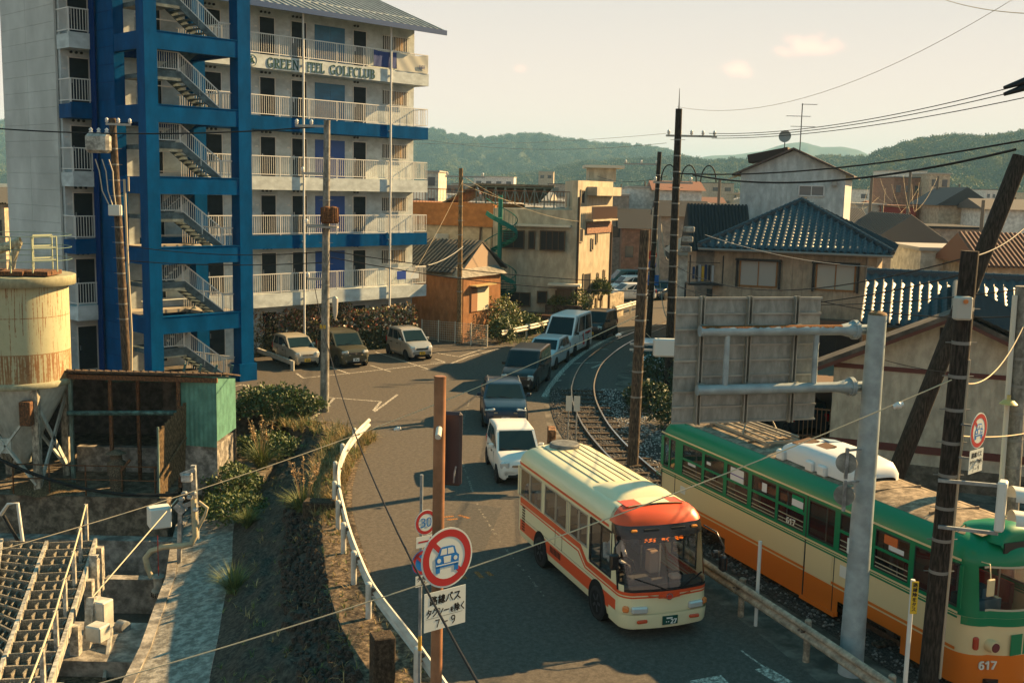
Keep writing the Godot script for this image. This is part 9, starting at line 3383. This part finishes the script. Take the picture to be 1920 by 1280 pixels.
	for i in 900:
		var u := rng.randf()
		var idx := lerpf(4.0, 9.0, u)
		var a: Vector2 = CREST[int(idx)].lerp(CREST[int(idx) + 1], idx - int(idx))
		var s := rng.randf_range(0.04, 0.16)
		var o := rng.randf_range(0.05, 1.1)
		m.cyl(P(a.x - o, a.y, -0.55 * o), P(a.x - o + rng.randf_range(-0.5, 0.5) * s, a.y, -0.55 * o + s), s * 0.7, s * 0.35, 5)
	g = part(self, "crest_rubble", m, mat(0.10, 0.085, 0.07, 0.95, 0, "stone", Vector3(2, 2, 2)))
	g.set_meta("kind", "stuff")
	tag(g, "broken dark rubble stones along the crest of the bank", "rubble")

# ---------------------------------------------------------------- far town and hills
var unit_roof: ArrayMesh
func townhouse(label: String, at: Vector3, turn: float, s: Vector3, roof: int, rh: float, wm: Material, rm: Material, group := "", cols := 3, rows := 2) -> void:
	var t := thing("house" if roof > 0 else "building", label, "house" if roof > 0 else "building", at, turn, group)
	ib(t, "wall", Vector3(0, s.y * 0.5, 0), s, wm)
	if roof == 0:
		ib(t, "roof_slab", Vector3(0, s.y + 0.1, 0), Vector3(s.x + 0.3, 0.2, s.z + 0.3), rm)
	else:
		inst(t, "roof", unit_roof, rm, Transform3D(Basis(Vector3.UP, PI / 2 if roof == 2 else 0.0) * Basis.from_scale(Vector3((s.z if roof == 2 else s.x) + 0.9, rh, (s.x if roof == 2 else s.z) + 0.9)), Vector3(0, s.y, 0)))
		if at.z > -100.0:   # near enough to show its tile courses
			var tr := MB.new()
			var n := 18
			var b := Basis(Vector3.UP, PI / 2 if roof == 2 else 0.0)
			var sx := ((s.z if roof == 2 else s.x) + 0.9) * 0.5
			var sz := ((s.x if roof == 2 else s.z) + 0.9)
			for i in n:
				for e in [-1.0, 1.0]: tr.cyl(b * Vector3(e * sx, s.y + 0.03, sz * (-0.5 + (i + 0.5) / n)), b * Vector3(0, s.y + rh + 0.03, sz * (-0.5 + (i + 0.5) / n)), 0.07, -1, 6, false)
			part(t, "tile_course", tr, rm).set_meta("kind", "stuff")
	var gm := mat(0.05, 0.055, 0.06, 0.1)
	for r in rows:
		for c in cols:
			var o := ib(t, "window", Vector3(s.x * (-0.5 + (c + 0.5) / cols), s.y * (r + 0.55) / rows, s.z * 0.5 + 0.01), Vector3(minf(2.0, s.x / cols * 0.5), minf(1.2, s.y / rows * 0.42), 0.06), gm)

func build_town() -> void:
	var q := MB.new()
	q.prism(v2([-0.5, 0, 0.5, 0, 0.0, 1.0]), Transform3D(Basis(), Vector3(0, 0, -0.5)), 1.0)
	unit_roof = q.mesh()
	var W := [mat(0.58, 0.53, 0.44, 0.8, 0, "faint"), mat(0.46, 0.38, 0.28, 0.8, 0, "faint"), mat(0.33, 0.27, 0.22, 0.8, 0, "faint"), mat(0.66, 0.65, 0.6, 0.8, 0, "faint"), mat(0.28, 0.15, 0.10, 0.8, 0, "faint")]
	var R := [mat(0.06, 0.063, 0.066, 0.8), mat(0.10, 0.09, 0.085, 0.8), mat(0.2, 0.09, 0.055, 0.7), mat(0.34, 0.31, 0.27, 0.6), mat(0.03, 0.03, 0.032, 0.85)]
	var red := mat(0.26, 0.05, 0.04, 0.7)
	# label, x0, x1 (pixels), wall top, distance, depth, roof kind, roof height, wall, roof, columns, rows
	for h in [
		["brown multi-storey flats block in the distance below the wooded hill", 1683, 1752, 333, 190.0, 14.0, 0, 0.0, W[4], R[1], 4, 3],
		["tan flats tower beside the distant brown block", 1748, 1786, 326, 185.0, 10.0, 0, 0.0, W[1], R[3], 2, 4],
		["long grey-white office block behind the distant brown flats", 1672, 1742, 320, 260.0, 14.0, 0, 0.0, W[3], R[3], 7, 2],
		["tan gable-fronted house right of the distant flats", 1768, 1862, 385, 112.0, 9.0, 1, 1.9, W[1], R[0], 2, 1],
		["pale two-storey house right of the tan gable house", 1856, 1960, 392, 105.0, 8.0, 2, 1.0, W[3], R[1], 3, 1],
		["brown ribbed gable house behind the blue-black hipped roof", 1650, 1772, 452, 78.0, 10.0, 1, 1.9, W[2], R[1], 1, 1],
		["low dark-roofed shed behind the brown gable house", 1738, 1850, 428, 90.0, 8.0, 0, 0.0, W[2], R[4], 2, 1],
		["cream parapet wall house with pale balcony front", 1735, 1852, 470, 63.0, 6.0, 0, 0.0, W[0], R[3], 2, 1],
		["small house with red-brown tile roof at the right edge", 1862, 1990, 500, 56.0, 7.0, 2, 1.6, W[1], R[2], 2, 1],
		["dark red shop building with pale signs left of the flats", 1664, 1722, 388, 118.0, 8.0, 0, 0.0, red, R[2], 2, 1],
		["sunlit cream house left of the dark red shop", 1612, 1664, 384, 120.0, 8.0, 0, 0.0, W[0], R[3], 2, 2],
		["pale house close behind the white gable house", 1590, 1626, 420, 88.0, 6.0, 2, 1.2, W[3], R[1], 1, 2],
		["broad white building with small windows behind the tall pole", 1236, 1322, 356, 125.0, 12.0, 2, 1.1, W[3], R[2], 4, 1],
		["white annex with two bright windows left of the tall pole", 1184, 1240, 352, 128.0, 10.0, 0, 0.0, W[3], R[3], 2, 1],
		["grey ribbed warehouse beside the white annex", 1128, 1186, 366, 122.0, 12.0, 0, 0.0, W[2], R[3], 1, 1],
		["brick-red house with wide black roof beyond the far car lot", 1172, 1262, 428, 116.0, 10.0, 2, 2.0, W[4], R[4], 3, 1],
		["house with black roof hugging the tall pole", 1245, 1330, 405, 100.0, 8.0, 2, 1.4, W[2], R[4], 2, 1],
		["small white shed with pale gable roof beside the beige house", 1278, 1332, 478, 72.0, 6.0, 1, 1.0, W[3], R[3], 1, 1],
		["low grey house beside the dark tile block", 1312, 1400, 470, 62.5, 5.0, 2, 2.6, W[2], R[4], 1, 1],
		["white stair-tower building left of the hills behind the block", 800, 826, 322, 150.0, 9.0, 0, 0.0, W[0], R[3], 1, 4],
		["sunlit stepped flats far off in the valley", 1012, 1040, 322, 420.0, 14.0, 0, 0.0, W[1], R[3], 2, 4],
		["wide pale roofed hall behind the slim pole", 1140, 1250, 352, 200.0, 14.0, 0, 0.0, W[3], R[3], 5, 1],
		["cream balcony house glimpsed left of the apartment block", -60, 14, 380, 75.0, 8.0, 2, 1.0, W[1], R[0], 3, 2]]:
		var d: float = h[4]
		var a := px(h[1], h[3], d)
		var b := px(h[2], h[3], d)
		townhouse(h[0], P((a.x + b.x) * 0.5, d + h[5] * 0.5, 0), -0.06, Vector3(b.x - a.x, a.y, h[5]), h[6], h[7], h[8], h[9], "", h[10], h[11])
	var rng := RandomNumberGenerator.new()
	rng.seed = 15
	var wn := ["cream", "tan", "brown", "white", "reddish"]
	var rn := ["blue-grey", "grey", "red-brown", "pale", "black"]
	for i in 285:
		var d := 135.0 * pow(5.6, pow(rng.randf(), 0.75))
		var x := rng.randf_range(-0.12, 0.52) * d
		if d < 180 and x < 0.1 * d: continue
		var s := Vector3(rng.randf_range(7, 14), rng.randf_range(3.2, 7.4), rng.randf_range(7, 11))
		if rng.randf() < 0.2 and d > 280: s.y = rng.randf_range(8.5, 13)
		elif d < 200: s.y = minf(s.y, 5.6)
		var wi := rng.randi() % 5
		var ri := rng.randi() % 5
		if wi in [2, 4] and rng.randf() < 0.7: wi = [0, 3][rng.randi() % 2]
		if rng.randf() < 0.3: ri = 3
		var kind := (1 + rng.randi() % 2 if rng.randf() < 0.8 else 0) if s.y < 8 else 0
		townhouse("%s-walled distant %s with %s roof in the valley town" % [wn[wi], "house" if kind > 0 else "building", rn[ri]], P(x, d, 0), rng.randf_range(-0.5, 0.5), s, kind, rng.randf_range(1.2, 2.0), W[wi], R[ri], "distant %s %ss with %s roofs" % [wn[wi], "house" if kind > 0 else "building", rn[ri]], 2 + rng.randi() % 3, 1 if s.y < 4.2 else (2 if s.y < 8 else 3))
	# poles of the valley town
	for i in 16:
		var k: Array = [[1636, 330], [1708, 320], [1760, 330], [1655, 385], [1350, 335], [1845, 375], [1905, 370], [905, 342], [830, 330], [1165, 345], [1240, 375], [1728, 350], [1800, 345], [1580, 350], [1210, 340], [1395, 320]][i]
		var d: float = [95, 100, 120, 110, 92, 80, 130, 210, 170, 180, 110, 150, 160, 240, 160, 260][i]
		var tp := px(k[0], k[1], d)
		pole("slender utility pole among the valley town roofs", Vector3(tp.x, 0, tp.z), tp, 0.17, 0.12, mat(0.14, 0.12, 0.10, 0.85), 0).set_meta("group", "utility poles in the valley town")
	var lines := MB.new()
	for i in 18:
		var a := px(rng.randf_range(1560, 1720), rng.randf_range(370, 420), rng.randf_range(80, 110))
		lines.tube(sag(a, a + Vector3(rng.randf_range(4, 9), rng.randf_range(1.0, 3.5), rng.randf_range(-30, -10)), 0.4, 8), 0.008, 4)
	var ln := part(self, "service_lines", lines, mat(0.5, 0.38, 0.2, 0.6))
	ln.set_meta("kind", "stuff")
	tag(ln, "many thin sunlit service lines over the valley town", "wires")
	# trees between the roofs
	var clump := MB.new()
	var nz := FastNoiseLite.new()
	nz.seed = 6; nz.frequency = 1.6
	for i in 420:
		var y := 1.0 - 2.0 * (i + 0.5) / 420.0
		var a := i * 2.39996
		var dd := Vector3(sqrt(1 - y * y) * cos(a), y, sqrt(1 - y * y) * sin(a))
		var p := dd * 0.5 * (0.8 + 0.5 * nz.get_noise_3dv(dd * 2.0))
		clump.leaf(p * 0.8, 0.16, rng, 0.2)
		clump.leaf(p, 0.13, rng, 0.2)
	var cm := clump.mesh()
	var ridges := [
		["hill", "near wooded ridge", [900, 340, 1000, 333, 1100, 312, 1180, 306, 1260, 305, 1340, 308, 1420, 305, 1500, 303, 1560, 300, 1640, 305, 1700, 318, 1760, 335], 1500.0, 350.0, 4200, 11.0],
		["hill", "right wooded hill", [1520, 345, 1600, 318, 1645, 296, 1700, 278, 1750, 268, 1800, 264, 1840, 268, 1880, 262, 1920, 257, 2000, 250, 2150, 255, 2400, 300], 1250.0, 450.0, 7500, 10.0],
		["hill", "left wooded hills", [-900, 300, -300, 255, 0, 235, 300, 240, 600, 250, 770, 253, 800, 249, 830, 252, 870, 261, 900, 266, 925, 265, 955, 260, 1000, 257, 1035, 261, 1060, 270, 1085, 268, 1105, 274, 1130, 277, 1165, 276, 1200, 281, 1240, 285, 1280, 299, 1330, 315], 2600.0, 1100.0, 9000, 15.0],
		["mountain", "pale far mountains", [1100, 320, 1280, 303, 1330, 292, 1380, 290, 1430, 283, 1470, 270, 1505, 266, 1540, 276, 1580, 275, 1610, 281, 1640, 295, 1800, 310, 2100, 290, 2600, 310], 4600.0, 1200.0, 0, 0.0]]
	for r in ridges:
		var pts: Array = r[2]
		var rows := []
		var mm := []
		for j in 19:
			var v := j / 18.0          # 0 foot, 1 ridge, then down behind
			var row := []
			for i in 161:
				var u := i / 160.0
				var xx := lerpf(pts[0], pts[-2], u)
				var yy := 0.0
				for k in range(0, pts.size() - 2, 2):
					if xx >= pts[k] and xx <= pts[k + 2] + 0.01: yy = lerpf(pts[k + 1], pts[k + 3], (xx - pts[k]) / (pts[k + 2] - pts[k]))
				var top := px(xx, yy, r[3])
				var d: float = r[3] + r[4] * (v * 1.35 - 1.0)
				var prof := smoothstep(0.0, 1.0, minf(v / 0.74, 1.0)) if v < 0.75 else 1.0 - 0.5 * (v - 0.74) / 0.26
				var bump: float = nz.get_noise_2d(xx * 0.02, v * 3.0) * (1.0 - absf(prof - 0.5) * 2.0) * 0.35
				var hh := maxf(0.0, (top.y - r[6] * 0.35) * clampf(prof + bump, 0.0, 1.0))
				row.append(Vector3(top.x * d / r[3], hh - 0.5, -d))
			rows.append(row)
		q = MB.new()
		q.grid(rows, Vector3.UP)
		var green := mat(0.045, 0.062, 0.022, 0.95, 0, "stone", Vector3(0.02, 0.02, 0.02))
		setting(r[0], q, green)
		if r[5] == 0: continue
		var tf := []
		var cs := []
		for i in r[5]:
			var u := rng.randf() * 159.99
			var v := rng.randf() * 14.2
			var a: Vector3 = rows[int(v)][int(u)].lerp(rows[int(v)][int(u) + 1], u - int(u))
			var b: Vector3 = rows[int(v) + 1][int(u)].lerp(rows[int(v) + 1][int(u) + 1], u - int(u))
			var p := a.lerp(b, v - int(v))
			var s: float = r[6] * rng.randf_range(0.7, 1.5)
			tf.append(Transform3D(Basis(Vector3.UP, rng.randf() * TAU) * Basis.from_scale(Vector3(s, s * rng.randf_range(0.8, 1.2), s)), p + Vector3(0, s * 0.3, 0)))
			var g := rng.randf_range(0.75, 1.2)
			var gold: bool = nz.get_noise_2d(p.x * 0.004, p.z * 0.006) > 0.12
			cs.append(Color(0.12, 0.115, 0.022) * g if gold and rng.randf() < 0.6 else Color(0.034, 0.062, 0.03) * g)
		stuff_copies("woodland", "dense trees covering the %s" % r[1], "trees", cm, tf, cs)
	# garden trees of the town
	var tf2 := []
	var cs2 := []
	for i in 260:
		var d := rng.randf_range(120, 650)
		var s := rng.randf_range(2.5, 7.0)
		tf2.append(Transform3D(Basis(Vector3.UP, rng.randf() * TAU).scaled(Vector3(s, s, s)), P(rng.randf_range(-0.1, 0.5) * d, d, s * 0.42)))
		cs2.append(Color(0.06, 0.075, 0.02) * rng.randf_range(0.6, 1.4))
	stuff_copies("town_trees", "green garden trees scattered through the valley town", "trees", cm, tf2, cs2)

func stuff_copies(called: String, label: String, cat: String, mesh: Mesh, tf: Array, cs: Array) -> void:
	var mm := MultiMesh.new()
	mm.transform_format = MultiMesh.TRANSFORM_3D
	mm.use_colors = true
	mm.mesh = mesh
	mm.instance_count = tf.size()
	for i in tf.size():
		mm.set_instance_transform(i, tf[i])
		mm.set_instance_color(i, cs[i])
	var mi := MultiMeshInstance3D.new()
	mi.multimesh = mm
	mi.material_override = leafmat(0.8)
	mi.name = numbered(called)
	add_child(mi)
	mi.set_meta("kind", "stuff")
	tag(mi, label, cat)

func build_all() -> void:
	build_ground()
	build_markings()
	build_track()
	build_block()
	build_plant()
	build_signs()
	build_houses()
	build_poles()
	build_plants()
	build_town()
	build_cars()
	build_bus()
	build_tram()
